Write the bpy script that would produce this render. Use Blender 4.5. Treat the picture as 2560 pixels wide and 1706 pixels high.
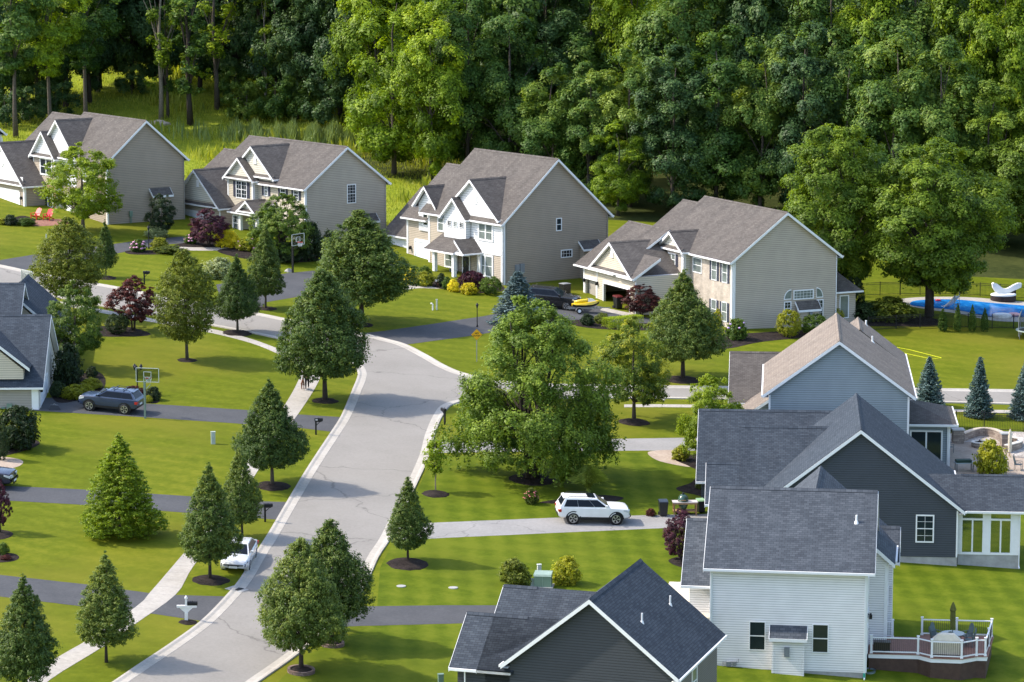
import bpy, bmesh, math, random
import numpy as np
from mathutils import Vector, Matrix
from mathutils.geometry import tessellate_polygon

for o in list(bpy.data.objects):
    bpy.data.objects.remove(o, do_unlink=True)
S = bpy.context.scene
COL = S.collection
R = math.radians
PI = math.pi

# ------------------------------------------------------------ camera
F, CX, CY, H = 7750.0, 1280.0, 853.0, 46.0
PIT = math.atan((853 + 340) / F)
cp, sp = math.cos(PIT), math.sin(PIT)
cd = bpy.data.cameras.new('camera')
cam = bpy.data.objects.new('camera', cd)
COL.objects.link(cam)
cam.location = (0, 0, H)
cam.rotation_euler = (PI / 2 - PIT, 0, 0)
cd.sensor_width = 36.0
cd.lens = F / 2560 * 36.0
cd.clip_start, cd.clip_end = 1.0, 4000.0
S.camera = cam

# ------------------------------------------------------------ light
SUN = Vector((-0.69, 0.07, 0.72)).normalized()
EL = math.asin(SUN.z)
AZ = math.atan2(SUN.x, SUN.y)
w = bpy.data.worlds.new('World')
S.world = w
w.use_nodes = True
nt = w.node_tree
sky = nt.nodes.new('ShaderNodeTexSky')
sky.sky_type = 'NISHITA'
sky.sun_disc = False
sky.sun_elevation = EL
sky.sun_rotation = AZ
sky.dust_density = 1.8
sky.ozone_density = 0.3
bg = nt.nodes['Background']
nt.links.new(sky.outputs[0], bg.inputs[0])
bg.inputs[1].default_value = 0.15
sl = bpy.data.lights.new('sun', 'SUN')
sl.energy = 2.0
sl.angle = R(1.0)
sl.color = (1.0, 0.91, 0.78)
so = bpy.data.objects.new('sun', sl)
COL.objects.link(so)
so.location = (-60, 6, 90)
so.rotation_euler = SUN.to_track_quat('Z', 'Y').to_euler()
vs = S.view_settings
vs.view_transform = 'Standard'
vs.look = 'None'
vs.exposure = 1.42
vs.gamma = 1.0
S.cycles.max_bounces = 6
S.cycles.diffuse_bounces = 3
S.cycles.glossy_bounces = 3
S.cycles.transmission_bounces = 4
S.cycles.transparent_max_bounces = 8
S.cycles.caustics_reflective = False
S.cycles.caustics_refractive = False

# ------------------------------------------------------------ the lie of the land, and points on it
GA, GB = 0.06, -0.05
def gz(x, y):
    return GA * (y - 176) + GB * (x - 19.7)
def hill(x, y):
    s = y - (338 - 0.72 * x)
    return 0.0 if s <= 0 else 0.16 * s * s / (s + 25.0)
def tz(x, y):
    return gz(x, y) + hill(x, y)
def ray(px, py):
    u, v = (px - CX) / F, (CY - py) / F
    return Vector((u, cp + v * sp, -sp + v * cp))
def gp(px, py, dz=0.0):
    d = ray(px, py)
    c = -GA * 176 - GB * 19.7
    t = (H - c - dz) / (GA * d.y + GB * d.x - d.z)
    return d * t + Vector((0, 0, H))
def xat(px, y):
    return (px - CX) / F * y * 1.0117
def pxm(y):            # pixels of the photograph per metre at this distance
    return F / (y * 1.0117)
def crop(ox, oy, s):
    return lambda x, y: (ox + x * s, oy + y * s)
c1, c2, c3 = crop(0, 1130, .36736), crop(850, 1130, .36736), crop(1700, 1130, .36736)
c4, c5, c6 = crop(0, 560, .3655), crop(850, 560, .3655), crop(1700, 560, .3655)
k1, k2, k3, k4 = crop(0, 260, 480 / 2352), crop(420, 320, 560 / 2311), crop(950, 350, 600 / 2352), crop(1400, 470, 740 / 2353)

# ------------------------------------------------------------ materials
def nodes(name):
    m = bpy.data.materials.new(name)
    m.use_nodes = True
    t = m.node_tree
    return m, t, t.nodes['Principled BSDF']
def N(t, kind, **kw):
    n = t.nodes.new(kind)
    for k, v in kw.items():
        if k.startswith('i_'):
            key = k[2:]
            n.inputs[int(key) if key.isdigit() else key].default_value = v
        else:
            setattr(n, k, v)
    return n
def ramp(t, stops):
    n = t.nodes.new('ShaderNodeValToRGB')
    e = n.color_ramp.elements
    while len(e) < len(stops):
        e.new(0.5)
    for i, (p, c) in enumerate(stops):
        e[i].position = p
        e[i].color = (c[0], c[1], c[2], 1)
    return n
def mul(c, f):
    return tuple(min(1.0, x * f) for x in c)
_mc = {}
def mat(name, col, rough=0.6, var=0.12, scale=3.0, metal=0.0, spec=0.3, bump=0.0):
    if name in _mc:
        return _mc[name]
    m, t, b = nodes(name)
    tc = N(t, 'ShaderNodeTexCoord')
    nz = N(t, 'ShaderNodeTexNoise', i_Scale=scale, i_Detail=6.0, i_Roughness=0.65)
    t.links.new(tc.outputs['Object'], nz.inputs['Vector'])
    rp = ramp(t, [(0.3, mul(col, 1 - var)), (0.7, mul(col, 1 + var))])
    t.links.new(nz.outputs[0], rp.inputs[0])
    t.links.new(rp.outputs[0], b.inputs['Base Color'])
    b.inputs['Roughness'].default_value = rough
    b.inputs['Metallic'].default_value = metal
    b.inputs['Specular IOR Level'].default_value = spec
    if bump:
        bp = N(t, 'ShaderNodeBump', i_Strength=bump, i_Distance=0.02)
        t.links.new(nz.outputs[0], bp.inputs['Height'])
        t.links.new(bp.outputs[0], b.inputs['Normal'])
    _mc[name] = m
    return m
def siding(name, col, pitch=0.125, board=1.0):
    """lap siding: each course leans out to a lip, with the lap shadow painted dark along its foot"""
    m, t, b = nodes(name)
    tc = N(t, 'ShaderNodeTexCoord')
    sx = N(t, 'ShaderNodeSeparateXYZ')
    t.links.new(tc.outputs['Object'], sx.inputs[0])
    dv = N(t, 'ShaderNodeMath', operation='DIVIDE', i_1=pitch)
    t.links.new(sx.outputs['Z'], dv.inputs[0])
    fr = N(t, 'ShaderNodeMath', operation='FRACT')
    t.links.new(dv.outputs[0], fr.inputs[0])
    inv = N(t, 'ShaderNodeMath', operation='SUBTRACT', i_0=1.0)
    t.links.new(fr.outputs[0], inv.inputs[1])
    bp = N(t, 'ShaderNodeBump', i_Strength=0.9, i_Distance=0.018)
    t.links.new(inv.outputs[0], bp.inputs['Height'])
    t.links.new(bp.outputs[0], b.inputs['Normal'])
    rp = ramp(t, [(0.0, mul(col, 0.55)), (0.24, mul(col, 0.72)), (0.30, col), (1.0, col)])  # shadow of the lap painted into the lower part of each course's colour
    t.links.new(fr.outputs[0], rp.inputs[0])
    nz = N(t, 'ShaderNodeTexNoise', i_Scale=0.9, i_Detail=5.0)
    t.links.new(tc.outputs['Object'], nz.inputs['Vector'])
    r2 = ramp(t, [(0.3, (0.9, 0.9, 0.9)), (0.7, (1.0, 1.0, 1.0))])
    t.links.new(nz.outputs[0], r2.inputs[0])
    mx = N(t, 'ShaderNodeMix', data_type='RGBA', blend_type='MULTIPLY')
    mx.inputs[0].default_value = 1.0
    t.links.new(rp.outputs[0], mx.inputs[6])
    t.links.new(r2.outputs[0], mx.inputs[7])
    t.links.new(mx.outputs[2], b.inputs['Base Color'])
    b.inputs['Roughness'].default_value = 0.55
    b.inputs['Specular IOR Level'].default_value = 0.25
    return m
def shingle(name, ca, cb, joint, row=0.15, wid=0.32):
    """asphalt shingles, laid by the roof's own UV in metres"""
    m, t, b = nodes(name)
    uv = N(t, 'ShaderNodeUVMap')
    br = N(t, 'ShaderNodeTexBrick', offset=0.5, i_Scale=1.0)
    br.inputs['Color1'].default_value = (*ca, 1)
    br.inputs['Color2'].default_value = (*cb, 1)
    br.inputs['Mortar'].default_value = (*joint, 1)
    br.inputs['Mortar Size'].default_value = 0.012
    br.inputs['Mortar Smooth'].default_value = 0.3
    br.inputs['Bias'].default_value = 0.0
    br.inputs['Brick Width'].default_value = wid
    br.inputs['Row Height'].default_value = row
    t.links.new(uv.outputs[0], br.inputs[0])
    nz = N(t, 'ShaderNodeTexNoise', i_Scale=0.55, i_Detail=7.0, i_Roughness=0.7)
    t.links.new(uv.outputs[0], nz.inputs['Vector'])
    rp = ramp(t, [(0.25, (0.74, 0.74, 0.74)), (0.75, (1.15, 1.13, 1.1))])
    t.links.new(nz.outputs[0], rp.inputs[0])
    mx = N(t, 'ShaderNodeMix', data_type='RGBA', blend_type='MULTIPLY')
    mx.inputs[0].default_value = 1.0
    t.links.new(br.outputs[0], mx.inputs[6])
    t.links.new(rp.outputs[0], mx.inputs[7])
    # streaks running down the slope
    mp = N(t, 'ShaderNodeMapping')
    mp.inputs['Scale'].default_value = (1.4, 0.12, 1)
    t.links.new(uv.outputs[0], mp.inputs[0])
    n2 = N(t, 'ShaderNodeTexNoise', i_Scale=1.0, i_Detail=4.0)
    t.links.new(mp.outputs[0], n2.inputs['Vector'])
    r2 = ramp(t, [(0.35, (0.86, 0.86, 0.87)), (0.6, (1, 1, 1))])
    t.links.new(n2.outputs[0], r2.inputs[0])
    m2 = N(t, 'ShaderNodeMix', data_type='RGBA', blend_type='MULTIPLY')
    m2.inputs[0].default_value = 1.0
    t.links.new(mx.outputs[2], m2.inputs[6])
    t.links.new(r2.outputs[0], m2.inputs[7])
    t.links.new(m2.outputs[2], b.inputs['Base Color'])
    bp = N(t, 'ShaderNodeBump', i_Strength=0.5, i_Distance=0.01)
    t.links.new(br.outputs[0], bp.inputs['Height'])
    t.links.new(bp.outputs[0], b.inputs['Normal'])
    b.inputs['Roughness'].default_value = 0.85
    b.inputs['Specular IOR Level'].default_value = 0.2
    return m
def bricks(name, ca, cb, joint, bw=0.22, bh=0.075):
    m, t, b = nodes(name)
    tc = N(t, 'ShaderNodeTexCoord')
    sx = N(t, 'ShaderNodeSeparateXYZ')
    t.links.new(tc.outputs['Object'], sx.inputs[0])
    ad = N(t, 'ShaderNodeMath', operation='ADD')
    t.links.new(sx.outputs[0], ad.inputs[0])
    t.links.new(sx.outputs[1], ad.inputs[1])
    cx = N(t, 'ShaderNodeCombineXYZ')
    t.links.new(ad.outputs[0], cx.inputs[0])
    t.links.new(sx.outputs[2], cx.inputs[1])
    br = N(t, 'ShaderNodeTexBrick', offset=0.5, i_Scale=1.0)
    br.inputs['Color1'].default_value = (*ca, 1)
    br.inputs['Color2'].default_value = (*cb, 1)
    br.inputs['Mortar'].default_value = (*joint, 1)
    br.inputs['Mortar Size'].default_value = 0.008
    br.inputs['Brick Width'].default_value = bw
    br.inputs['Row Height'].default_value = bh
    t.links.new(cx.outputs[0], br.inputs[0])
    nz = N(t, 'ShaderNodeTexNoise', i_Scale=1.3, i_Detail=5.0)
    t.links.new(tc.outputs['Object'], nz.inputs['Vector'])
    rp = ramp(t, [(0.3, (0.75, 0.75, 0.75)), (0.7, (1.15, 1.15, 1.15))])
    t.links.new(nz.outputs[0], rp.inputs[0])
    mx = N(t, 'ShaderNodeMix', data_type='RGBA', blend_type='MULTIPLY')
    mx.inputs[0].default_value = 1.0
    t.links.new(br.outputs[0], mx.inputs[6])
    t.links.new(rp.outputs[0], mx.inputs[7])
    t.links.new(mx.outputs[2], b.inputs['Base Color'])
    b.inputs['Roughness'].default_value = 0.85
    return m
def ground_mat(name, stops, scales, rough=0.9, bump=0.3, stripes=None, cracks=None, dry=None):
    """colour from a coarse and a fine noise over world position"""
    m, t, b = nodes(name)
    g = N(t, 'ShaderNodeNewGeometry')
    n1 = N(t, 'ShaderNodeTexNoise', i_Scale=scales[0], i_Detail=7.0, i_Roughness=0.6)
    n2 = N(t, 'ShaderNodeTexNoise', i_Scale=scales[1], i_Detail=4.0, i_Roughness=0.7)
    t.links.new(g.outputs['Position'], n1.inputs['Vector'])
    t.links.new(g.outputs['Position'], n2.inputs['Vector'])
    a = N(t, 'ShaderNodeMath', operation='MULTIPLY_ADD', i_1=0.5, i_2=0.0)
    t.links.new(n2.outputs[0], a.inputs[0])
    ad = N(t, 'ShaderNodeMath', operation='MULTIPLY_ADD', i_1=0.5)
    t.links.new(n1.outputs[0], ad.inputs[0])
    t.links.new(a.outputs[0], ad.inputs[2])
    src = ad.outputs[0]
    if stripes:
        sx = N(t, 'ShaderNodeSeparateXYZ')
        t.links.new(g.outputs['Position'], sx.inputs[0])
        for ax, sc, amp in stripes:
            q = N(t, 'ShaderNodeVectorMath', operation='DOT_PRODUCT')
            q.inputs[1].default_value = (ax[0] * sc, ax[1] * sc, 0)
            t.links.new(g.outputs['Position'], q.inputs[0])
            sn = N(t, 'ShaderNodeMath', operation='SINE')
            t.links.new(q.outputs['Value'], sn.inputs[0])
            k = N(t, 'ShaderNodeMath', operation='MULTIPLY_ADD', i_1=amp)
            t.links.new(sn.outputs[0], k.inputs[0])
            t.links.new(src, k.inputs[2])
            src = k.outputs[0]
    rp = ramp(t, stops)
    t.links.new(src, rp.inputs[0])
    out = rp.outputs[0]
    if dry:
        n3 = N(t, 'ShaderNodeTexNoise', i_Scale=0.055, i_Detail=5.0, i_Roughness=0.62)
        t.links.new(g.outputs['Position'], n3.inputs['Vector'])
        r3 = ramp(t, [(0.50, (0, 0, 0)), (0.66, (0.62, 0.62, 0.62))])
        t.links.new(n3.outputs[0], r3.inputs[0])
        md = N(t, 'ShaderNodeMix', data_type='RGBA', blend_type='MIX')
        t.links.new(r3.outputs[0], md.inputs[0])
        t.links.new(out, md.inputs[6])
        md.inputs[7].default_value = (*dry, 1)
        out = md.outputs[2]
    if cracks:
        wv = N(t, 'ShaderNodeTexVoronoi', feature='DISTANCE_TO_EDGE', i_Scale=cracks)
        nn = N(t, 'ShaderNodeTexNoise', i_Scale=0.6, i_Detail=6.0)
        t.links.new(g.outputs['Position'], nn.inputs['Vector'])
        am = N(t, 'ShaderNodeVectorMath', operation='MULTIPLY_ADD')
        am.inputs[1].default_value = (2.5, 2.5, 0)
        t.links.new(nn.outputs['Color'], am.inputs[0])
        t.links.new(g.outputs['Position'], am.inputs[2])
        t.links.new(am.outputs[0], wv.inputs['Vector'])
        cr = ramp(t, [(0.0, (0.62, 0.62, 0.62)), (0.006, (1, 1, 1))])
        t.links.new(wv.outputs['Distance'], cr.inputs[0])
        mx = N(t, 'ShaderNodeMix', data_type='RGBA', blend_type='MULTIPLY')
        mx.inputs[0].default_value = 1.0
        t.links.new(out, mx.inputs[6])
        t.links.new(cr.outputs[0], mx.inputs[7])
        out = mx.outputs[2]
    t.links.new(out, b.inputs['Base Color'])
    b.inputs['Roughness'].default_value = rough
    b.inputs['Specular IOR Level'].default_value = 0.06
    if bump:
        bp = N(t, 'ShaderNodeBump', i_Strength=bump, i_Distance=0.05)
        t.links.new(n2.outputs[0], bp.inputs['Height'])
        t.links.new(bp.outputs[0], b.inputs['Normal'])
    return m
def leaf_mat(name, lo, mid, hi, trans=0.35, tcol=None, rough=0.5):
    """leaves: each clump and leaf has its own tint (attribute var); light shines through"""
    m, t, b = nodes(name)
    at = N(t, 'ShaderNodeAttribute', attribute_name='var')
    oi = N(t, 'ShaderNodeObjectInfo')
    sh = N(t, 'ShaderNodeMath', operation='MULTIPLY_ADD', i_1=0.30, i_2=-0.15)
    t.links.new(oi.outputs['Random'], sh.inputs[0])
    ad = N(t, 'ShaderNodeMath', operation='ADD')
    t.links.new(sh.outputs[0], ad.inputs[0])
    t.links.new(at.outputs['Fac'], ad.inputs[1])
    rp = ramp(t, [(0.12, lo), (0.5, mid), (0.9, hi)])
    t.links.new(ad.outputs[0], rp.inputs[0])
    t.links.new(rp.outputs[0], b.inputs['Base Color'])
    b.inputs['Roughness'].default_value = rough
    b.inputs['Specular IOR Level'].default_value = 0.25
    tr = N(t, 'ShaderNodeBsdfTranslucent')
    hs = N(t, 'ShaderNodeMix', data_type='RGBA', blend_type='MULTIPLY')
    hs.inputs[0].default_value = 1.0
    hs.inputs[7].default_value = (*(tcol or (1.35, 1.3, 0.45)), 1)
    t.links.new(rp.outputs[0], hs.inputs[6])
    t.links.new(hs.outputs[2], tr.inputs[0])
    mx = N(t, 'ShaderNodeMixShader')
    mx.inputs[0].default_value = trans
    t.links.new(b.outputs[0], mx.inputs[1])
    t.links.new(tr.outputs[0], mx.inputs[2])
    t.links.new(mx.outputs[0], t.nodes['Material Output'].inputs[0])
    return m

WHITE = mat('white_trim', (0.78, 0.79, 0.8), 0.45, 0.04)
GLASS = mat('window_glass', (0.018, 0.028, 0.034), 0.06, 0.3, 0.7, spec=0.6)
CURT = mat('curtained_glass', (0.16, 0.19, 0.18), 0.12, 0.3, 1.2, spec=0.6)
BLACK = mat('black_metal', (0.012, 0.013, 0.016), 0.4, 0.2)
CONC = mat('grey_concrete', (0.34, 0.34, 0.33), 0.85, 0.2, 1.5)
SHUT = mat('slate_blue_shutter', (0.045, 0.05, 0.075), 0.55, 0.1)
WDOOR = mat('white_garage_door', (0.74, 0.77, 0.82), 0.45, 0.03)
CHROME = mat('bright_metal', (0.5, 0.51, 0.53), 0.3, 0.1, metal=0.8)
RUBBER = mat('tyre_rubber', (0.015, 0.015, 0.016), 0.8, 0.2)
CARGLASS = mat('car_glass', (0.008, 0.011, 0.018), 0.08, 0.2, 0.8, spec=0.18)
GREENBOX = mat('pale_green_metal', (0.16, 0.24, 0.19), 0.5, 0.1)
REDM = mat('red_lens', (0.45, 0.02, 0.02), 0.25, 0.1, spec=0.6)
LENS = mat('clear_lens', (0.55, 0.58, 0.6), 0.15, 0.2, spec=0.7)

# ------------------------------------------------------------ mesh building
class MB:
    def __init__(s):
        s.v, s.f, s.uv, s.mi = [], [], [], []
    def poly(s, pts, uv=None, mi=0):
        n = len(s.v)
        s.v += [tuple(p) for p in pts]
        s.f.append(tuple(range(n, n + len(pts))))
        s.uv.append(uv or [(p[0], p[1]) for p in pts])
        s.mi.append(mi)
        return s
    def hexa(s, p, mi=0):      # 8 points: bottom 4 anticlockwise, then top 4
        for q in ((3, 2, 1, 0), (4, 5, 6, 7), (0, 1, 5, 4), (1, 2, 6, 5), (2, 3, 7, 6), (3, 0, 4, 7)):
            s.poly([p[i] for i in q], mi=mi)
        return s
    def box(s, x0, x1, y0, y1, z0, z1, mi=0):
        return s.hexa([(x0, y0, z0), (x1, y0, z0), (x1, y1, z0), (x0, y1, z0), (x0, y0, z1), (x1, y0, z1), (x1, y1, z1), (x0, y1, z1)], mi)
    def bar(s, a, b, wd, ht, up=(0, 0, 1), mi=0):
        a, b, up = Vector(a), Vector(b), Vector(up)
        d = (b - a).normalized()
        sd = d.cross(up)
        if sd.length < 1e-4:
            sd = d.cross(Vector((1, 0, 0)))
        sd.normalize()
        u = sd.cross(d).normalized()
        sd, u = sd * wd / 2, u * ht / 2
        return s.hexa([a - sd - u, a + sd - u, b + sd - u, b - sd - u, a - sd + u, a + sd + u, b + sd + u, b - sd + u], mi)
    def tube(s, pts, rad, n=8, mi=0, cap=True):
        pts = [Vector(p) for p in pts]
        if not isinstance(rad, (list, tuple)):
            rad = [rad] * len(pts)
        rings = []
        for i, p in enumerate(pts):
            d = (pts[min(i + 1, len(pts) - 1)] - pts[max(i - 1, 0)]).normalized()
            a = d.cross(Vector((0.3, 0.9, 0.31)) if abs(d.y) < 0.9 else Vector((1, 0, 0))).normalized()
            b = d.cross(a)
            rings.append([p + (a * math.cos(2 * PI * k / n) + b * math.sin(2 * PI * k / n)) * rad[i] for k in range(n)])
        for i in range(len(rings) - 1):
            for k in range(n):
                q = (k + 1) % n
                s.poly([rings[i][k], rings[i][q], rings[i + 1][q], rings[i + 1][k]], mi=mi)
        if cap:
            s.poly(rings[0][::-1], mi=mi)
            s.poly(rings[-1], mi=mi)
        return s
    def lathe(s, prof, c=(0, 0, 0), n=16, mi=0, ax='z', sx=1.0, sy=1.0):
        rg = []
        for r, z in prof:
            ring = []
            for k in range(n):
                a = 2 * PI * k / n
                p = (math.cos(a) * r * sx, math.sin(a) * r * sy, z)
                if ax == 'x':
                    p = (z, p[0], p[1])
                elif ax == 'y':
                    p = (p[1], z, p[0])
                ring.append((p[0] + c[0], p[1] + c[1], p[2] + c[2]))
            rg.append(ring)
        for i in range(len(rg) - 1):
            for k in range(n):
                q = (k + 1) % n
                s.poly([rg[i][k], rg[i][q], rg[i + 1][q], rg[i + 1][k]], mi=mi)
        s.poly(rg[0][::-1], mi=mi)
        s.poly(rg[-1], mi=mi)
        return s
    def prism(s, poly, lo, hi, ax, mi=0):
        """extrude a 2-D polygon along x ('x': poly in y,z), y (poly in x,z) or z (poly in x,y)"""
        f = {'x': lambda p, t: (t, p[0], p[1]), 'y': lambda p, t: (p[0], t, p[1]), 'z': lambda p, t: (p[0], p[1], t)}[ax]
        tri = tessellate_polygon([[Vector((p[0], p[1], 0)) for p in poly]])
        for t3 in tri:
            s.poly([f(poly[i], lo) for i in t3], mi=mi)
            s.poly([f(poly[i], hi) for i in t3][::-1], mi=mi)
        n = len(poly)
        for i in range(n):
            j = (i + 1) % n
            s.poly([f(poly[i], lo), f(poly[j], lo), f(poly[j], hi), f(poly[i], hi)], mi=mi)
        return s
    def build(s, name, m, parent=None, smooth=False, merge=False, loc=None):
        me = bpy.data.meshes.new(name)
        me.from_pydata([tuple(v) for v in s.v], [], s.f)
        ul = me.uv_layers.new(name='UVMap')
        flat = [c for f in s.uv for p in f for c in (p[0], p[1])]
        ul.data.foreach_set('uv', flat)
        ms = m if isinstance(m, (list, tuple)) else [m]
        for x in ms:
            me.materials.append(x)
        if len(ms) > 1:
            me.polygons.foreach_set('material_index', s.mi)
        bm = bmesh.new()
        bm.from_mesh(me)
        if merge or smooth:
            bmesh.ops.remove_doubles(bm, verts=bm.verts, dist=0.0005)
        bmesh.ops.recalc_face_normals(bm, faces=bm.faces)
        bm.to_mesh(me)
        bm.free()
        if smooth:
            me.polygons.foreach_set('use_smooth', [True] * len(me.polygons))
        o = bpy.data.objects.new(name, me)
        COL.objects.link(o)
        if parent is not None:
            o.parent = parent
        if loc is not None:
            o.location = loc
        return o
def tag(o, label, cat, group=None, kind=None):
    o['label'] = label
    o['category'] = cat
    if group:
        o['group'] = group
    if kind:
        o['kind'] = kind
    return o
def thing(name, label, cat, loc, rz=0.0, group=None, sc=1.0):
    o = bpy.data.objects.new(name, None)
    COL.objects.link(o)
    o.empty_display_size = 0.3
    o.location = loc
    o.rotation_euler = (0, 0, rz)
    o.scale = (sc, sc, sc) if not isinstance(sc, tuple) else sc
    return tag(o, label, cat, group)
def copy_tree(o, parent=None):
    c = o.copy()
    COL.objects.link(c)
    if parent is not None:
        c.parent = parent
    for ch in list(o.children):
        copy_tree(ch, c)
    return c
def again(o, label, loc, rz=0.0, sc=None):
    c = copy_tree(o)
    c['label'] = label
    c.location = loc
    c.rotation_euler = (0, 0, rz)
    if sc is not None:
        c.scale = sc if isinstance(sc, tuple) else (sc, sc, sc)
    return c
def struct(o):
    o['kind'] = 'structure'
    return o
def smooth_line(pts, n=8, closed=False):
    out = []
    m = len(pts)
    P = [Vector((p[0], p[1], 0)) for p in pts]
    for i in range(m if closed else m - 1):
        if closed:
            a, b, c, d = P[i - 1], P[i], P[(i + 1) % m], P[(i + 2) % m]
        else:
            a, b, c, d = P[max(i - 1, 0)], P[i], P[i + 1], P[min(i + 2, m - 1)]
        for k in range(n):
            t = k / n
            q = 0.5 * ((2 * b) + (c - a) * t + (2 * a - 5 * b + 4 * c - d) * t * t + (3 * b - a - 3 * c + d) * t ** 3)
            out.append((q.x, q.y))
    if not closed:
        out.append((P[-1].x, P[-1].y))
    return out
def sheet(name, px, dz, m, smooth=False, closed=True, world=False, wobble=0.0, seed=0):
    """a flat piece of ground given by its outline"""
    w2 = [(p[0], p[1]) if world else gp(*p)[:2] for p in px]
    if smooth:
        w2 = smooth_line(w2, 6, True)
    if wobble:
        rg = random.Random(seed)
        w3 = []
        for i, p in enumerate(w2):
            q = w2[(i + 1) % len(w2)]
            L = math.hypot(q[0] - p[0], q[1] - p[1])
            k = max(1, int(L / 0.4))
            for j in range(k):
                t = j / k
                w3.append((p[0] + (q[0] - p[0]) * t + rg.uniform(-wobble, wobble), p[1] + (q[1] - p[1]) * t + rg.uniform(-wobble, wobble)))
        w2 = w3
    b = MB()
    vv = [(x, y, gz(x, y) + dz) for x, y in w2]
    tri = tessellate_polygon([[Vector((x, y, 0)) for x, y, z in vv]])
    for t3 in tri:
        b.poly([vv[i] for i in t3])
    o = b.build(name, m, merge=True)
    for p in o.data.polygons:
        if p.normal.z < 0:
            p.flip()
    return o
# ------------------------------------------------------------ ground, roads, drives
G1, G2, G3 = (0.078, 0.102, 0.005), (0.104, 0.130, 0.007), (0.148, 0.163, 0.012)
LAWN = ground_mat('lawn_grass', [(0.34, G1), (0.5, G2), (0.64, G3)], (0.13, 1.7), stripes=[((0.35, 0.94), 3.1, 0.034)], dry=(0.165, 0.158, 0.018))
LAWN2 = ground_mat('striped_lawn_grass', [(0.36, (0.064, 0.096, 0.005)), (0.5, (0.088, 0.122, 0.007)), (0.64, (0.120, 0.148, 0.011))], (0.16, 1.9),
                   stripes=[((1.0, 0.06), 3.6, 0.07), ((0.1, 1.0), 2.6, 0.045)], dry=(0.118, 0.138, 0.012))
MEADOW = ground_mat('meadow_ground', [(0.35, (0.12, 0.16, 0.014)), (0.5, (0.20, 0.245, 0.02)), (0.66, (0.30, 0.32, 0.045))], (0.12, 1.1))
FLOOR = ground_mat('forest_floor', [(0.35, (0.02, 0.03, 0.008)), (0.65, (0.06, 0.07, 0.02))], (0.2, 1.3))
ROAD = ground_mat('road_asphalt', [(0.36, (0.228, 0.215, 0.196)), (0.5, (0.256, 0.242, 0.222)), (0.64, (0.280, 0.265, 0.244))], (0.22, 5.0), 0.85, 0.1, cracks=0.085)
DRIVE = ground_mat('dark_drive_asphalt', [(0.35, (0.066, 0.069, 0.075)), (0.65, (0.098, 0.100, 0.106))], (0.4, 6.0), 0.8, 0.1)
DRIVE2 = ground_mat('worn_drive_asphalt', [(0.35, (0.235, 0.23, 0.225)), (0.65, (0.32, 0.312, 0.302))], (0.35, 5.0), 0.85, 0.1, cracks=0.12)
WALK = ground_mat('sidewalk_concrete', [(0.35, (0.33, 0.308, 0.275)), (0.65, (0.45, 0.42, 0.38))], (0.5, 4.0), 0.85, 0.1)
KERB = ground_mat('kerb_concrete', [(0.35, (0.35, 0.325, 0.285)), (0.65, (0.48, 0.45, 0.405))], (0.45, 4.0), 0.85, 0.1)
MULCH = ground_mat('dark_mulch', [(0.36, (0.012, 0.010, 0.010)), (0.64, (0.048, 0.038, 0.034))], (1.5, 9.0), 0.95, 0.8)
PAVER = ground_mat('tan_pavers', [(0.35, (0.30, 0.235, 0.185)), (0.65, (0.46, 0.38, 0.31))], (0.6, 5.0), 0.85, 0.3)
PEBBLE = ground_mat('pale_pebbles', [(0.36, (0.22, 0.19, 0.165)), (0.64, (0.62, 0.57, 0.52))], (2.5, 7.0), 0.9, 0.9)

def grid_ground():
    b = MB()
    xs = [-200 + 10 * i for i in range(41)]
    ys = [90 + 10 * i for i in range(22)] + [310 + 4 * i for i in range(60)] + [560, 620, 700, 800]
    me = bpy.data.meshes.new('ground')
    vv = [(x, y, tz(x, y)) for y in ys for x in xs]
    nx = len(xs)
    ff = [(j * nx + i, j * nx + i + 1, (j + 1) * nx + i + 1, (j + 1) * nx + i) for j in range(len(ys) - 1) for i in range(nx - 1)]
    me.from_pydata(vv, [], ff)
    for m in (LAWN, MEADOW, FLOOR):
        me.materials.append(m)
    for p in me.polygons:
        c = p.center
        s = c.y - (338 - 0.72 * c.x)
        lim = 36 if c.x < -16 else -6
        p.material_index = 2 if s > lim else (1 if s > -36 and c.x < -5 else 0)
        p.use_smooth = True
    o = bpy.data.objects.new('ground', me)
    COL.objects.link(o)
    return struct(o)
grid_ground()

MAIN_L = [(200, 1760), (286, 1706), (345, 1666), (428, 1611), (503, 1556), (562, 1497), (602, 1449), (639, 1387), (672, 1336), (709, 1273),
          (735, 1229), (764, 1181), (797, 1130), (827, 1085), (852, 1046), (870, 1006), (884, 972), (893, 950), (896, 932), (884, 912), (850, 893), (800, 874),
          (713, 852), (629, 834), (545, 818), (400, 792), (234, 763), (84, 732), (-80, 696)]
MAIN_R = [(570, 1760), (650, 1703), (730, 1647), (808, 1585), (852, 1545), (879, 1516), (916, 1457), (945, 1394), (975, 1347), (1008, 1280), (1041, 1211),
          (1061, 1167), (1075, 1130), (1086, 1086), (1106, 1039), (1128, 1014), (1180, 1002), (1300, 998), (1640, 997), (1700, 998), (2358, 1008), (2560, 1013), (2700, 1017)]
UPPER = [(-80, 650), (0, 664), (84, 682), (170, 698), (252, 712), (303, 721), (420, 744), (560, 770), (662, 788), (716, 799), (830, 820), (912, 836), (960, 848),
         (1014, 863), (1069, 891), (1113, 916), (1164, 936), (1260, 955), (1400, 962), (1700, 967), (2358, 974), (2560, 977), (2700, 979)]
struct(sheet('road', MAIN_L + UPPER + MAIN_R[::-1], 0.006, ROAD))

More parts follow.
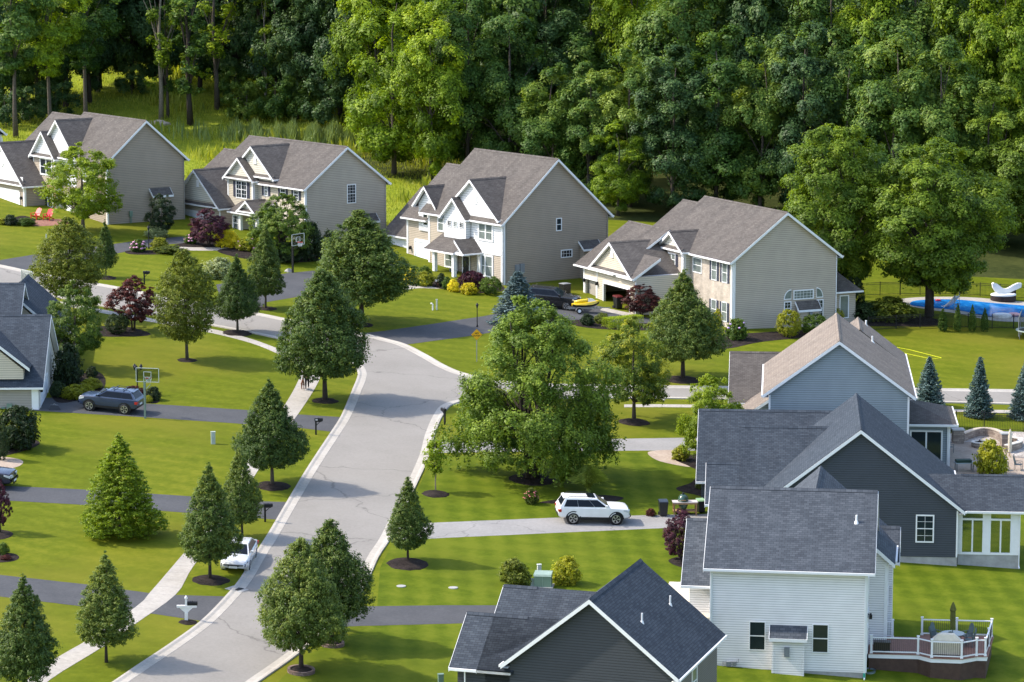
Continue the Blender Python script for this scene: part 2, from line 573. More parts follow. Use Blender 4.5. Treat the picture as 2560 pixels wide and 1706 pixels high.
def kerb(name, px, side):
    pts = smooth_line([gp(*p)[:2] for p in px], 5)
    prof = [(-0.07, -0.02), (-0.05, 0.085), (0.10, 0.085), (0.26, 0.03), (0.66, 0.018), (0.67, 0.004)]
    b = MB()
    rows = []
    for i, p in enumerate(pts):
        a, c = pts[max(i - 1, 0)], pts[min(i + 1, len(pts) - 1)]
        d = Vector((c[0] - a[0], c[1] - a[1])).normalized()
        n = Vector((-d.y, d.x)) * side
        rows.append([(p[0] + n.x * o, p[1] + n.y * o, gz(p[0] + n.x * o, p[1] + n.y * o) + h) for o, h in prof])
    run = 0.0
    for i in range(len(rows) - 1):
        for k in range(len(prof) - 1):
            b.poly([rows[i][k], rows[i + 1][k], rows[i + 1][k + 1], rows[i][k + 1]])
    return struct(b.build(name, KERB, smooth=False, merge=True))
kerb('kerb', MAIN_L, -1)
kerb('kerb', MAIN_R, 1)
kerb('kerb', UPPER, -1)

def cut_walk(name, left, right, m=WALK):
    """a strip of walk laid in slabs with open joints"""
    L = smooth_line([gp(*p)[:2] for p in left], 8)
    Rr = smooth_line([gp(*p)[:2] for p in right], 8)
    def even(P, n):
        d = [0]
        for i in range(1, len(P)):
            d.append(d[-1] + math.hypot(P[i][0] - P[i - 1][0], P[i][1] - P[i - 1][1]))
        out = []
        for k in range(n + 1):
            t = d[-1] * k / n
            j = max(i for i in range(len(d)) if d[i] <= t + 1e-9)
            j = min(j, len(P) - 2)
            u = (t - d[j]) / max(1e-6, d[j + 1] - d[j])
            out.append((P[j][0] + (P[j + 1][0] - P[j][0]) * u, P[j][1] + (P[j + 1][1] - P[j][1]) * u))
        return out
    ln = sum(math.hypot(L[i + 1][0] - L[i][0], L[i + 1][1] - L[i][1]) for i in range(len(L) - 1))
    n = max(1, int(ln / 1.5))
    A, B = even(L, n), even(Rr, n)
    b = MB()
    for i in range(n):
        q = [Vector(A[i]), Vector(B[i]), Vector(B[i + 1]), Vector(A[i + 1])]
        c = sum(q, Vector((0, 0))) / 4
        q = [c + (p - c) * 0.988 for p in q]
        b.hexa([(p.x, p.y, gz(p.x, p.y) - 0.02) for p in q] + [(p.x, p.y, gz(p.x, p.y) + 0.016) for p in q])
    return struct(b.build(name, m))
cut_walk('sidewalk', [(60, 1706), (143, 1644), (213, 1604), (342, 1516), (371, 1486), (441, 1405), (520, 1310), (600, 1185), (655, 1095), (716, 1006), (746, 951), (752, 925), (735, 905), (694, 885)],
         [(100, 1720), (147, 1685), (257, 1618), (342, 1558), (441, 1486), (481, 1420), (565, 1305), (640, 1185), (695, 1100), (749, 1031), (795, 958), (800, 925), (770, 898), (694, 872)])
cut_walk('sidewalk', [(694, 885), (650, 866), (599, 850), (519, 831), (413, 812), (238, 780), (84, 750), (-60, 722)], [(694, 872), (650, 855), (604, 841), (530, 823), (413, 803), (238, 771), (84, 742), (-60, 715)])
cut_walk('sidewalk', [(1560, 1019), (1700, 1019), (2100, 1026), (2390, 1031), (2650, 1036)], [(1560, 1012), (1700, 1012), (2100, 1019), (2390, 1024), (2650, 1028)])

struct(sheet('lawn', [(940, 1560), (950, 1420), (985, 1352), (1060, 1190), (1090, 1140), (1760, 1130), (2620, 1290), (2620, 1760), (640, 1760), (760, 1640)], 0.002, LAWN2))
struct(sheet('driveway', [(60, 995), (132, 995), (387, 1011), (621, 1026), (749, 1037), (862, 1044), (838, 1081), (746, 1070), (588, 1059), (365, 1044), (99, 1028), (40, 1024)], 0.008, DRIVE, wobble=0.015))
struct(sheet('driveway', [(-60, 1213), (28, 1216), (217, 1225), (455, 1240), (654, 1254), (730, 1256), (700, 1300), (654, 1297), (448, 1281), (198, 1262), (33, 1253), (-60, 1249)], 0.008, DRIVE, wobble=0.015))
struct(sheet('driveway', [(-60, 1430), (0, 1438), (217, 1462), (371, 1483), (437, 1488), (570, 1492), (508, 1553), (496, 1552), (389, 1536), (202, 1516), (0, 1492), (-60, 1483)], 0.008, DRIVE, wobble=0.015))
struct(sheet('driveway', [(990, 1320), (1070, 1308), (1386, 1295), (1640, 1288), (1790, 1285), (1790, 1319), (1658, 1321), (1364, 1334), (1056, 1348), (975, 1352)], 0.008, DRIVE2, wobble=0.015))
struct(sheet('driveway', [(876, 1522), (888, 1517), (1100, 1514), (1247, 1514), (1330, 1514), (1330, 1560), (1158, 1559), (850, 1567), (838, 1560)], 0.008, DRIVE, wobble=0.015))
struct(sheet('driveway', [(-60, 655), (0, 651), (104, 634), (200, 622), (303, 608), (380, 598), (455, 592), (530, 600), (470, 608), (400, 613), (303, 632), (160, 660), (62, 675), (0, 665), (-60, 672)], 0.008, DRIVE, wobble=0.015))
struct(sheet('driveway', [(540, 712), (716, 684), (786, 677), (930, 655), (1010, 664), (960, 690), (860, 712), (760, 740), (665, 756), (640, 786), (560, 772)], 0.008, DRIVE, wobble=0.015))
struct(sheet('driveway', [(905, 834), (960, 828), (1084, 810), (1215, 790), (1350, 762), (1440, 752), (1640, 800), (1600, 818), (1480, 806), (1330, 815), (1179, 840), (1016, 862), (965, 850)], 0.008, DRIVE, wobble=0.015))
struct(sheet('driveway', [(1075, 1108), (1100, 1105), (1400, 1100), (1710, 1095), (1870, 1095), (1870, 1128), (1710, 1127), (1416, 1128), (1090, 1133), (1070, 1134)], 0.008, DRIVE2, wobble=0.015))
struct(sheet('path', [(1622, 1130), (1700, 1128), (1735, 1160), (1730, 1168), (1690, 1163), (1640, 1150)], 0.010, PAVER, smooth=True))
struct(sheet('path', [(-30, 1142), (10, 1143), (45, 1148), (58, 1155), (50, 1165), (30, 1172), (15, 1184), (-30, 1196)], 0.010, PAVER, smooth=True))
struct(sheet('path', [(225, 975), (262, 972), (262, 990), (215, 1000), (190, 998)], 0.010, WALK, smooth=True))
struct(sheet('path', [(440, 618), (500, 619), (600, 620), (600, 626), (480, 627), (430, 624)], 0.010, WALK, smooth=True))
struct(sheet('path', [(1020, 713), (1060, 711), (1110, 714), (1110, 722), (1050, 721), (1010, 724)], 0.010, WALK, smooth=True))
struct(sheet('path', [(60, 556), (150, 548), (170, 560), (90, 566)], 0.010, mat('red_pavers', (0.25, 0.12, 0.09), 0.9, 0.3), smooth=True))
struct(sheet('path', [(1508, 769), (1588, 786), (1576, 793), (1500, 776)], 0.012, WALK))
# joints and the patched seam across the road mouth of a drive
BEDS = [
    [(315, 628), (370, 626), (440, 626), (470, 622), (440, 634), (380, 637), (325, 636)],
    [(440, 612), (520, 600), (590, 606), (585, 617), (500, 619), (450, 617)],
    [(550, 624), (640, 620), (720, 640), (640, 650), (560, 636)],
    [(670, 610), (800, 610), (830, 640), (790, 654), (690, 656), (655, 640)],
    [(1010, 690), (1100, 700), (1180, 706), (1255, 715), (1250, 730), (1180, 733), (1100, 722), (1060, 712), (1010, 704)],
    [(1440, 800), (1560, 808), (1700, 810), (1640, 826), (1500, 823), (1430, 812)],
    [(1800, 840), (1900, 832), (2050, 822), (2140, 800), (2120, 838), (2000, 846), (1900, 856), (1820, 872), (1770, 868)],
    [(1420, 1246), (1500, 1238), (1560, 1246), (1500, 1260), (1350, 1258)],
    [(1690, 1148), (1780, 1140), (1800, 1240), (1730, 1236), (1690, 1222), (1730, 1206), (1745, 1180), (1720, 1165)],
    [(1672, 1400), (1740, 1388), (1760, 1420), (1700, 1418)],
    [(130, 960), (230, 930), (262, 945), (255, 975), (200, 1000), (140, 1005)],
    [(300, 975), (380, 985), (398, 1000), (385, 1009), (320, 1002)],
    [(235, 820), (300, 815), (360, 828), (375, 838), (330, 842), (240, 840)],
    [(-20, 1100), (60, 1095), (100, 1108), (60, 1128), (-20, 1142)],
    [(-20, 1325), (20, 1328), (33, 1336), (18, 1346), (-20, 1350)],
    [(-20, 1385), (30, 1384), (48, 1394), (30, 1404), (-20, 1406)],
    [(2020, 770), (2200, 780), (2350, 800), (2340, 815), (2150, 815), (2010, 800)],
    [(30, 545), (60, 540), (90, 552), (40, 562), (0, 560), (-20, 552)],
]
for bd in BEDS:
    o = sheet('mulch_bed', bd, 0.014, MULCH, smooth=True)
    struct(o)
def mulch(px, py, r, h=0.14, seed=1):
    c = gp(px, py)
    rg = random.Random(seed)
    b = MB()
    prof = [(1.0, -0.02), (0.93, 0.35), (0.6, 0.8), (0.2, 1.0)]
    n = 26
    wob = [1 + rg.uniform(-.06, .06) for _ in range(n)]
    rows = [[(c.x + math.cos(2 * PI * k / n) * r * f * wob[k], c.y + math.sin(2 * PI * k / n) * r * f * wob[k],
              gz(c.x + math.cos(2 * PI * k / n) * r * f, c.y + math.sin(2 * PI * k / n) * r * f) + h * z + rg.uniform(-.015, .015)) for k in range(n)] for f, z in prof]
    for i in range(len(rows) - 1):
        for k in range(n):
            q = (k + 1) % n
            b.poly([rows[i][k], rows[i][q], rows[i + 1][q], rows[i + 1][k]])
    b.poly(rows[-1])
    struct(b.build('mulch_bed', MULCH, smooth=True))
for i, (x, y, r, hh) in enumerate([(468, 901, 0.8, .06), (594, 833, 1.3, .12), (813, 1003, 1.0, .12), (905, 813, 1.0, .1), (265, 695, 1.0, .08), (681, 1216, 1.25, .14), (527, 1451, 1.15, .12),
                                   (1020, 1411, 1.35, .22), (1089, 1236, 0.95, .18), (1331, 1199, 1.7, .1), (1585, 1056, 1.2, .14), (1707, 950, 1.5, .12), (667, 772, .9, .08), (470, 1556, .55, .08)]):
    mulch(x, y, r, hh, i)

# ------------------------------------------------------------ swimming pool
POOLW = ground_mat('pool_water', [(0.36, (0.006, 0.10, 0.36)), (0.5, (0.01, 0.17, 0.50)), (0.64, (0.05, 0.30, 0.64))], (0.6, 2.2), 0.08, 0.25)
struct(sheet('pool_deck', [(2240, 752), (2270, 746), (2330, 743), (2420, 744), (2500, 750), (2580, 758), (2640, 770), (2640, 806), (2560, 806), (2480, 802), (2400, 786), (2330, 776), (2265, 764)], 0.02, WALK, smooth=True))
struct(sheet('pool', [(2275, 760), (2290, 753), (2340, 750), (2400, 751), (2470, 758), (2540, 764), (2620, 772), (2620, 792), (2540, 794), (2470, 792), (2400, 778), (2330, 771), (2285, 766)], 0.05, POOLW, smooth=True))
# ------------------------------------------------------------ patio
struct(sheet('gravel', [(2360, 1085), (2480, 1078), (2640, 1082), (2640, 1180), (2360, 1180)], 0.006, PEBBLE))
struct(sheet('patio', [(2365, 1110), (2440, 1104), (2520, 1110), (2530, 1140), (2640, 1150), (2640, 1190), (2360, 1190)], 0.012, PAVER))
# ------------------------------------------------------------ house kit
SH_BROWN = shingle('brown_grey_shingles', (0.094, 0.084, 0.078), (0.136, 0.124, 0.115), (0.064, 0.058, 0.054))
SH_TAN = shingle('tan_shingles', (0.205, 0.172, 0.146), (0.265, 0.228, 0.196), (0.145, 0.122, 0.106))
SH_DARK = shingle('charcoal_shingles', (0.038, 0.049, 0.066), (0.066, 0.080, 0.100), (0.022, 0.028, 0.037))
SH_GREY = shingle('grey_shingles', (0.054, 0.066, 0.084), (0.090, 0.105, 0.128), (0.034, 0.041, 0.052))
SH_SLATE = shingle('blue_grey_shingles', (0.037, 0.050, 0.069), (0.064, 0.080, 0.103), (0.022, 0.029, 0.039))
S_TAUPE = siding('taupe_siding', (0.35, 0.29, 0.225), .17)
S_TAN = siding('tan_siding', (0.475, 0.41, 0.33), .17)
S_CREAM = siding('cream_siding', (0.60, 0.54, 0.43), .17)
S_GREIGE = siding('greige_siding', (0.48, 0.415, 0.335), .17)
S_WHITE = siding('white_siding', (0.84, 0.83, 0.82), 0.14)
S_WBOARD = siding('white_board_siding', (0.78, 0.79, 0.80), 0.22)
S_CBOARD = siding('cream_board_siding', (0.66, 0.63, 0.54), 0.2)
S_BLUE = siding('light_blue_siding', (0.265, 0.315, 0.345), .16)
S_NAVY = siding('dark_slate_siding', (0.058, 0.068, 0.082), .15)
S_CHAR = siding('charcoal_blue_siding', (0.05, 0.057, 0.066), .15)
STONE = bricks('ledge_stone', (0.20, 0.15, 0.12), (0.34, 0.28, 0.23), (0.12, 0.1, 0.09), 0.4, 0.13)
BRICK = bricks('tan_brick', (0.44, 0.37, 0.30), (0.52, 0.46, 0.39), (0.40, 0.36, 0.32))
REDBRICK = bricks('red_brick', (0.25, 0.10, 0.07), (0.33, 0.15, 0.11), (0.25, 0.2, 0.18))

_rw = random.Random(12)
class House:
    def __init__(s, name, label, o, zb, th):
        s.o, s.zb, s.th = Vector(o[:2]), zb, R(th)
        s.e1, s.e2 = Vector((math.cos(s.th), math.sin(s.th))), Vector((-math.sin(s.th), math.cos(s.th)))
        s.root = thing(name, label, 'house', (o[0], o[1], zb), s.th)
    def loc(s, p):
        d = Vector((p[0], p[1])) - s.o
        return (d.dot(s.e1), d.dot(s.e2), p[2] - s.zb)
    def out(s, x, y, z=0):
        q = s.o + s.e1 * x + s.e2 * y
        return Vector((q.x, q.y, s.zb + z))
    def X(s, p, c):                       # where the sight line meets the wall plane x = c -> (y, z)
        d = ray(*p); n = s.e1
        t = (c + s.o.dot(n)) / Vector(d[:2]).dot(n)
        q = s.loc(d * t + Vector((0, 0, H)))
        return q[1], q[2]
    def Y(s, p, c):
        d = ray(*p); n = s.e2
        t = (c + s.o.dot(n)) / Vector(d[:2]).dot(n)
        q = s.loc(d * t + Vector((0, 0, H)))
        return q[0], q[2]
    def Z(s, p, h):
        d = ray(*p)
        t = (s.zb + h - H) / d.z
        q = s.loc(d * t + Vector((0, 0, H)))
        return q[0], q[1]
    # -- bodies
    def body(s, ax, lo, hi, sL, zL, sr, zr, sR, zR, m, z0=-1.8, name='wall'):
        b = MB()
        b.prism([(sL, z0), (sR, z0), (sR, zR), (sr, zr), (sL, zL)], lo, hi, ax)
        return b.build(name, m, s.root)
    def slab(s, pl, c, a0, a1, z0, z1, m, d0=0.0, d1=0.03, name='wall', parent=None):
        b = MB()
        s.sl(b, pl, c, a0, a1, z0, z1, d0, d1)
        return b.build(name, m, parent or s.root)
    def sl(s, b, pl, c, a0, a1, z0, z1, d0, d1, mi=0):
        a0, a1 = min(a0, a1), max(a0, a1)
        z0, z1 = min(z0, z1), max(z0, z1)
        if pl == 'F': b.box(c - d1, c - d0, a0, a1, z0, z1, mi)
        elif pl == 'G': b.box(a0, a1, c - d1, c - d0, z0, z1, mi)
        elif pl == 'R': b.box(c + d0, c + d1, a0, a1, z0, z1, mi)
    def roof(s, ax, lo, hi, L, pk, Rr, m, trim=True, rakes=(True, True), gut=(True, True), th=0.16, cap=True, name='roof', slopes=(True, True), lor=None, hir=None):
        """gable roof; L, pk, Rr are (across, z) of left eave tip, ridge, right eave tip"""
        P = (lambda a, t, z: (a, t, z)) if ax == 'y' else (lambda a, t, z: (t, a, z))
        b = MB()
        for (e, on) in ((L, slopes[0]), (Rr, slopes[1])):
            if not on: continue
            ln = math.hypot(pk[0] - e[0], pk[1] - e[1])
            lr = lo if lor is None else lor
            hr = hi if hir is None else hir
            top = [P(e[0], lo, e[1]), P(e[0], hi, e[1]), P(pk[0], hr, pk[1]), P(pk[0], lr, pk[1])]
            b.poly(top, uv=[(lo, 0), (hi, 0), (hr, ln), (lr, ln)])
            bot = [(p[0], p[1], p[2] - th) for p in top]
            b.poly(bot[::-1], uv=[(0, 0)] * 4)
            for i in range(4):
                j = (i + 1) % 4
                b.poly([top[i], bot[i], bot[j], top[j]], uv=[(0, 0)] * 4)
        r = b.build(name, m, s.root)
        if cap and slopes[0] and slopes[1]:
            c = MB()
            w0 = 0.17
            sl = (pk[1] - L[1]) / (pk[0] - L[0])
            sr = (Rr[1] - pk[1]) / (Rr[0] - pk[0])
            c.poly([P(pk[0] - w0, lo, pk[1] - w0 * sl + .03), P(pk[0] - w0, hi, pk[1] - w0 * sl + .03), P(pk[0], hi, pk[1] + .045), P(pk[0], lo, pk[1] + .045)], uv=[(lo, 0), (hi, 0), (hi, .15), (lo, .15)])
            c.poly([P(pk[0] + w0, lo, pk[1] + w0 * sr + .03), P(pk[0] + w0, hi, pk[1] + w0 * sr + .03), P(pk[0], hi, pk[1] + .045), P(pk[0], lo, pk[1] + .045)], uv=[(lo, 0), (hi, 0), (hi, .15), (lo, .15)])
            c.build('ridge_cap', m, r)
        if trim:
            f = MB()
            for (t, sgn, on) in ((lo, -1, rakes[0]), (hi, 1, rakes[1])):
                if not on: continue
                for (e, so_) in ((L, slopes[0]), (Rr, slopes[1])):
                    if not so_: continue
                    t0, t1 = (t - .028, t + .0) if sgn < 0 else (t, t + .028)
                    a = [P(e[0], t0, e[1] - .26), P(e[0], t1, e[1] - .26), P(pk[0], t1, pk[1] - .26), P(pk[0], t0, pk[1] - .26)]
                    a2 = [P(e[0], t0, e[1] - .02), P(e[0], t1, e[1] - .02), P(pk[0], t1, pk[1] - .02), P(pk[0], t0, pk[1] - .02)]
                    f.hexa(a + a2)
                    # boxed soffit behind the rake board
                    u0, u1 = (t1, t1 + .34) if sgn < 0 else (t0 - .34, t0)
                    f.poly([P(e[0], u0, e[1] - .2), P(e[0], u1, e[1] - .2), P(pk[0], u1, pk[1] - .2), P(pk[0], u0, pk[1] - .2)])
            for (e, on, so_) in ((L, gut[0], slopes[0]), (Rr, gut[1], slopes[1])):
                if not on or not so_: continue
                d = 1 if e[0] > pk[0] else -1
                x0, x1 = sorted((e[0] + .002 * d, e[0] + .11 * d))
                pr = [(x0, e[1] - .17), (x1, e[1] - .14), (x1, e[1] - .03), (x0, e[1] - .03)]
                f.hexa([P(q[0], lo, q[1]) for q in pr] + [P(q[0], hi, q[1]) for q in pr])
                y0, y1 = sorted((e[0] - .40 * d, e[0]))
                g = [P(y0, lo, e[1] - .19), P(y1, lo, e[1] - .19), P(y1, hi, e[1] - .19), P(y0, hi, e[1] - .19)]
                f.poly(g)
            f.build('fascia', WHITE, r)
        return r
    def gable(s, x, yc, half, ze, zpk, depth, m, roofm, over=0.4, front=0.35, z0=-1.5, pent=True, body=True, gut=(True, True), ax='x'):
        """front-facing cross gable: wall at x (facing -x), ridge running back along +x"""
        sl = (zpk - ze) / half
        if body:
            s.body('x', x, x + depth, yc - half, ze - .2, yc, zpk - .2, yc + half, ze - .2, m, z0)
        r = s.roof('x', x - front, x + depth, (yc - half - over, ze - over * sl), (yc, zpk), (yc + half + over, ze - over * sl), roofm, rakes=(True, False), gut=gut)
        if pent:
            b = MB()
            w0, w1 = yc - half - over * .6, yc + half + over * .6
            za = ze - over * sl * .6
            b.poly([(x - front, w0, za - .02), (x - front, w1, za - .02), (x - .01, w1 - .1, za + .2), (x - .01, w0 + .1, za + .2)], uv=[(w0, 0), (w1, 0), (w1, .4), (w0, .4)])
            b.build('roof', roofm, s.root)
            g = MB()
            g.box(x - front - .1, x - front, w0, w1, za - .16, za - .02)
            g.box(x - front, x - .01, w0, w1, za - .16, za - .12)
            g.build('fascia', WHITE, r)
        return r
    # -- openings
    def window(s, pl, c, a0, a1, z0, z1, cols=1, rows=2, fr=0.085, glass=None, head=0.0, grid=None, name='window'):
        """sash window: white casing with bars; the panes are one sub-part"""
        glass = glass or (CURT if _rw.random() < .3 else GLASS)
        a0, a1 = min(a0, a1), max(a0, a1); z0, z1 = min(z0, z1), max(z0, z1)
        b = MB()
        for (p, q, u, v) in ((a0, a1, z0, z0 + fr), (a0, a1, z1 - fr, z1 + head), (a0, a0 + fr, z0 + fr, z1 - fr), (a1 - fr, a1, z0 + fr, z1 - fr)):
            s.sl(b, pl, c, p, q, u, v, -.02, .055)
        for i in range(1, cols):
            x = a0 + (a1 - a0) * i / cols
            s.sl(b, pl, c, x - fr * .5, x + fr * .5, z0 + fr, z1 - fr, -.02, .05)
        for i in range(1, rows):
            z = z0 + (z1 - z0) * i / rows
            s.sl(b, pl, c, a0 + fr, a1 - fr, z - .028, z + .028, -.02, .045)
        if grid:
            for i in range(1, grid[0]):
                x = a0 + (a1 - a0) * i / grid[0]
                s.sl(b, pl, c, x - .011, x + .011, z0 + fr, z1 - fr, -.02, .03)
            for i in range(1, grid[1]):
                z = z0 + (z1 - z0) * i / grid[1]
                s.sl(b, pl, c, a0 + fr, a1 - fr, z - .011, z + .011, -.02, .03)
        wdw = b.build(name, WHITE, s.root)
        g = MB()
        s.sl(g, pl, c, a0 + fr * .6, a1 - fr * .6, z0 + fr * .6, z1 - fr * .6, -.01, .018)
        g.build('pane', glass, wdw)
        return wdw
    def shutters(s, pl, c, a0, a1, z0, z1, wd=0.38, m=SHUT):
        for (p, q) in ((min(a0, a1) - wd - .02, min(a0, a1) - .02), (max(a0, a1) + .02, max(a0, a1) + wd + .02)):
            b = MB()
            s.sl(b, pl, c, p, q, z0, z1, 0, .035)
            for k in range(7):
                z = z0 + .1 + (z1 - z0 - .2) * k / 7
                s.sl(b, pl, c, p + .05, q - .05, z, z + .08, .03, .05)
            b.build('shutter', m, s.root)
    def garage(s, pl, c, a0, a1, z0, z1, trim=0.14):
        a0, a1 = min(a0, a1), max(a0, a1)
        b = MB()
        n = 4
        for i in range(n):
            u, v = z0 + (z1 - z0) * i / n, z0 + (z1 - z0) * (i + 1) / n
            s.sl(b, pl, c, a0, a1, u + .012, v - .008, -.03, .012)
            k = max(2, int((a1 - a0) / 0.6))
            for j in range(k):
                p, q = a0 + (a1 - a0) * (j + .1) / k, a0 + (a1 - a0) * (j + .9) / k
                s.sl(b, pl, c, p, q, u + .1, v - .1, -.03, .028)
        d = b.build('garage_door', WDOOR, s.root)
        f = MB()
        s.sl(f, pl, c, a0 - trim, a0, z0, z1 + trim, -.02, .06)
        s.sl(f, pl, c, a1, a1 + trim, z0, z1 + trim, -.02, .06)
        s.sl(f, pl, c, a0, a1, z1, z1 + trim * 2, -.02, .06)
        f.build('door_frame', WHITE, d)
        return d
    def door(s, pl, c, a0, a1, z0, z1, m):
        b = MB()
        s.sl(b, pl, c, a0, a1, z0, z1, -.02, .03)
        s.sl(b, pl, c, a0 + (a1 - a0) * .15, a0 + (a1 - a0) * .85, z0 + .2, z0 + (z1 - z0) * .45, 0, .045)
        d = b.build('door', m, s.root)
        f = MB()
        t = .12
        s.sl(f, pl, c, a0 - t, a0, z0, z1 + t, -.02, .05)
        s.sl(f, pl, c, a1, a1 + t, z0, z1 + t, -.02, .05)
        s.sl(f, pl, c, a0, a1, z1, z1 + t, -.02, .05)
        f.build('door_frame', WHITE, d)
        g = MB()
        s.sl(g, pl, c, a0 + (a1 - a0) * .2, a0 + (a1 - a0) * .8, z0 + (z1 - z0) * .55, z1 - .15, 0, .04)
        g.build('pane', GLASS, d)
        k = MB()
        s.sl(k, pl, c, a1 - .12, a1 - .07, z0 + .95, z0 + 1.08, .03, .09)
        k.build('handle', CHROME, d)
    def board(s, pl, c, a0, a1, z0, z1, d1=.04, name='corner_board'):
        return s.slab(pl, c, a0, a1, z0, z1, WHITE, -.01, d1, name)
    def spout(s, x, y, z0, z1, m=WHITE):
        b = MB()
        b.bar((x, y, z0), (x, y, z1), .075, .065)
        b.bar((x, y, z0), (x + .02, y - .25, z0 - .08), .075, .065)
        return b.build('downspout', m, s.root)
    def vent(s, pl, c, a, z, wd=.4, ht=.65):
        b = MB()
        s.sl(b, pl, c, a - wd / 2, a + wd / 2, z - ht / 2, z + ht / 2, -.01, .05)
        s.sl(b, pl, c, a - wd / 2 - .06, a + wd / 2 + .06, z - ht / 2 - .07, z - ht / 2, -.01, .08)
        for k in range(5):
            q = z - ht / 2 + .08 + k * (ht - .14) / 5
            s.sl(b, pl, c, a - wd / 2 + .05, a + wd / 2 - .05, q, q + .05, .04, .065)
        return b.build('gable_vent', WHITE, s.root)
    def lantern(s, pl, c, a, z):
        b = MB()
        s.sl(b, pl, c, a - .05, a + .05, z - .06, z + .2, 0, .04)
        s.sl(b, pl, c, a - .1, a + .1, z - .12, z + .12, .08, .26)
        s.sl(b, pl, c, a - .06, a + .06, z + .12, z + .2, .1, .22)
        s.sl(b, pl, c, a - .02, a + .02, z + .1, z + .14, 0, .12)
        return b.build('wall_lantern', BLACK, s.root)
    def bump(s, y, x0, x1, d, ztop, zeave, m, roofm, z0=-1.6):
        """shallow fireplace bay on the gable wall at y, facing -y, under a little shed roof"""
        b = MB()
        b.box(x0, x1, y - d, y + .05, z0, zeave + .02)
        b.build('wall', m, s.root)
        r = MB()
        p = [(x0 - .2, y - d - .22, zeave - .05), (x1 + .2, y - d - .22, zeave - .05), (x1 + .2, y, ztop), (x0 - .2, y, ztop)]
        r.hexa([(q[0], q[1], q[2] - .1) for q in p] + p)
        o = r.build('roof', roofm, s.root)
        f = MB()
        f.box(x0 - .22, x1 + .22, y - d - .26, y - d - .22, zeave - .22, zeave - .03)
        f.bar((x0 - .215, y - d - .22, zeave - .12), (x0 - .215, y, ztop - .08), .03, .16)
        f.bar((x1 + .215, y - d - .22, zeave - .12), (x1 + .215, y, ztop - .08), .03, .16)
        f.build('fascia', WHITE, o)
        for x in (x0, x1):
            c = MB(); c.box(x - .06 if x == x0 else x - .05, x + .05 if x == x0 else x + .06, y - d - .015, y - d + .06, z0, zeave - .2)
            c.build('corner_board', m, s.root)
    def pipe(s, x, y, z, ht=.45, r=.055, m=WHITE):
        b = MB()
        b.tube([(x, y, z - .15), (x, y, z + ht)], r, 10)
        b.lathe([(r * 2.6, z - .1), (r * 1.4, z + .08)], (x, y, 0), 10)
        return b.build('vent_pipe', m, s.root)

# ------------------------------------------------------------ first house of the far row (far left)
h = House('house', 'taupe house at the left end of the back row, red chairs before it', (-40, 304.9), 10.7, 36)
sl = .86
h.body('y', 0, 12.5, 0, 6.25, 4.37, 6.25 + 4.37 * sl, 8.74, 6.25, S_TAUPE)
h.roof('y', -.38, 12.6, (-.4, 6.4 - .4 * sl), (4.37, 6.4 + 4.37 * sl), (9.14, 6.4 - .4 * sl), SH_BROWN, rakes=(True, True))
h.body('y', 12.4, 21, 0.4, 5.2, 5.3, 5.2 + 4.9 * sl, 10.2, 5.2, S_TAUPE)
h.roof('y', 12.3, 21.3, (0., 5.35 - .35), (5.3, 5.35 + 4.9 * sl), (10.6, 5.0), SH_BROWN)
# the big front gable flush with the wall, the two-storey bay before it
h.gable(-.03, 9.9, 3.55, 6.55, 9.75, 4.2, S_WBOARD, SH_BROWN, z0=3.2, pent=False)
h.gable(-.6, 12.0, 2.35, 6.2, 8.48, 3.5, S_WBOARD, SH_BROWN)
h.slab('F', -.6, 9.65, 14.35, -1.0, 5.75, S_TAN, 0, .03)
h.slab('F', -.6, 9.65, 14.35, -1.0, 3.05, REDBRICK, .03, .06)
h.board('F', -.6, 14.22, 14.4, -1, 5.8); h.board('F', -.6, 9.6, 9.78, -1, 5.8)
h.window('F', -.64, 10.2, 12.85, 4.0, 5.78, 2, 2, .16)
h.window('F', -.66, 10.1, 12.4, .75, 2.75, 2, 2, .14)
h.window('F', -.0, 6.4, 7.6, 3.9, 5.5, 1, 2, .12)
h.door('F', -.02, 7.5, 8.5, .05, 2.2, WHITE)
h.window('F', 0, 2.0, 5.2, 3.9, 5.5, 2, 2, .12); h.window('F', 0, 2.0, 5.2, .9, 2.6, 2, 2, .12)
h.board('F', 0, 0.0, .16, -1.5, 6.1); h.board('G', 0, 0.0, .12, -1.5, 6.1)
# garage wing
h.body('x', -3, 6, 11.9, 3.0, 16.7, 3.0 + 4.8 * .8, 21.5, 3.0, S_TAUPE)
h.gable(-3, 16.7, 4.8, 3.3, 7.15, 8.5, S_WBOARD, SH_BROWN, body=False, over=.35)
h.slab('F', -3, 12.1, 21.3, 3.35, 3.9, S_WBOARD, 0, .04)
b = MB(); b.prism([(12.3, 3.4), (21.1, 3.4), (16.7, 6.75)], -3.05, -2.9, 'x'); b.build('wall', S_WBOARD, h.root)
b = MB(); b.lathe([(.42, -3.1), (.42, -3.04)], (0, 16.6, 5.1), 18, ax='x', sy=1.0); b.build('gable_vent', WHITE, h.root)
h.garage('F', -3, 12.95, 17.8, -.3, 2.2); h.lantern('F', -3, 12.4, 1.75)
h.board('F', -3, 11.85, 12.1, -1.2, 3.1); h.board('R', 0, 0, 0, 0, 0) if False else None
h.slab('G', 11.9, -3.0, -2.8, -1.2, 3.1, WHITE, -.01, .04, 'corner_board')
h.bump(0, *[h.Y(k1(*p), 0)[0] for p in ((1850, 1170), (2055, 1100))], .55, 3.35, 2.65, S_TAUPE, SH_BROWN)
h.spout(8.7, -.06, -1, 6.1, mat('taupe_spout', (0.3, 0.27, 0.23)))
x, z = h.Y(k1(1603, 1350), -.1)
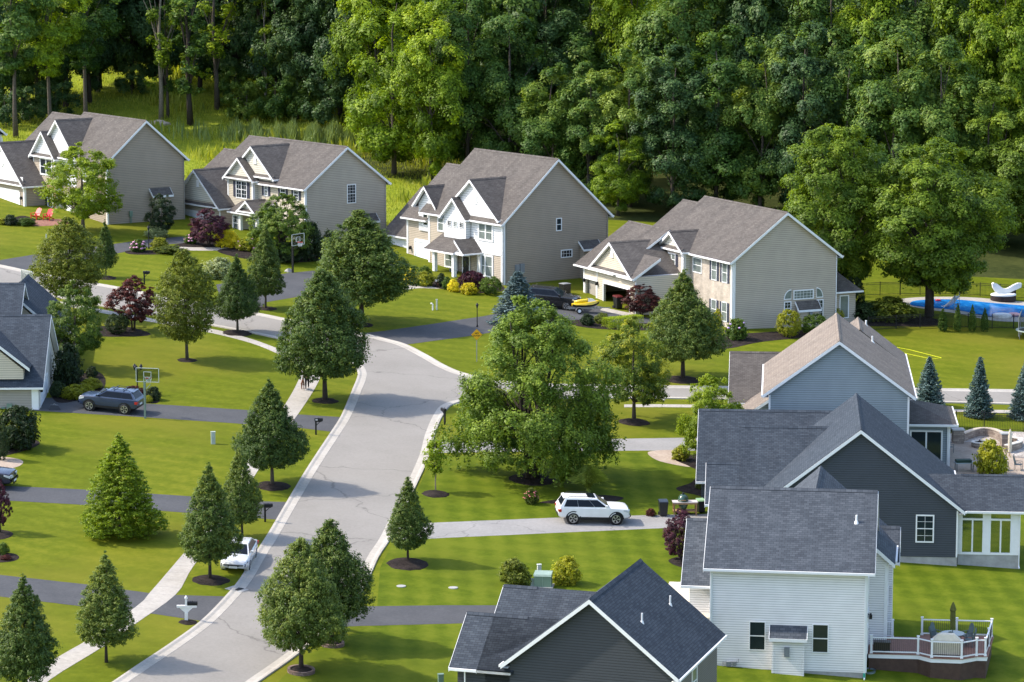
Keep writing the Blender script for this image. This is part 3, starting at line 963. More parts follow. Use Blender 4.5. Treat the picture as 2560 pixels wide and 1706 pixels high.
b = MB(); b.box(x - .16, x + .16, -.2, 0, z - .25, z + .3); b.tube([(x + .06, -.08, z - .2), (x + .06, -.08, -.9)], .04); b.tube([(x - .06, -.08, z - .2), (x - .06, -.08, -.9)], .03)
b.build('meter_box', GREENBOX, h.root)
h1 = h

# ------------------------------------------------------------ second house
h = House('house', 'cream fronted tan house, second from left in the back row, behind a purple tree', (-20.1, 300.2), 9.4, 38.5)
sl = .743
h.body('y', 0, 13.1, 0, 5.5, 4.83, 5.5 + 4.83 * sl, 9.66, 5.5, S_TAN)
h.roof('y', -.36, 13.3, (-.4, 5.65 - .4 * sl), (4.83, 5.65 + 4.83 * sl), (10.06, 5.65 - .4 * sl), SH_BROWN)
h.body('y', 13, 17.8, .8, 5.3, 5.6, 8.85, 10.4, 5.3, S_TAN)
h.roof('y', 12.9, 18.1, (.4, 5.17), (5.6, 9.03), (10.8, 5.17), SH_BROWN)
h.body('y', 13, 20.2, -1.5, 2.65, 4.8, 7.3, 11, 2.65, S_TAN)
h.roof('y', 12.9, 21.6, (-1.9, 2.55), (4.8, 7.5), (11.4, 2.55), SH_BROWN)
h.slab('F', 0, .02, 9.0, -1, 5.45, S_CREAM, 0, .02)
h.gable(-.03, 8.95, 3.55, 6.2, 8.92, 4.3, S_CBOARD, SH_BROWN, z0=5.2, pent=True)
h.vent('F', -.04, 8.6, 7.55)
h.gable(-.6, 10.5, 2.3, 5.85, 7.7, 4.5, S_CBOARD, SH_BROWN)
h.slab('F', -.6, 8.2, 12.75, -1.0, 5.5, S_CREAM, 0, .03)
h.board('F', -.63, 12.55, 12.75, -1, 5.5); h.board('F', -.63, 8.16, 8.38, -1, 5.5); h.slab('G', 8.2, -.6, -.42, -1, 5.5, WHITE, -.01, .04, 'corner_board')
h.window('F', -.63, 9.25, 11.2, 3.6, 5.4, 2, 2, .1, grid=(4, 4)); h.shutters('F', -.63, 9.25, 11.2, 3.7, 5.3, .48)
for (a, c_) in ((6.4, 7.1), (3.35, 4.25), (1.1, 1.95)):
    h.window('F', -.02, a, c_, 4.1, 5.3, 1, 2, .08, grid=(2, 4)); h.shutters('F', -.02, a, c_, 4.15, 5.2, .36)
h.board('F', -.02, 0, .16, -1.4, 5.45); h.board('G', 0, 0, .13, -1.4, 5.4)
# porch with its own little gable
h.roof('y', 4.9, 10.2, (-2.35, 2.5), (0, 3.72), (2.35, 2.5), SH_BROWN, slopes=(True, False), cap=False)
h.gable(-2.05, 6.95, 1.35, 2.85, 3.78, 2.2, S_CBOARD, SH_BROWN, over=.3, z0=2.4, pent=True)
b = MB(); b.box(-2.0, 0, 8.6, 10.0, -1, 2.42); b.build('wall', S_CREAM, h.root)
h.window('F', -2.0, 8.75, 9.75, .5, 2.15, 1, 2, .1, grid=(3, 4))
for y in (8.45, 5.5):
    h.slab('F', -2.05, y - .14, y + .14, -1, 2.45, WHITE, -.24, .04, 'porch_post')
h.slab('F', -2.05, 5.3, 8.6, 2.25, 2.5, WHITE, -.2, .05, 'porch_beam')
h.door('F', -.02, 6.6, 7.6, .1, 2.2, BLACK); h.window('F', -.02, 5.3, 6.3, .2, 2.1, 1, 2, .1)
# garage wing
h.body('x', -2.4, 3, 11.45, 2.7, 15.8, 6.1, 20.1, 2.7, S_TAN)
h.gable(-2.4, 15.8, 4.25, 2.9, 6.2, 6.5, S_CBOARD, SH_BROWN, body=False, over=.35)
b = MB(); b.prism([(11.9, 3.1), (19.7, 3.1), (15.8, 5.95)], -2.45, -2.3, 'x'); b.build('wall', S_CBOARD, h.root)
h.vent('F', -2.45, 15.4, 4.85)
h.garage('F', -2.4, 13.2, 18.3, -.6, 1.75); h.lantern('F', -2.4, 19.2, 1.35)
h.board('F', -2.4, 19.95, 20.12, -1.5, 2.6); h.board('F', -2.4, 11.43, 11.6, -1.5, 2.6)
h.roof('y', 11.3, 11.55, (-2.75, 2.65), (0, 2.9), (2, 2.6), SH_BROWN, slopes=(True, False), cap=False, trim=False)
x0, z0 = h.Y(k2(1845, 585), 0); x1, z1 = h.Y(k2(1938, 775), 0)
h.window('G', 0, x0, x1, z1, z0, 1, 2, .09, grid=(3, 6))
h.bump(0, h.Y(k2(1965, 960), 0)[0], h.Y(k2(2125, 960), 0)[0], .5, 2.45, 1.75, S_TAN, SH_BROWN)
h.spout(9.62, -.06, -1, 5.3, mat('tan_spout', (0.4, 0.36, 0.3)))
h2 = h

# ------------------------------------------------------------ third house
h = House('house', 'taupe house with tall white front gable and white porch posts, third in the back row', (-.8, 284), 7.35, 36.5)
sl = .875
W_ = 12.25
h.body('y', 0, 11.95, 0, 6.0, W_ / 2, 6.0 + W_ / 2 * sl, W_, 6.0, S_TAUPE)
h.roof('y', -.36, 13.0, (-.4, 6.2 - .4 * sl), (W_ / 2, 6.2 + W_ / 2 * sl), (W_ + .4, 6.2 - .4 * sl), SH_BROWN)
h.body('y', 11.9, 16.5, .6, 5.25, 5.6, 9.6, 10.6, 5.25, S_TAN)
h.roof('y', 12.6, 16.9, (.15, 5.0), (5.6, 9.85), (11.0, 5.0), SH_BROWN)
h.body('y', 16.4, 22.0, 2.0, 2.95, 6.3, 6.7, 10.6, 2.95, S_TAN)
h.roof('y', 16.4, 22.4, (1.55, 2.75), (6.3, 6.95), (11.0, 2.75), SH_BROWN)
h.slab('F', 0, 8.6, 11.95, -1.2, 6.0, S_TAN, 0, .02)
h.slab('F', 0, .1, 5.0, -1.2, 2.9, S_TAN, 0, .03)
h.slab('F', 0, .1, 5.0, 2.9, 6.2, S_WBOARD, 0, .04)
h.gable(-.04, 4.8, 4.05, 6.45, 9.6, 4.6, S_WBOARD, SH_BROWN, z0=5.6, pent=False)
h.slab('F', -.04, .1, 5.0, 2.82, 3.02, WHITE, 0, .05, 'trim_band')
b = MB(); b.prism([(4.08, 7.3), (4.57, 7.3)] + [(4.325 + math.cos(PI * k / 8) * .245, 8.0 + math.sin(PI * k / 8) * .245) for k in range(9)], -.1, -.04, 'x'); b.build('gable_vent', WHITE, h.root)
h.board('F', -.05, .02, .26, -1.4, 6.1); h.board('G', 0, 0, .2, -1.4, 6.0)
h.slab('F', -.03, .1, 5, -1.4, .5, STONE, 0, .05)
h.window('F', -.06, 1.5, 3.85, 4.0, 5.7, 2, 2, .17, glass=CURT); h.window('F', -.05, 1.5, 4.0, .62, 2.75, 2, 2, .17)
# small white bay with three little windows
h.gable(-.6, 6.85, 1.75, 6.15, 7.75, 2.8, S_WBOARD, SH_BROWN, over=.35, z0=3.9, pent=False)
for k in range(3):
    h.window('F', -.6, 5.45 + k * .97, 6.1 + k * .97, 4.95, 5.55, 1, 1, .06, grid=(2, 3))
h.window('F', -.03, 9.4, 10.45, 4.2, 5.85, 1, 2, .13); h.board('F', -.02, 11.75, 11.95, -1.2, 6.0)
h.gable(.45, 12.75, 1.55, 6.75, 8.3, 4.0, S_WBOARD, SH_BROWN, over=.4, front=.5, z0=3.9, pent=False, gut=(False, True))
h.window('F', .45, 12.7, 13.6, 4.4, 5.95, 1, 2, .11)
h.slab('F', .6, 11.95, 16.5, -1.2, 5.2, S_TAN, 0, .02); h.board('F', .58, 16.25, 16.5, -1.2, 5.0); h.slab('G', 11.95, -.03, .1, -1.2, 6.0, WHITE, -.1, .03, 'corner_board')
h.garage('F', .58, 12.95, 15.1, .05, 2.75); h.lantern('F', .58, 15.8, 2.0)
h.slab('F', .58, 15.3, 16.5, -1.2, .95, STONE, 0, .07)
h.slab('F', 0, 9.1, 11.8, -1.2, .75, STONE, 0, .07)
h.garage('F', 2.0, 17.6, 21.35, -.3, 2.3); h.board('F', 2, 21.8, 22.02, -1.2, 2.7); h.board('F', 2, 16.5, 16.6, -1.2, 2.7); h.lantern('F', 2, 21.6, 1.7)
# porch
r = h.roof('y', 4.6, 9.5, (-2.35, 2.85), (0.05, 4.2), (2.4, 2.85), SH_BROWN, slopes=(True, False), cap=False, rakes=(True, True))
h.roof('x', -2.3, 0, (3.2, 2.9), (4.62, 4.1), (6, 2.9), SH_BROWN, slopes=(True, False), cap=False, rakes=(True, False))
for y in (8.1, 5.0):
    b = MB(); b.box(-2.2, -1.86, y - .17, y + .17, -1.2, 2.75); b.box(-2.25, -1.81, y - .22, y + .22, 2.55, 2.75); b.box(-2.25, -1.81, y - .22, y + .22, -1.2, .2)
    b.build('porch_post', WHITE, h.root)
for y in (3.4, 7.3):
    h.slab('F', -.25, y - .14, y + .14, -1.2, 2.7, WHITE, -.2, .03, 'porch_post')
h.slab('F', -2.2, 3.3, 9.3, 2.68, 2.9, WHITE, -.3, .02, 'porch_beam')
b = MB(); b.box(-2.3, 0, 3.2, 9.2, -1.4, .05); b.build('porch_floor', CONC, h.root)
h.door('F', -.05, 5.3, 6.3, .1, 2.25, mat('black_door', (.015, .017, .02), .4)); h.window('F', -.04, 8.0, 9.3, .9, 2.4, 1, 2, .14)
x = [h.Y(k3(*p), 0) for p in ((1725, 768), (1780, 890), (1772, 1080), (1882, 1148))]
h.window('G', 0, x[0][0], x[1][0], x[1][1], x[0][1], 1, 2, .08)
h.window('G', 0, x[2][0], x[3][0], x[3][1], x[2][1], 1, 1, .08, grid=(4, 2))
h.bump(0, 8.95, 10.85, .62, 3.65, 2.95, S_TAUPE, SH_BROWN)
x = h.Y(k3(1370, 1265), -.1)
b = MB(); b.box(x[0] - .5, x[0] - .02, -.14, 0, x[1] - .42, x[1] + .4); b.box(x[0] + .03, x[0] + .5, -.2, 0, x[1] - .35, x[1] + .45); b.build('meter_box', mat('grey_meter', (.2, .22, .24)), h.root)
h.spout(W_ - .06, -.06, -1.2, 5.9, mat('taupe_spout', (0.3, 0.27, 0.23))); h.spout(.32, -.06, -1.2, 5.9, mat('taupe_spout', (0.3, 0.27, 0.23)))
h3 = h

# ------------------------------------------------------------ fourth house, with the open garage
h = House('house', 'greige house with brick front and open garage, rightmost of the back row', (19.3, 268.9), 5.4, 25.5)
sl = .727
W_, E_ = 10.6, 6.5
def x4(p, c_): return h.X(k4(*p), c_)
h.body('y', 0, 14.5, 0, E_ - .15, W_ / 2, E_ - .15 + W_ / 2 * sl, W_, E_ - .15, S_GREIGE)
h.roof('y', -.36, 14.7, (-.4, E_ - .4 * sl), (W_ / 2, E_ + W_ / 2 * sl), (W_ + .4, E_ - .4 * sl), SH_BROWN)
h.body('y', 14.3, 19.5, 1.2, 6.1, 5.9, 9.3, 10.6, 6.1, S_GREIGE)
h.roof('y', 14.3, 19.9, (.8, 5.8), (5.9, 9.5), (11, 5.8), SH_BROWN)
h.slab('F', 0, .1, 14.4, -1.6, E_ - .2, BRICK, 0, .025)
bx = -.75
pk = x4((900, 345), bx); tL = x4((790, 465), bx); tR = x4((995, 512), bx)
hf = (tL[0] - tR[0]) / 2 - .4
h.gable(bx, (tL[0] + tR[0]) / 2, hf, E_ + .05, pk[1], 5.0, S_CBOARD, SH_BROWN)
yc = (tL[0] + tR[0]) / 2
h.slab('F', bx, yc - hf, yc + hf, -1.6, E_ - .2, BRICK, 0, .03)
for y in (yc - hf, yc + hf):
    h.board('F', bx - .03, y - .2, y + .2, -1.5, E_ - .15)
h.slab('G', yc - hf, bx, bx + .3, -1.5, E_ - .15, WHITE, -.01, .04, 'corner_board')
w0 = x4((900, 520), bx); w1 = x4((980, 640), bx)
h.window('F', bx - .03, yc - .75, yc + .75, w1[1], w0[1], 2, 2, .09, glass=CURT); h.shutters('F', bx - .03, yc - .75, yc + .75, w1[1], w0[1] - .05, .42)
h.window('F', bx - .03, yc - .75, yc + .75, .6, 2.4, 2, 2, .09, glass=CURT)
for (p, q) in (((1060, 545), (1130, 685)),):
    a, c_ = x4(p, 0), x4(q, 0)
    h.window('F', -.02, a[0], c_[0], c_[1], a[1], 1, 2, .09, glass=CURT)
for (zz) in ((4.2, 6.0), (.75, 2.5)):
    h.window('F', -.02, .85, 1.8, zz[0], zz[1], 1, 2, .07, glass=CURT); h.shutters('F', -.02, .85, 1.8, zz[0], zz[1] - .03, .34)
    h.window('F', -.02, 2.75, 3.7, zz[0], zz[1], 1, 2, .07, glass=CURT); h.shutters('F', -.02, 2.75, 3.7, zz[0], zz[1] - .03, .34)
h.board('F', -.02, 0, .2, -1.6, E_ - .2); h.board('G', 0, 0, .16, -1.6, E_ - .2)
h.slab('F', -.03, .3, 8, E_ - .45, E_ - .2, WHITE, 0, .04, 'trim_band')
# garage: a real room with its two openings, the near one a double width
gx = -5.6
q = {n: h.X(k4(*p), gx) for n, p in dict(pk=(420, 430), tR=(588, 708), tL=(250, 625), d0=(350, 755), d0b=(350, 945), d1=(555, 800), mid=(297, 665), d2L=(205, 700), d2R=(290, 715), cR=(605, 720), cL=(190, 620), eL=(140, 590)).items()}
gy0, gy1, gy2 = q['cR'][0], q['mid'][0], q['cL'][0]
gb = q['d0b'][1]; gt = q['d0'][1] - .05; ge = q['cR'][1] + .1
b = MB()
def fw(a0, a1, z0, z1, x0=gx): b.box(x0, x0 + .18, a0, a1, z0, z1)
fw(gy0, q['d1'][0], -1.8, ge); fw(q['d0'][0], q['d2R'][0], -1.8, ge); fw(q['d2L'][0], gy2, -1.8, ge)
fw(q['d1'][0], q['d0'][0], gt, ge); fw(q['d2R'][0], q['d2L'][0], gt, ge)
b.box(gx + .18, 1.0, gy0, gy0 + .15, -1.8, ge); b.box(gx + .18, 1.5, gy2 - .15, gy2, -1.8, ge); b.box(1.0, 1.15, gy0, gy2, -1.8, ge)
b.build('wall', S_CREAM, h.root)
b = MB(); b.box(gx - .25, 1.0, gy0 + .15, gy2 - .15, gb - .25, gb + .02); b.build('garage_floor', CONC, h.root)
b = MB(); b.box(gx + .18, 1.0, gy0 + .15, gy2 - .15, ge - .06, ge); b.build('ceiling', mat('white_ceiling', (.7, .7, .7)), h.root)
f = MB()
for (a0, a1) in ((q['d1'][0], q['d0'][0]), (q['d2R'][0], q['d2L'][0])):
    h.sl(f, 'F', gx, a0 - .12, a0, gb, gt + .3, -.02, .06); h.sl(f, 'F', gx, a1, a1 + .12, gb, gt + .3, -.02, .06); h.sl(f, 'F', gx, a0, a1, gt, gt + .32, -.02, .06)
f.build('door_frame', WHITE, h.root)
h.slab('F', gx + .3, q['d2R'][0] - .1, q['d2L'][0] + .1, gb, gt, mat('tan_door', (.36, .33, .29), .5), -.05, .0, 'garage_door')
gc = (q['tR'][0] + q['tL'][0]) / 2; gh = (q['tL'][0] - q['tR'][0]) / 2 - .35
h.gable(gx, gc, gh, ge + .15, q['pk'][1], 9.0, S_CBOARD, SH_BROWN, body=False, over=.35)
b = MB(); b.prism([(gc - gh + .4, ge + .2), (gc + gh - .4, ge + .2), (gc, q['pk'][1] - .3)], gx - .04, gx + .1, 'x'); b.build('wall', S_CREAM, h.root)
h.vent('F', gx - .04, gc, q['pk'][1] - 1.0, .5, .7)
h.roof('y', gc - 1, q['eL'][0], (gx - .35, ge - .1), (gx + 5.3, ge + 3.6), (gx + 11, ge - .1), SH_BROWN)
b = MB(); b.prism([(gx + .2, ge - .2), (gx + 10, ge - .2), (gx + 5.3, ge + 3.3)], gc, q['cL'][0] - .02, 'y'); b.build('wall', S_CREAM, h.root)
h.roof('y', gy0 - .1, gy0 + 3, (gx - .35, ge - .12), (gx + 2.4, ge + 1.6), (gx + 6, ge), SH_BROWN, slopes=(True, False), cap=False)
h.lantern('F', gx, gy1 - .15, gb + 1.95); h.lantern('F', gx, gy2 - .35, gb + 1.95)
h.board('F', gx, gy0 - .02, gy0 + .14, -1.5, ge - .1); h.board('F', gx, gy2 - .16, gy2 + .02, -1.5, ge - .1); h.board('F', gx, gy1 - .07, gy1 + .07, gb, ge - .1)
# gable wall: arched window group over a little shed bay
y4 = lambda p: h.Y(k4(*p), 0)
m0, m1 = y4((1855, 815)), y4((2015, 880))
h.window('G', 0, m0[0], m1[0], m1[1], m0[1], 1, 1, .09, grid=(6, 3), glass=CURT)
for (p, q_, sg) in (((1780, 825), (1836, 886), -1), ((2038, 805), (2090, 870), 1)):
    a, c_ = y4(p), y4(q_)
    zb_, wd = c_[1], c_[0] - a[0]
    cx_ = c_[0] if sg < 0 else a[0]
    hh = a[1] - c_[1] + .15
    arc = lambda k: [(cx_ + sg * math.cos(t_) * (wd - k), zb_ + k + math.sin(t_) * (hh - 2 * k)) for t_ in [PI / 2 * i / 9 for i in range(10)]] + [(cx_ + sg * k * .6, zb_ + k)]
    b = MB(); b.prism(arc(0), -.05, .02, 'y'); wn = b.build('window', WHITE, h.root)
    b = MB(); b.prism(arc(.08), -.062, -.04, 'y'); b.build('pane', CURT, wn)
for (p, q_) in (((1780, 905), (1836, 985)), ((2040, 888), (2091, 1000))):
    a, c_ = y4(p), y4(q_)
    h.window('G', 0, a[0], c_[0], c_[1] - .3, a[1], 1, 2, .08, grid=(2, 4))
a, c_ = y4((1885, 905)), y4((2032, 962))
h.bump(0, a[0], c_[0], .45, a[1] + .05, c_[1] + .1, S_GREIGE, SH_BROWN)
a = y4((1970, 990)); h.slab('G', -.45, a[0] - .14, a[0] + .14, a[1] - .25, a[1] + .3, mat('grey_meter', (.2, .22, .24)), 0, .16, 'meter_box')
a, c_ = y4((1500, 1130)), y4((1760, 1150))
h.slab('G', 0, .3, 6, -2.2, a[1] + .05, CONC, 0, .05, 'foundation')
h.spout(W_ - .05, -.06, -1.4, E_ - .3); h.spout(.2, -.07, -1.4, E_ - .3)
# sun room on the back
h.body('y', .6, 6.0, 10.5, 3.0, 11.8, 3.2, 13.0, 2.9, S_GREIGE, name='wall')
b = MB(); q3 = [(10.62, .15, 2.9), (13.4, .15, 2.9), (13.4, 6.5, 2.9), (10.62, 6.5, 2.9), (10.62, 3.4, 5.7)]
b.poly([q3[0], q3[1], q3[4]], uv=[(0, 0), (2.8, 0), (0, 4.2)]); b.poly([q3[1], q3[2], q3[4]], uv=[(0, 0), (6.3, 0), (3.2, 4)]); b.poly([q3[2], q3[3], q3[4]], uv=[(0, 0), (2.8, 0), (2.8, 4.2)]); b.poly([(v_[0], v_[1], v_[2] - .04) for v_ in q3[:4]])
r = b.build('roof', SH_BROWN, h.root)
f = MB(); f.box(10.62, 13.5, .05, .14, 2.74, 2.88); f.box(13.41, 13.5, .14, 6.5, 2.74, 2.88); f.build('fascia', WHITE, r)
h.window('G', .6, 11.3, 12.3, .4, 2.5, 1, 1, .1)
h4 = h
# ------------------------------------------------------------ white house
h = House('house', 'white sided house with grey roof and a wooden deck on its right side', (20.3, 172.85), -.22, -7.9)
nw = h
sl = .79
WH2 = S_WHITE
h.body('x', -9, 0, 0, 6.42, 4.5, 6.42 + 4.5 * sl, 9, 6.42, WH2, z0=.35)
b = MB(); b.box(-8.98, -.02, .02, 9, -1.2, .36); b.build('foundation', CONC, h.root)
h.roof('x', -9.35, .42, (-.42, 6.5 - .42 * sl + .15), (4.5, 6.55 + 4.5 * sl), (9.42, 6.5 - .42 * sl + .15), SH_GREY)
h.board('G', 0, -9.0, -8.84, .35, 6.2, .03); h.board('G', 0, -.16, 0, .35, 6.2, .03); h.board('R', 0, 0, .16, .35, 6.3, .03)
h.board('G', 0, -8.84, -.16, 6.12, 6.35, .03, 'frieze_board')
# rear wing, wider to the right
h.body('y', 3.9, 11.6, -7.5, 6.1, -3.2, 6.2 + 4.3 * sl, 1.05, 6.1, WH2, z0=.35)
b = MB(); b.box(-7.4, 1.03, 3.92, 11.5, -1.2, .36); b.build('foundation', CONC, h.root)
h.roof('y', 4.5, 12.0, (-7.9, 5.95), (-3.2, 10.02), (1.5, 5.95), SH_GREY, rakes=(False, True))
b = MB(); zq = lambda x: 10.02 - (x + 3.2) * .866
pq = [(.2, 3.55, zq(.2)), (1.5, 3.55, zq(1.5)), (1.5, 4.5, zq(1.5)), (.2, 4.5, zq(.2))]
b.poly(pq, uv=[(0, 1.7), (0, 0), (1, 0), (1, 1.7)]); b.poly([(v_[0], v_[1], v_[2] - .15) for v_ in pq]); r = b.build('roof', SH_GREY, h.root)
f = MB(); f.hexa([(.2, 3.52, zq(.2) - .24), (1.5, 3.52, zq(1.5) - .24), (1.5, 3.55, zq(1.5) - .24), (.2, 3.55, zq(.2) - .24), (.2, 3.52, zq(.2)), (1.5, 3.52, zq(1.5)), (1.5, 3.55, zq(1.5)), (.2, 3.55, zq(.2))]); f.build('fascia', WHITE, r)
h.board('G', 3.9, .9, 1.06, .35, 5.95, .03); h.board('R', 1.05, 3.9, 4.05, .35, 5.9, .03); h.board('R', 1.05, 11.4, 11.6, .35, 5.9, .03)
h.body('x', 0, 1.3, 8.4, 5.2, 9.9, 6.6, 11.4, 5.2, WH2, z0=.4)
h.roof('x', -1, 1.7, (8.0, 5.1), (9.9, 6.85), (11.8, 5.1), SH_GREY)
for (p, q) in (((-6.72, 3.18), (-5.77, 1.46)), ((-3.10, 3.14), (-2.16, 1.44))):
    h.window('G', 0, p[0], q[0], q[1], p[1], 1, 2, .055, glass=GLASS)
h.bump(0, -5.32, -3.58, .55, 3.0, 2.42, WH2, SH_GREY, z0=.18)
h.slab('G', -.55, -4.66, -4.36, 1.3, 1.85, mat('grey_meter', (.2, .22, .24)), 0, .14, 'flue_cap')
for (y0, y1, z0, z1) in ((.6, 1.5, 1.3, 2.9), (.9, 1.5, 4.3, 5.7), (2.7, 3.5, 4.3, 5.8)):
    h.window('R', 0, y0, y1, z0, z1, 1, 2, .08)
for (y0, y1, z0, z1) in ((5.2, 6.3, 4.2, 5.7), (7.8, 8.8, 2.5, 3.6)):
    h.window('R', 1.05, y0, y1, z0, z1, 1, 2, .08)
h.door('R', 0, 2.6, 3.6, 1.05, 3.2, mat('pale_door', (.6, .6, .58), .4)); h.lantern('R', 0, 2.3, 3.1)
h.spout(-8.95, -.06, .1, 6.0); h.spout(-.1, -.06, .1, 6.0)
b = MB(); b.tube([(-.1, -.08, .35), (-.1, -.08, -.1)], .07); b.build('downspout', mat('green_pipe', (.05, .35, .25)), h.root)
h.pipe(-.75, 2.55, 6.6 + 2.55 * sl, .42, .06)
# low garage wing at the left rear
h.body('y', 1.2, 10, -12.2, 3.0, -8, 3.0, -7, 3.0, S_CREAM, z0=-1)
b = MB()
b.hexa([(-10.6, .6, 5.85), (-8.7, .6, 5.85), (-8.7, 5.2, 9.0), (-10.6, 5.2, 9.0), (-10.6, .6, 6), (-8.7, .6, 6), (-8.7, 5.2, 9.1), (-10.6, 5.2, 9.1)]) if False else None
h.body('x', -10.35, -8.8, 2.2, 5.8, 4.9, 8.0, 7.8, 5.8, WH2, z0=-1)
r = h.roof('x', -10.75, -8.7, (1.0, 4.95), (4.9, 8.05), (8.8, 4.95), SH_GREY)
h.window('G', 1.2, -11.0, -10.0, .3, 2.2, 1, 1, .1); h.lantern('G', 1.2, -11.8, 1.8)
# gas meter pipes, window wells
b = MB()
b.tube([(-8.2, -.12, .3), (-8.2, -.12, .75), (-7.3, -.12, .75), (-7.3, -.12, .95)], .03)
b.box(-8.0, -7.75, -.25, -.02, .5, .78); b.box(-7.6, -7.42, -.25, -.02, .55, .8)
b.build('gas_meter', mat('grey_meter', (.2, .22, .24)), h.root)
WELL = mat('blue_corrugated_metal', (.28, .36, .42), .35, .15, metal=.6)
def well(x, y, rz, label):
    q = h.out(x, y, -.55)
    b = MB()
    n = 14
    for j in range(6):
        for k in range(n):
            a0, a1 = PI * k / n, PI * (k + 1) / n
            r0, r1 = (.5, .53) if j % 2 else (.53, .5)
            z0_, z1_ = j * .12, (j + 1) * .12
            P = [(math.cos(a0) * r0, -math.sin(a0) * r0, z0_), (math.cos(a1) * r0, -math.sin(a1) * r0, z0_), (math.cos(a1) * r1, -math.sin(a1) * r1, z1_), (math.cos(a0) * r1, -math.sin(a0) * r1, z1_)]
            b.poly(P); b.poly([(p[0] * .93, p[1] * .93, p[2]) for p in P])
    o = b.build('window_well', WELL)
    o.location = q; o.rotation_euler = (0, 0, h.th + rz)
    tag(o, label, 'window well', 'corrugated window wells of the white house')
well(-6.0, -.02, 0, 'corrugated metal window well at the front foot of the white house')
well(.02, 1.4, PI / 2, 'corrugated metal window well beside the deck at the white house corner')

# deck with rails
WOODD = mat('brown_deck_boards', (.25, .125, .09), .7, .2, 6)
SKIRT = mat('dark_brown_skirt', (.075, .045, .034), .7, .2, 3)
dk = thing('deck', 'brown raised deck with white railings and bowed front', 'deck', nw.out(0, 0, 0), nw.th)
OUT = [(.06, 1.75), (2.95, 1.85), (3.7, 1.2), (5.45, 1.2), (6.35, 1.95), (6.95, 2.0), (7.35, 6.9), (3.05, 6.75), (3.0, 6.0), (.06, 5.9)]
FL = 1.05
b = MB(); b.prism(OUT, FL - .04, FL, 'z'); b.build('deck_floor', WOODD, dk)
IN = [(x * .985 + .03, y + (.05 if y < 3 else -.05)) for x, y in OUT]
b = MB(); b.prism(IN, FL - .28, FL - .045, 'z'); b.build('rim_board', WHITE, dk)
IN2 = [(x * .975 + .05, y + (.09 if y < 3 else -.09)) for x, y in OUT]
b = MB(); b.prism(IN2, -1.3, FL - .285, 'z'); b.build('skirt', SKIRT, dk)
b = MB()
for k in range(48):       # board gaps read as thin lines
    y = 1.3 + k * .115
b = None
def rail(P, posts=True, last=True):
    for i in range(len(P) - 1):
        a, c_ = Vector((*P[i], FL)), Vector((*P[i + 1], FL))
        r_ = MB()
        r_.bar(a + Vector((0, 0, .93)), c_ + Vector((0, 0, .93)), .08, .06); r_.bar(a + Vector((0, 0, .1)), c_ + Vector((0, 0, .1)), .05, .07)
        r_.build('railing', WHITE, dk)
        n = int((c_ - a).length / .115)
        s_ = MB()
        for k in range(1, n):
            q = a + (c_ - a) * k / n
            s_.bar(q + Vector((0, 0, .12)), q + Vector((0, 0, .91)), .02, .02)
        s_.build('baluster', mat('bronze_baluster', (.07, .055, .05), .5), dk)
    for i, p in enumerate(P if last else P[:-1]):
        b = MB(); b.box(p[0] - .06, p[0] + .06, p[1] - .06, p[1] + .06, FL - .02, FL + 1.04); b.box(p[0] - .085, p[0] + .085, p[1] - .085, p[1] + .085, FL + 1.04, FL + 1.1); b.box(p[0] - .085, p[0] + .085, p[1] - .085, p[1] + .085, FL - .02, FL + .08)
        b.build('post', WHITE, dk)
rail([(.25, 1.87), (2.93, 1.97), (3.72, 1.34), (5.42, 1.34), (6.28, 2.06), (6.78, 2.1), (7.0, 4.4), (7.2, 6.75), (5.15, 6.68), (3.12, 6.6)])
rail([(.85, 5.75), (1.4, 5.75)])
st = MB()
for k in range(4):
    st.box(1.5, 2.8, 6.1 + k * .28, 6.4 + k * .28, .75 - k * .25, .8 - k * .25)
st.build('stair', WOODD, dk)

# ------------------------------------------------------------ dark slate house with the sun room
g0 = gp(*c3(1885, 780))
h = House('house', 'dark slate blue house with broad gable and white framed sun room', g0, g0.z, -5)
nd = h
h.body('y', 0, 13.4, -12.72, 3.85, -6.36, 3.85 + 6.36 * .78, 0, 3.85, S_NAVY, z0=.6)
b = MB(); b.box(-12.6, -.02, .03, 13, -1.5, .61); b.build('foundation', CONC, h.root)
h.roof('y', -.34, 13.7, (-13.1, 3.75), (-6.36, 9.0), (.42, 3.72), SH_SLATE)
h.window('G', 0, -2.72, -1.53, 1.55, 3.4, 1, 2, .09, glass=GLASS, grid=(2, 4))
h.board('G', 0, -.1, 0, .6, 3.7, .02)
def side_wing(xl, xr, yr, zr, ye, ze, m=SH_SLATE, back=True):
    sl_ = (zr - ze) / (yr - ye)
    yb = 2 * yr - ye
    h.body('x', xl + .35, xr, ye + .4, ze + .15, yr, zr - .2, yb - .4, ze + .15, S_NAVY, z0=-1.5)
    h.roof('x', xl, xr, (ye, ze), (yr, zr), (yb, ze), m, rakes=(back, False))
side_wing(-17.3, -6.4, 16.1, 7.3, 10.8, 3.2)
side_wing(-14.2, -6.4, 8.8, 7.5, 3.4, 3.15, back=False)
side_wing(-16.5, -10, 6.3, 5.4, 3.4, 3.15)
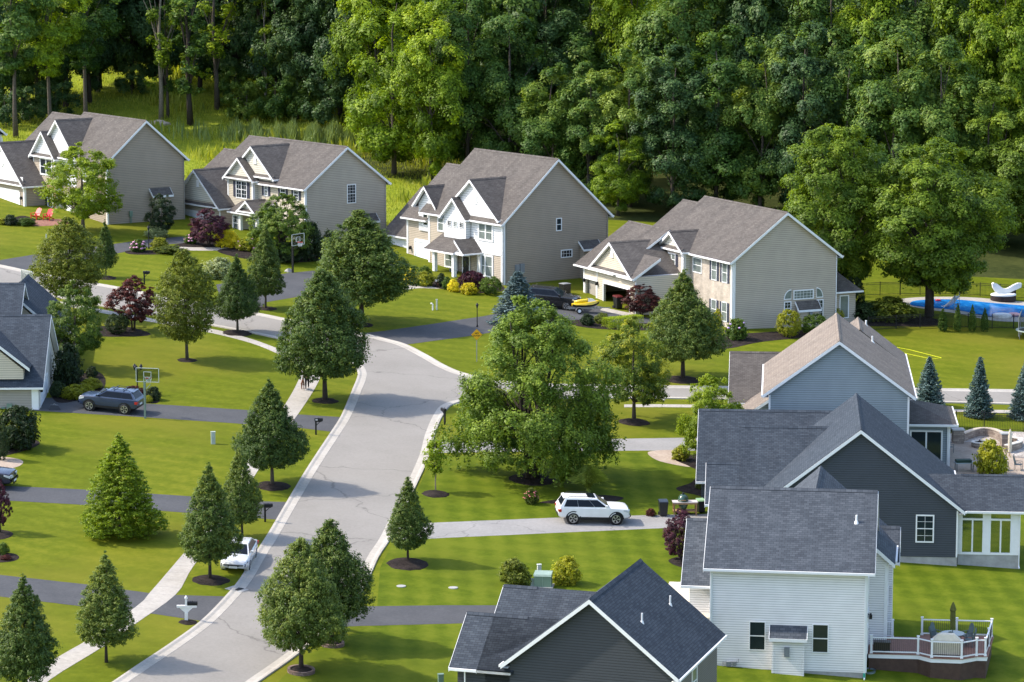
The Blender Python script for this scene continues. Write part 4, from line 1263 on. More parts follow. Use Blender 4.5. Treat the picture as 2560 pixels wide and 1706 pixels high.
# sun room
b = MB(); b.box(.05, 4.0, .45, 5.5, -1.5, .72); b.build('foundation', CONC, h.root)
b = MB()
for (x0, x1, z0, z1) in ((.02, .32, .72, 3.75), (1.62, 2.15, .72, 3.75), (3.42, 4.05, .72, 3.75), (.32, 1.62, 3.45, 3.75), (2.15, 3.42, 3.45, 3.75), (.32, 1.62, 3.0, 3.12), (2.15, 3.42, 3.0, 3.12), (.32, 1.62, .72, .86), (2.15, 3.42, .72, .86), (.92, 1.02, .86, 3.0), (2.74, 2.84, .86, 3.0)):
    b.box(x0, x1, .4, .55, z0, z1)
for (y0, y1, z0, z1) in ((.55, 1.0, .72, 3.75), (2.6, 3.0, .72, 3.75), (5.0, 5.5, .72, 3.75), (1.0, 2.6, 3.1, 3.75), (3.0, 5.0, 3.1, 3.75), (1.0, 2.6, .72, .9), (3.0, 5.0, .72, .9)):
    b.box(3.9, 4.05, y0, y1, z0, z1)
b.box(.02, 4.05, 5.35, 5.5, .72, 3.7)
sr = b.build('sun_room', WHITE, h.root)
gm, gt_, gb_ = nodes('clear_pane')
mixn = N(gt_, 'ShaderNodeMixShader', i_0=.5); tr_ = N(gt_, 'ShaderNodeBsdfTransparent'); gl_ = N(gt_, 'ShaderNodeBsdfGlossy', i_Roughness=.04)
tr_.inputs[0].default_value = (.34, .38, .40, 1)
gl_.inputs[0].default_value = (.8, .85, .9, 1)
gt_.links.new(tr_.outputs[0], mixn.inputs[1]); gt_.links.new(gl_.outputs[0], mixn.inputs[2]); gt_.links.new(mixn.outputs[0], gt_.nodes['Material Output'].inputs[0])
b = MB(); b.box(.32, 3.42, .49, .5, .86, 3.45); b.build('pane', gm, sr)
b = MB(); b.box(3.96, 3.97, 1.0, 5.0, .9, 3.1); b.build('pane', gm, sr)
b = MB(); b.box(.06, 3.95, .56, 5.4, .70, .76); b.build('sun_room_floor', mat('tan_floor', (.3, .25, .2)), h.root)
h.roof('x', .3, 4.5, (.02, 3.72), (3.1, 5.5), (6.2, 3.7), SH_DARK, lor=-2.0, rakes=(False, True))
h.slab('G', .4, .02, 4.05, 3.5, 3.72, WHITE, -.0, .05, 'frieze_board')
h.spout(4.0, .36, 0, 3.6)
h.pipe(-1.1, 9.0, 4.25, .5, .06)
c = h.out(2.9, 2.3, .76)
t = thing('armchair', 'pale cushioned armchair inside the glazed sun room', 'armchair', c, 2.4)
PALE = mat('pale_cushion', (.62, .6, .55), .9)
b = MB(); b.box(-.35, .35, -.35, .35, .25, .45); b.build('seat', PALE, t)
b = MB(); b.box(-.35, .35, .27, .42, .4, .95); b.build('backrest', PALE, t)
for sx in (-1, 1):
    b = MB(); b.box(sx * .36 - .06, sx * .36 + .06, -.35, .35, .0, .6); b.build('armrest', mat('pale_wicker', (.45, .42, .36), .9), t)

# ------------------------------------------------------------ charcoal house at the bottom
g0 = gp(c3(300, 0)[0], 1800)
h = House('house', 'charcoal house with a tilted gable at the bottom edge, white rake boards', g0, g0.z, -18)
nf = h
pkf = h.Y(c2(1695, 1003), -7.7)
lt = h.Y(c2(1115, 1452), -7.7); rt = h.Y(c3(15, 1545), -7.7)
ze = (lt[1] + rt[1]) / 2
sl = (pkf[1] - ze) / ((rt[0] - lt[0]) / 2)
xc = pkf[0]; hw = (rt[0] - lt[0]) / 2
h.body('y', -7.35, 2.0, xc - hw + .4, ze + .2, xc, pkf[1] - .3, xc + hw - .4, ze + .2, S_CHAR, z0=-2)
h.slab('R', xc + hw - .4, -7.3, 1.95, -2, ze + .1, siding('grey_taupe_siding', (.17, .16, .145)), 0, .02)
h.roof('y', -7.7, 2.3, (xc - hw, ze), (xc, pkf[1]), (xc + hw, ze), SH_DARK)
h.window('R', xc + hw - .38, -3.6, -2.5, ze - 2.1, ze - .55, 1, 2, .08)
rb = h.Z(c2(1115, 905), pkf[1] - .9)
def wing(pa, pb, eave, zr, hi_x):
    """roof whose slope faces the camera: ridge start seen at pa (height zr), eave at (y, z)"""
    x, y = h.Z(pa, zr)
    sl_ = (zr - eave[1]) / (y - eave[0])
    h.body('x', x + .35, hi_x, eave[0] + .4, eave[1] + .1, y, zr - .2, 2 * y - eave[0] - .4, eave[1] + .1, S_CHAR, z0=-2)
    h.roof('x', x, xc - hw + .5, eave, (y, zr), (2 * y - eave[0], eave[1]), SH_DARK, rakes=(True, False), hir=xc)
    return x, y
lo_, hi_ = ze - 1.5, ze + .5
for _ in range(40):
    zw = (lo_ + hi_) / 2
    if h.Z(c2(785, 1467), zw)[1] > -7.45: lo_ = zw
    else: hi_ = zw
ex, ey = h.Z(c2(785, 1467), zw)
ze = zw
for px_, zguess in ((c2(1115, 905), None), (c2(865, 1090), None)):
    lo_, hi_ = ze + .3, ze + 6      # height at which the ridge lies on a .76 slope up from the eave
    for _ in range(40):
        mid = (lo_ + hi_) / 2
        y_ = h.Z(px_, mid)[1]
        if mid - ze < .76 * (y_ - ey): lo_ = mid
        else: hi_ = mid
    wing(px_, None, (ey, ze), mid, xc)
h.spout(ex + .5, ey + .1, -1, ze - .2)
for p in (c2(2055, 1160), c2(2247, 1040)):
    # on the right-hand slope
    lo_, hi_ = ze, pkf[1]
    for _ in range(40):
        mid = (lo_ + hi_) / 2
        x_ = h.Z(p, mid)[0]
        if mid > pkf[1] - sl * (x_ - xc): hi_ = mid
        else: lo_ = mid
    q = h.Z(p, mid)
    h.pipe(q[0], q[1], mid, .5, .05)

# ------------------------------------------------------------ light blue house
h = House('house', 'light blue house with tan shingle roof, its plain gable facing the camera', gp(1919, 1190), gp(1919, 1190).z, -5)
lb = h
sl = .735
h.body('y', 0, 13.4, 0, 6.1, 4.97, 6.1 + 4.97 * sl, 10.0, 6.1, S_BLUE)
h.roof('y', -.35, 13.6, (-.42, 6.25 - .3), (4.97, 6.25 + 4.97 * sl), (10.42, 6.25 - .32), SH_TAN, rakes=(True, False))
h.body('y', 13.3, 19.4, 3.2, 6.1, 6.7, 8.5, 10.0, 6.1, S_BLUE)
h.roof('y', 13.3, 19.8, (2.8, 5.9), (6.75, 8.7), (10.42, 5.915), SH_TAN, rakes=(False, True))
h.board('G', 0, 0, .14, -1, 5.9, .03); h.board('G', 0, 9.86, 10, -1, 5.9, .03)
h.body('x', -2.7, 5, 14.5, 2.9, 19, 5.7, 23.5, 2.9, S_BLUE)
h.roof('x', -3.1, 5, (14.1, 2.85), (19, 6.0), (23.9, 2.85), SH_BROWN)
h.body('y', 9, 14.5, -2.2, 2.4, 0, 3.9, .1, 3.9, S_BLUE)
h.roof('y', 8.7, 14.5, (-2.6, 2.3), (.02, 4.1), (2, 2), SH_TAN, slopes=(True, False), cap=False)
b = MB(); b.box(9.9, 13.3, 6.6, 13.6, -1, 2.75); b.build('wall', S_BLUE, h.root)
b = MB(); p = [(9.98, 6.15, 2.85), (13.75, 6.15, 2.75), (13.75, 14.0, 2.75), (9.98, 14.0, 3.9)]
p = [(9.98, 6.15, 2.85), (13.75, 6.15, 2.8), (13.75, 14.0, 2.8), (9.98, 14.0, 2.85)]
b.poly([p[0], p[1], (9.98, 10.1, 4.1)], uv=[(0, 0), (3.8, 0), (0, 4)]); b.poly([p[1], p[2], (9.98, 10.1, 4.1)], uv=[(0, 0), (8, 0), (4, 4)]); b.poly([p[2], p[3], (9.98, 10.1, 4.1)], uv=[(0, 0), (3.8, 0), (3.8, 4)])
b.poly([(q[0], q[1], q[2] - .03) for q in p])
r = b.build('roof', SH_BROWN, h.root)
f = MB(); f.box(10.0, 13.86, 6.04, 6.14, 2.66, 2.82); f.box(13.76, 13.86, 6.14, 14.0, 2.66, 2.82); f.build('fascia', WHITE, r)
h.window('G', 6.6, 10.35, 12.75, -.3, 2.3, 2, 1, .12); h.spout(13.1, 6.5, -.8, 2.6); h.board('G', 6.6, 13.15, 13.3, -1, 2.7, .03)
for p in (c6(1272, 700), c6(1315, 808)):
    lo_, hi_ = 6.0, 9.9
    for _ in range(40):
        mid = (lo_ + hi_) / 2
        x_ = h.Z(p, mid)[0]
        if mid > 9.9 - sl * (x_ - 4.97): hi_ = mid
        else: lo_ = mid
    q = h.Z(p, mid)
    h.pipe(q[0], q[1], mid, .45, .07)

# ------------------------------------------------------------ houses at the left edge
def left_house(label, o, zb, th, full):
    h = House('house', label, o, zb, th)
    ze, zr, yr, yb = 2.15, 6.6, 5.9, 12.0
    h.body('x', -16, 0, 0, ze - .12, yr, zr - .3, yb - .2, ze - .1, siding('warm_grey_siding', (.37, .34, .30)) if full else S_CREAM, z0=-2)
    PW = mat('pale_stucco', (.62, .60, .56), .7, .05)
    b = MB(); b.prism([(0, -2), (yb - .2, -2), (yb - .2, ze - .1), (yr, zr - .32), (0, ze - .12)], 0, .03, 'x'); b.build('wall', PW, h.root)
    h.roof('x', -16, .4, (-.25, ze - .1), (yr, zr), (yb + .1, ze - .1), SH_SLATE)
    h.garage('R', .03, .8, 5.6, -.5, 1.9); h.lantern('R', .03, .35, 1.7)
    h.board('G', 0, -.5, 0, -2, ze - .1)
    pk = 2.7
    h.body('y', .12, 6, -.6 - 2 * 4.2 + .5, 3.3, -4.6, 6.2, -1.1, 3.3, S_CREAM if full else PW, z0=2.6)
    h.roof('y', -.1, 6.5, (-8.6, 3.45), (-4.6, 6.65), (-.6, 3.45), SH_SLATE, gut=(False, False))
    return h
g0 = gp(*c4(265, 1272))
nl = left_house('dark roofed house cut by the left edge beside the parked blue SUV', g0, g0.z - .3, 2, True)
b = MB(); b.box(-2.35, -1.95, -.2, 0, .1, .8); b.box(-2.75, -2.5, -.15, 0, .0, .55); b.build('meter_box', GREENBOX, nl.root)
# second one: same build, its ridge end seen at (62, 708)
q = gp(62, 708, 6.3)
off = nl.out(.4, 5.9)
n2 = left_house('dark roofed house showing only its roof above the nearer left edge house', (g0.x + q.x - off.x, g0.y + q.y - off.y), q.z - 6.6, 2, False)
n2.body('y', 6, 16, -4.5, 1.9, -.6, 5.4, 3.0, 2.0, S_CREAM)
n2.roof('y', 5.6, 16.4, (-4.9, 1.9), (-.6, 5.9), (3.5, 2.2), SH_SLATE)
# blue house beyond the first one
g0 = Vector((xat(16, 330), 330, 0)); g0.z = gz(g0.x, g0.y)
d = ray(20, 330); tt = g0.y / d.y
zz = H + d.z * tt
h = House('house', 'dark blue house cut by the left edge, behind the farthest taupe house', (g0.x, g0.y), zz - 6.0, 36)
h.body('y', 0, 10, -9, 6, -4.5, 9.5, 0, 6, S_NAVY)
h.roof('y', -.4, 10, (-9.5, 5.7), (-4.5, 9.8), (.45, 5.8), SH_SLATE)
h.board('G', 0, -.14, 0, -1, 5.7)
h.spout(.05, -.1, -.5, 5.4)
# ------------------------------------------------------------ plants
L_LIND = leaf_mat('linden_leaves', (0.043, 0.084, 0.020), (0.100, 0.158, 0.031), (0.261, 0.308, 0.061))
L_OLIVE = leaf_mat('olive_maple_leaves', (0.051, 0.079, 0.011), (0.123, 0.159, 0.020), (0.247, 0.275, 0.039))
L_BIRCH = leaf_mat('birch_leaves', (0.051, 0.102, 0.012), (0.135, 0.210, 0.023), (0.301, 0.396, 0.054))
L_LIME = leaf_mat('lime_leaves', (0.114, 0.180, 0.012), (0.242, 0.329, 0.019), (0.428, 0.510, 0.043), .42)
L_YMAP = leaf_mat('yellowing_maple_leaves', (0.055, 0.101, 0.014), (0.152, 0.217, 0.025), (0.497, 0.464, 0.041), .4)
L_GREEN = leaf_mat('green_leaves', (0.033, 0.078, 0.012), (0.091, 0.157, 0.020), (0.213, 0.282, 0.045))
L_YELL = leaf_mat('golden_leaves', (0.322, 0.303, 0.012), (0.727, 0.627, 0.023), (0.850, 0.750, 0.040), .35)
L_YGRN = leaf_mat('yellow_green_leaves', (0.136, 0.163, 0.013), (0.290, 0.309, 0.020), (0.512, 0.488, 0.033), .35)
L_PURP = leaf_mat('purple_leaves', (0.019, 0.010, 0.016), (0.062, 0.020, 0.035), (0.156, 0.047, 0.070), .25, (1.6, .6, .7))
L_RED = leaf_mat('maroon_leaves', (0.028, 0.011, 0.010), (0.094, 0.026, 0.022), (0.234, 0.070, 0.047), .3, (1.6, .6, .5))
L_DARK = leaf_mat('dark_evergreen_leaves', (0.011, 0.026, 0.010), (0.028, 0.052, 0.016), (0.065, 0.097, 0.027), .2)
L_BLUE = leaf_mat('blue_spruce_needles', (0.041, 0.081, 0.074), (0.115, 0.189, 0.176), (0.257, 0.365, 0.344), .12, (1, 1, 1))
L_SILV = leaf_mat('silvery_spruce_needles', (.07, .11, .11), (.17, .25, .25), (.34, .44, .43), .12, (1, 1, 1))
L_PALE = leaf_mat('variegated_leaves', (0.120, 0.168, 0.060), (0.312, 0.360, 0.168), (0.576, 0.600, 0.360), .3)
L_GRAS = leaf_mat('ornamental_grass_blades', (0.105, 0.157, 0.021), (0.263, 0.332, 0.052), (0.525, 0.560, 0.123), .35)
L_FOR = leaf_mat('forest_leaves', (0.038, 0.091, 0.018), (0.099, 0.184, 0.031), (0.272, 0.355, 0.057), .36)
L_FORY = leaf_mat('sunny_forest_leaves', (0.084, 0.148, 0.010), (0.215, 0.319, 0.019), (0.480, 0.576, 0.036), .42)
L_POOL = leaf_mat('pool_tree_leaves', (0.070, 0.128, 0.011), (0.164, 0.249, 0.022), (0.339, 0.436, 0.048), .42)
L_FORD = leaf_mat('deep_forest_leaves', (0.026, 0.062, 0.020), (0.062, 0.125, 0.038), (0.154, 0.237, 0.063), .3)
BARK = mat('grey_brown_bark', (.085, .07, .058), .9, .35, 6, bump=.6)
BARKD = mat('dark_bark', (.045, .036, .03), .9, .35, 6, bump=.6)
BARKL = mat('pale_bark', (.22, .19, .155), .9, .3, 5, bump=.4)

def leaf_mesh(name, P, Nn, size, var, aspect=.6, axis=None):
    n = len(P)
    rg = np.random.default_rng(len(P) + int(abs(P[0][0]) * 997))
    Nn = Nn / np.maximum(1e-6, np.linalg.norm(Nn, axis=1))[:, None]
    t = rg.normal(size=(n, 3)) if axis is None else axis
    t = t - (t * Nn).sum(1)[:, None] * Nn
    t /= np.maximum(1e-6, np.linalg.norm(t, axis=1))[:, None]
    b = np.cross(Nn, t)
    s = size[:, None]
    V = np.empty((n, 4, 3))
    V[:, 0] = P - t * s * .5
    V[:, 1] = P + b * s * .5 * aspect + Nn * s * .10
    V[:, 2] = P + t * s * .5
    V[:, 3] = P - b * s * .5 * aspect + Nn * s * .10
    me = bpy.data.meshes.new(name)
    me.vertices.add(4 * n)
    me.vertices.foreach_set('co', V.reshape(-1).astype(np.float32))
    me.loops.add(4 * n)
    me.loops.foreach_set('vertex_index', np.arange(4 * n, dtype=np.int32))
    me.polygons.add(n)
    me.polygons.foreach_set('loop_start', np.arange(0, 4 * n, 4, dtype=np.int32))
    at = me.attributes.new('var', 'FLOAT', 'FACE')
    at.data.foreach_set('value', np.clip(var, 0, 1).astype(np.float32))
    me.update(calc_edges=True)
    me.materials.append(L_LIND)
    return me
def prof_at(prof, t):
    return np.interp(t, [p[0] for p in prof], [p[1] for p in prof])
def crown_pts(rg, prof, h, Rr, ncl, per, rc, flat=.75, shell=.42, lump=.22, z0=0.0, top=.5, bough=0, rb=.30, jit=.42, bw=.45):
    """leaves in clumps; with boughs, the clumps sit on separate branch masses with gaps between them"""
    def spots(n, sh):
        tt = rg.uniform(0, 1, n * 8)
        tt = tt[rg.uniform(0, 1, len(tt)) < (prof_at(prof, tt) + .06)][:n]
        th = (np.arange(len(tt)) * 2.39996 + rg.uniform(-.5, .5, len(tt))) % (2 * PI)
        ph = rg.uniform(0, 6.3, 4)
        lf = 1 + lump * (np.sin(3 * th + ph[0] + 4 * tt) * .5 + np.sin(5 * th + ph[1] - 9 * tt) * .35 + np.sin(2 * th + ph[2] + 13 * tt) * .4)
        rho = Rr * prof_at(prof, tt) * lf * rg.uniform(0, 1, len(tt)) ** sh
        return tt, np.stack([rho * np.cos(th), rho * np.sin(th), z0 + tt * h], 1)
    if bough:
        tb, B = spots(bough, shell * .55)
        rbv = rb * Rr * (.45 + .65 * prof_at(prof, tb)) * rg.uniform(.65, 1.3, len(tb))
        n = ncl
        bi = rg.integers(0, len(tb), n)
        out = B - np.array([0, 0, z0 + h * .35]); out[:, 2] *= .5
        out /= np.maximum(.01, np.linalg.norm(out, axis=1))[:, None]
        d = rg.normal(size=(n, 3)) + out[bi] * .7 + np.array([0, 0, .45])
        d /= np.linalg.norm(d, axis=1)[:, None]
        C = B[bi] + d * (rbv[bi] * rg.uniform(.3, 1, n) ** .5)[:, None] * np.array([1.12, 1.12, .66])
        tt = np.clip((C[:, 2] - z0) / h, 0, 1)
        bv = rg.normal(0, .10, len(tb))[bi]
        bd = d
    else:
        tt, C = spots(ncl, shell)
        n = len(tt)
        C[:, 2] += rg.normal(0, .018 * h, n)
        bv = 0
        bd = None
    cr = rc * rg.uniform(.5, 1.35, n) * (.55 + .5 * prof_at(prof, tt))
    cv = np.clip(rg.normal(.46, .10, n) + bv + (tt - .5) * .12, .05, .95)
    m = n * per
    idx = np.repeat(np.arange(n), per)
    d = rg.normal(size=(m, 3))
    d /= np.linalg.norm(d, axis=1)[:, None]
    P = C[idx] + d * (cr[idx] * rg.uniform(0, 1, m) ** .4 * (1 + .7 * (rg.uniform(0, 1, m) > .93)))[:, None] * np.array([1, 1, flat])
    o = P - np.array([0, 0, z0 + h * .4])
    o /= np.maximum(.01, np.linalg.norm(o, axis=1))[:, None]
    Nn = d * .45 + o * .3 + np.array([0, 0, top]) + rg.normal(size=(m, 3)) * jit
    if bd is not None:
        Nn = Nn + bd[idx] * bw
    var = cv[idx] + rg.normal(0, .10, m)
    k = Rr / np.quantile(np.linalg.norm(P[:, :2], axis=1), .98)      # true to the asked width and height
    lo, hi = np.quantile(P[:, 2], .004), np.quantile(P[:, 2], .9992)
    for Q in (P, C):
        Q[:, :2] *= k
        Q[:, 2] = z0 + (Q[:, 2] - lo) * h / (hi - lo)
    return P, Nn, var, C
def trunk_mesh(name, h, r, C, n_limb=9, rg=None, lean=.0, multi=1, z_first=.25, n=8):
    b = MB()
    rg = rg or np.random.default_rng(1)
    for k in range(multi):
        a = 2 * PI * k / max(1, multi)
        sp_ = .0 if multi == 1 else .12 * h
        pts, rad = [], []
        for i in range(7):
            t = i / 6
            pts.append((math.cos(a) * sp_ * t + rg.normal(0, .012 * h) * t + (0 if multi == 1 else math.cos(a) * r * .8), math.sin(a) * sp_ * t + rg.normal(0, .012 * h) * t + (0 if multi == 1 else math.sin(a) * r * .8), h * t - (.25 if i == 0 else 0)))
            rad.append(r * (1.25 if i == 0 else 1 - .82 * t) / (1 if multi == 1 else 1.4))
        b.tube(pts, rad, n)
        if len(C):
            for i in rg.choice(len(C), min(len(C), n_limb), replace=False):
                c = C[i]
                t0 = min(.92, max(z_first, (c[2] / h) - .28 - rg.uniform(0, .12)))
                j = t0 * 6
                i0 = min(5, int(j)); u = j - i0
                p0 = Vector(pts[i0]).lerp(Vector(pts[i0 + 1]), u)
                r0 = r * (1 - .8 * t0) * .45
                mid = p0.lerp(Vector(c), .5) + Vector((0, 0, .12 * (Vector(c) - p0).length))
                b.tube([p0, mid, Vector(c)], [r0, r0 * .6, r0 * .2], 5, cap=False)
    o = b.build(name, BARK, smooth=True)
    me = o.data
    bpy.data.objects.remove(o)
    return me
PROTO = {}
def proto(key, prof, h, Rr, ncl, per, rc, leaf, clear, r, seed, aspect=.62, **kw):
    rg = np.random.default_rng(seed)
    multi = kw.pop('multi', 1); zf = kw.pop('zf', .2); nl = kw.pop('limbs', 12); strands = kw.pop('strands', 0)
    P, Nn, var, C = crown_pts(rg, prof, h, Rr, ncl, per, rc, z0=clear, **kw)
    if strands:      # hanging twigs around the skirt
        low = C[(C[:, 2] < clear + h * .62)]
        rad = np.linalg.norm(low[:, :2], axis=1)
        low = low[rad > np.quantile(rad, .45)]
        k = rg.choice(len(low), strands)
        ln = rg.uniform(.5, 1.7, strands)
        per2 = 26
        idx = np.repeat(np.arange(strands), per2)
        u = rg.uniform(0, 1, len(idx))
        Q = low[k][idx] + rg.normal(0, .07, (len(idx), 3))
        base = rg.normal(0, rc * .7, (strands, 3))[idx]
        Q = Q + base + np.stack([0 * u, 0 * u, -u * ln[idx]], 1)
        Q[:, 2] = np.maximum(Q[:, 2], .45)
        P = np.concatenate([P, Q]); Nn = np.concatenate([Nn, rg.normal(size=(len(idx), 3))]); var = np.concatenate([var, rg.normal(.42, .14, len(idx))])
    size = leaf * rg.uniform(.6, 1.35, len(P))
    cm = leaf_mesh('crown', P, Nn, size, var, aspect)
    tm = trunk_mesh('trunk', clear + h * .86, r, C, nl, rg, multi=multi, z_first=zf)
    PROTO[key] = (tm, cm, clear + h, Rr)
PY = [(0, .42), (.07, .8), (.18, 1.0), (.34, .9), (.5, .72), (.68, .49), (.85, .25), (1, .03)]
OV = [(0, .38), (.1, .72), (.3, 1.0), (.5, .96), (.7, .74), (.85, .46), (1, .08)]
BR = [(0, .5), (.07, .86), (.2, 1.0), (.38, .95), (.56, .78), (.74, .53), (.88, .30), (.96, .14), (1, .04)]
CO = [(0, .5), (.06, .82), (.18, 1.0), (.33, .95), (.5, .78), (.68, .53), (.84, .30), (.94, .14), (1, .03)]
RO = [(0, .35), (.12, .75), (.35, 1), (.6, .97), (.8, .75), (.93, .45), (1, .15)]
for i in range(3):
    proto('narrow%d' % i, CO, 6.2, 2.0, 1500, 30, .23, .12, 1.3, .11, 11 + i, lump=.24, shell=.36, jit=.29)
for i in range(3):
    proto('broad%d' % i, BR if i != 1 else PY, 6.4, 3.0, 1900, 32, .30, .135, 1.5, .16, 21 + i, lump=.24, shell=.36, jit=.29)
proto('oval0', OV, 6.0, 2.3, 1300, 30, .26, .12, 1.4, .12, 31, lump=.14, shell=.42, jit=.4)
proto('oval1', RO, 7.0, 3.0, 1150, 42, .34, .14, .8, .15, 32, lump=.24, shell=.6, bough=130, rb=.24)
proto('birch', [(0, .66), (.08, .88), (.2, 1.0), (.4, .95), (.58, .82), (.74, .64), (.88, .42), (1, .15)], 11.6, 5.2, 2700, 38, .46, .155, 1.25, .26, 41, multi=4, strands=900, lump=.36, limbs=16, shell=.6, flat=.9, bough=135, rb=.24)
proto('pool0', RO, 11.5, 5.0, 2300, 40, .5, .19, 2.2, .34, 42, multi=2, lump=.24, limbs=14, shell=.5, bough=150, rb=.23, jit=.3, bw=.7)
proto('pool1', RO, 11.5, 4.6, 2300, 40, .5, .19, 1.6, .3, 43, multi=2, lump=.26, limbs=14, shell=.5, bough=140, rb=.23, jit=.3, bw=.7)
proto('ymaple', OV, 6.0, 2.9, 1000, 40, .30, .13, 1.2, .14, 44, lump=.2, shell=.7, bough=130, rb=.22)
proto('sapling', OV, 2.2, .7, 60, 34, .26, .14, 1.0, .04, 45, lump=.4, limbs=8)
proto('lightconifer', [(0, .75), (.08, 1.0), (.25, .9), (.5, .66), (.75, .42), (.9, .22), (1, .05)], 6.6, 2.3, 1500, 28, .24, .13, .1, .12, 46, flat=.42, lump=.22, shell=.36, jit=.4)
proto('jmaple', [(0, .5), (.2, .95), (.45, 1.0), (.7, .75), (1, .15)], 2.9, 1.9, 480, 46, .22, .11, .6, .10, 47, flat=.4, multi=3, lump=.2, bough=70, rb=.26)
proto('dogwood', [(0, .5), (.2, .9), (.45, 1.0), (.7, .72), (1, .15)], 4.4, 2.6, 760, 46, .30, .13, .5, .12, 48, flat=.5, multi=3, lump=.16, bough=110, rb=.24)
def shrub_proto(key, prof, h, Rr, ncl, per, rc, leaf, seed, **kw):
    rg = np.random.default_rng(seed)
    asp = kw.pop('aspect', .6)
    P, Nn, var, C = crown_pts(rg, prof, h, Rr, ncl, per, rc, **kw)
    P[:, 2] = np.maximum(P[:, 2], .02)
    PROTO[key] = (None, leaf_mesh('shrub', P, Nn, leaf * rg.uniform(.6, 1.3, len(P)), var, asp), h, Rr)
HEM = [(0, .8), (.15, .97), (.4, 1), (.65, .85), (.85, .55), (1, .15)]
for i in range(3):
    shrub_proto('shrub%d' % i, HEM, 1.0, .62, 150, 34, .16, .085, 61 + i, lump=.16, shell=.3)
shrub_proto('globe', RO, 1.0, .55, 240, 40, .09, .05, 66, lump=.03, shell=.16)
shrub_proto('weeper', [(0, .7), (.3, 1.0), (.6, .95), (.85, .6), (1, .1)], 1.0, .7, 160, 40, .14, .11, 67, aspect=.3, top=.1, lump=.2)
def spruce_proto(key, h, Rr, seed, levels=26):
    rg = np.random.default_rng(seed)
    P, A, Vv = [], [], []
    for i in range(levels):
        t = i / (levels - 1)
        z = .25 + t ** .95 * (h - .3)
        r = Rr * (1 - t) ** .82 * rg.uniform(.88, 1.08) + .08
        nb = int(14 - 7 * t)
        for k in range(nb):
            a = 2 * PI * k / nb + rg.uniform(-.25, .25) + i * 1.3
            rr = r * rg.uniform(.82, 1.12)
            m = int(70 * (rr / Rr) + 14)
            u = rg.uniform(0, 1, m) ** .65
            side = rg.normal(0, .10 + .05 * rr, m) * (1 - .3 * u)
            ca, sa = math.cos(a), math.sin(a)
            px_ = u * rr * ca - side * sa; py_ = u * rr * sa + side * ca
            pz = z - .10 * u * rr - .16 * np.sin(u * 2.2) * rr * .6 + .12 * u ** 3 * rr - np.abs(side) * .35 + rg.normal(0, .03, m)
            P.append(np.stack([px_, py_, pz], 1))
            A.append(np.stack([ca - .9 * np.sign(side) * sa, sa + .9 * np.sign(side) * ca, np.full(m, -.1)], 1) + rg.normal(0, .3, (m, 3)))
            Vv.append(np.full(m, rg.normal(.45, .13)) + .25 * (u - .5) + rg.normal(0, .08, m))
    P, A, Vv = np.concatenate(P), np.concatenate(A), np.concatenate(Vv)
    P[:, 2] = np.maximum(P[:, 2], .06)
    Nn = np.array([0, 0, 1.0]) + rg.normal(0, .5, P.shape)
    cm = leaf_mesh('crown', P, Nn, .2 * rg.uniform(.6, 1.3, len(P)), Vv, .34, A)
    b = MB(); b.tube([(0, 0, -.2), (0, 0, h * .5), (0, 0, h)], [.11, .07, .015], 7)
    o = b.build('trunk', BARK, smooth=True); tm = o.data; bpy.data.objects.remove(o)
    PROTO[key] = (tm, cm, h, Rr)
for i in range(2):
    spruce_proto('spruce%d' % i, 4.6, 1.35, 71 + i)

def set_mat(o, m):
    o.material_slots[0].link = 'OBJECT'
    o.material_slots[0].material = m
def part_of(me, name, parent, m=None):
    o = bpy.data.objects.new(name, me)
    COL.objects.link(o)
    o.parent = parent
    if m:
        set_mat(o, m)
    return o
_rt = random.Random(5)
def tree(key, label, base, ht, wd, leaf, bark=BARK, name='tree', cat='tree', group=None, loc=None, rz=None):
    tm, cm, h0, r0 = PROTO[key]
    p = loc or gp(*base)
    sx = wd / 2 / r0
    t = thing(name, label, cat, p, _rt.uniform(0, 6.28) if rz is None else rz, group, (sx * _rt.uniform(.95, 1.05), sx * _rt.uniform(.93, 1.06), ht / h0))
    t.rotation_euler.x = _rt.uniform(-.02, .02); t.rotation_euler.y = _rt.uniform(-.02, .02)
    if tm:
        part_of(tm, 'trunk', t, bark)
    part_of(cm, 'crown', t, leaf)
    return t
def ptree(key, label, bx, by, top, wpx, leaf, bark=BARK, name='tree', group=None, cx=None, rz=None):
    """base pixel, pixel row of the tip, crown width in pixels"""
    g = gp(bx, by)
    s = pxm(g.y)
    ht = (by - top) / s / .985
    return tree(key, label, None, ht, wpx / s * 1.0, leaf, bark, name, 'tree', group, loc=g, rz=rz)
ST = 'street trees along the kerb'
ptree('oval0', 'airy olive green tree alone in the middle of the left lawn, small mulch ring', 468, 901, 627, 160, L_OLIVE)
ptree('broad1', 'dark pyramid tree between far road and sidewalk, right of the lone lawn tree', 594, 832, 640, 122, L_LIND, group=ST)
ptree('narrow1', 'narrow dark tree half hidden behind the pyramid tree by the basketball hoop', 664, 772, 571, 100, L_LIND, group=ST)
ptree('broad0', 'large dark linden over the sidewalk where the person walks the dog', 813, 1002, 676, 246, L_LIND, BARKD, group=ST, rz=1.0)
ptree('broad2', 'large dark linden in the lawn before the tall white gable', 905, 811, 530, 250, L_LIND, BARKD, group=ST, rz=2.2)
ptree('narrow2', 'small dark tree beside the big olive tree near the far mailbox', 265, 694, 556, 56, L_LIND, group=ST)
ptree('oval0', 'broad olive green tree in front of the farthest taupe house drive', 172, 785, 546, 190, L_OLIVE, rz=2)
ptree('ymaple', 'bright green leafy tree above the yew at the left edge house', 188, 922, 704, 150, L_GREEN, rz=1.4)
ptree('jmaple', 'maroon japanese maple standing in the mulch bed by the sidewalk', 334, 827, 692, 130, L_RED, BARKD)
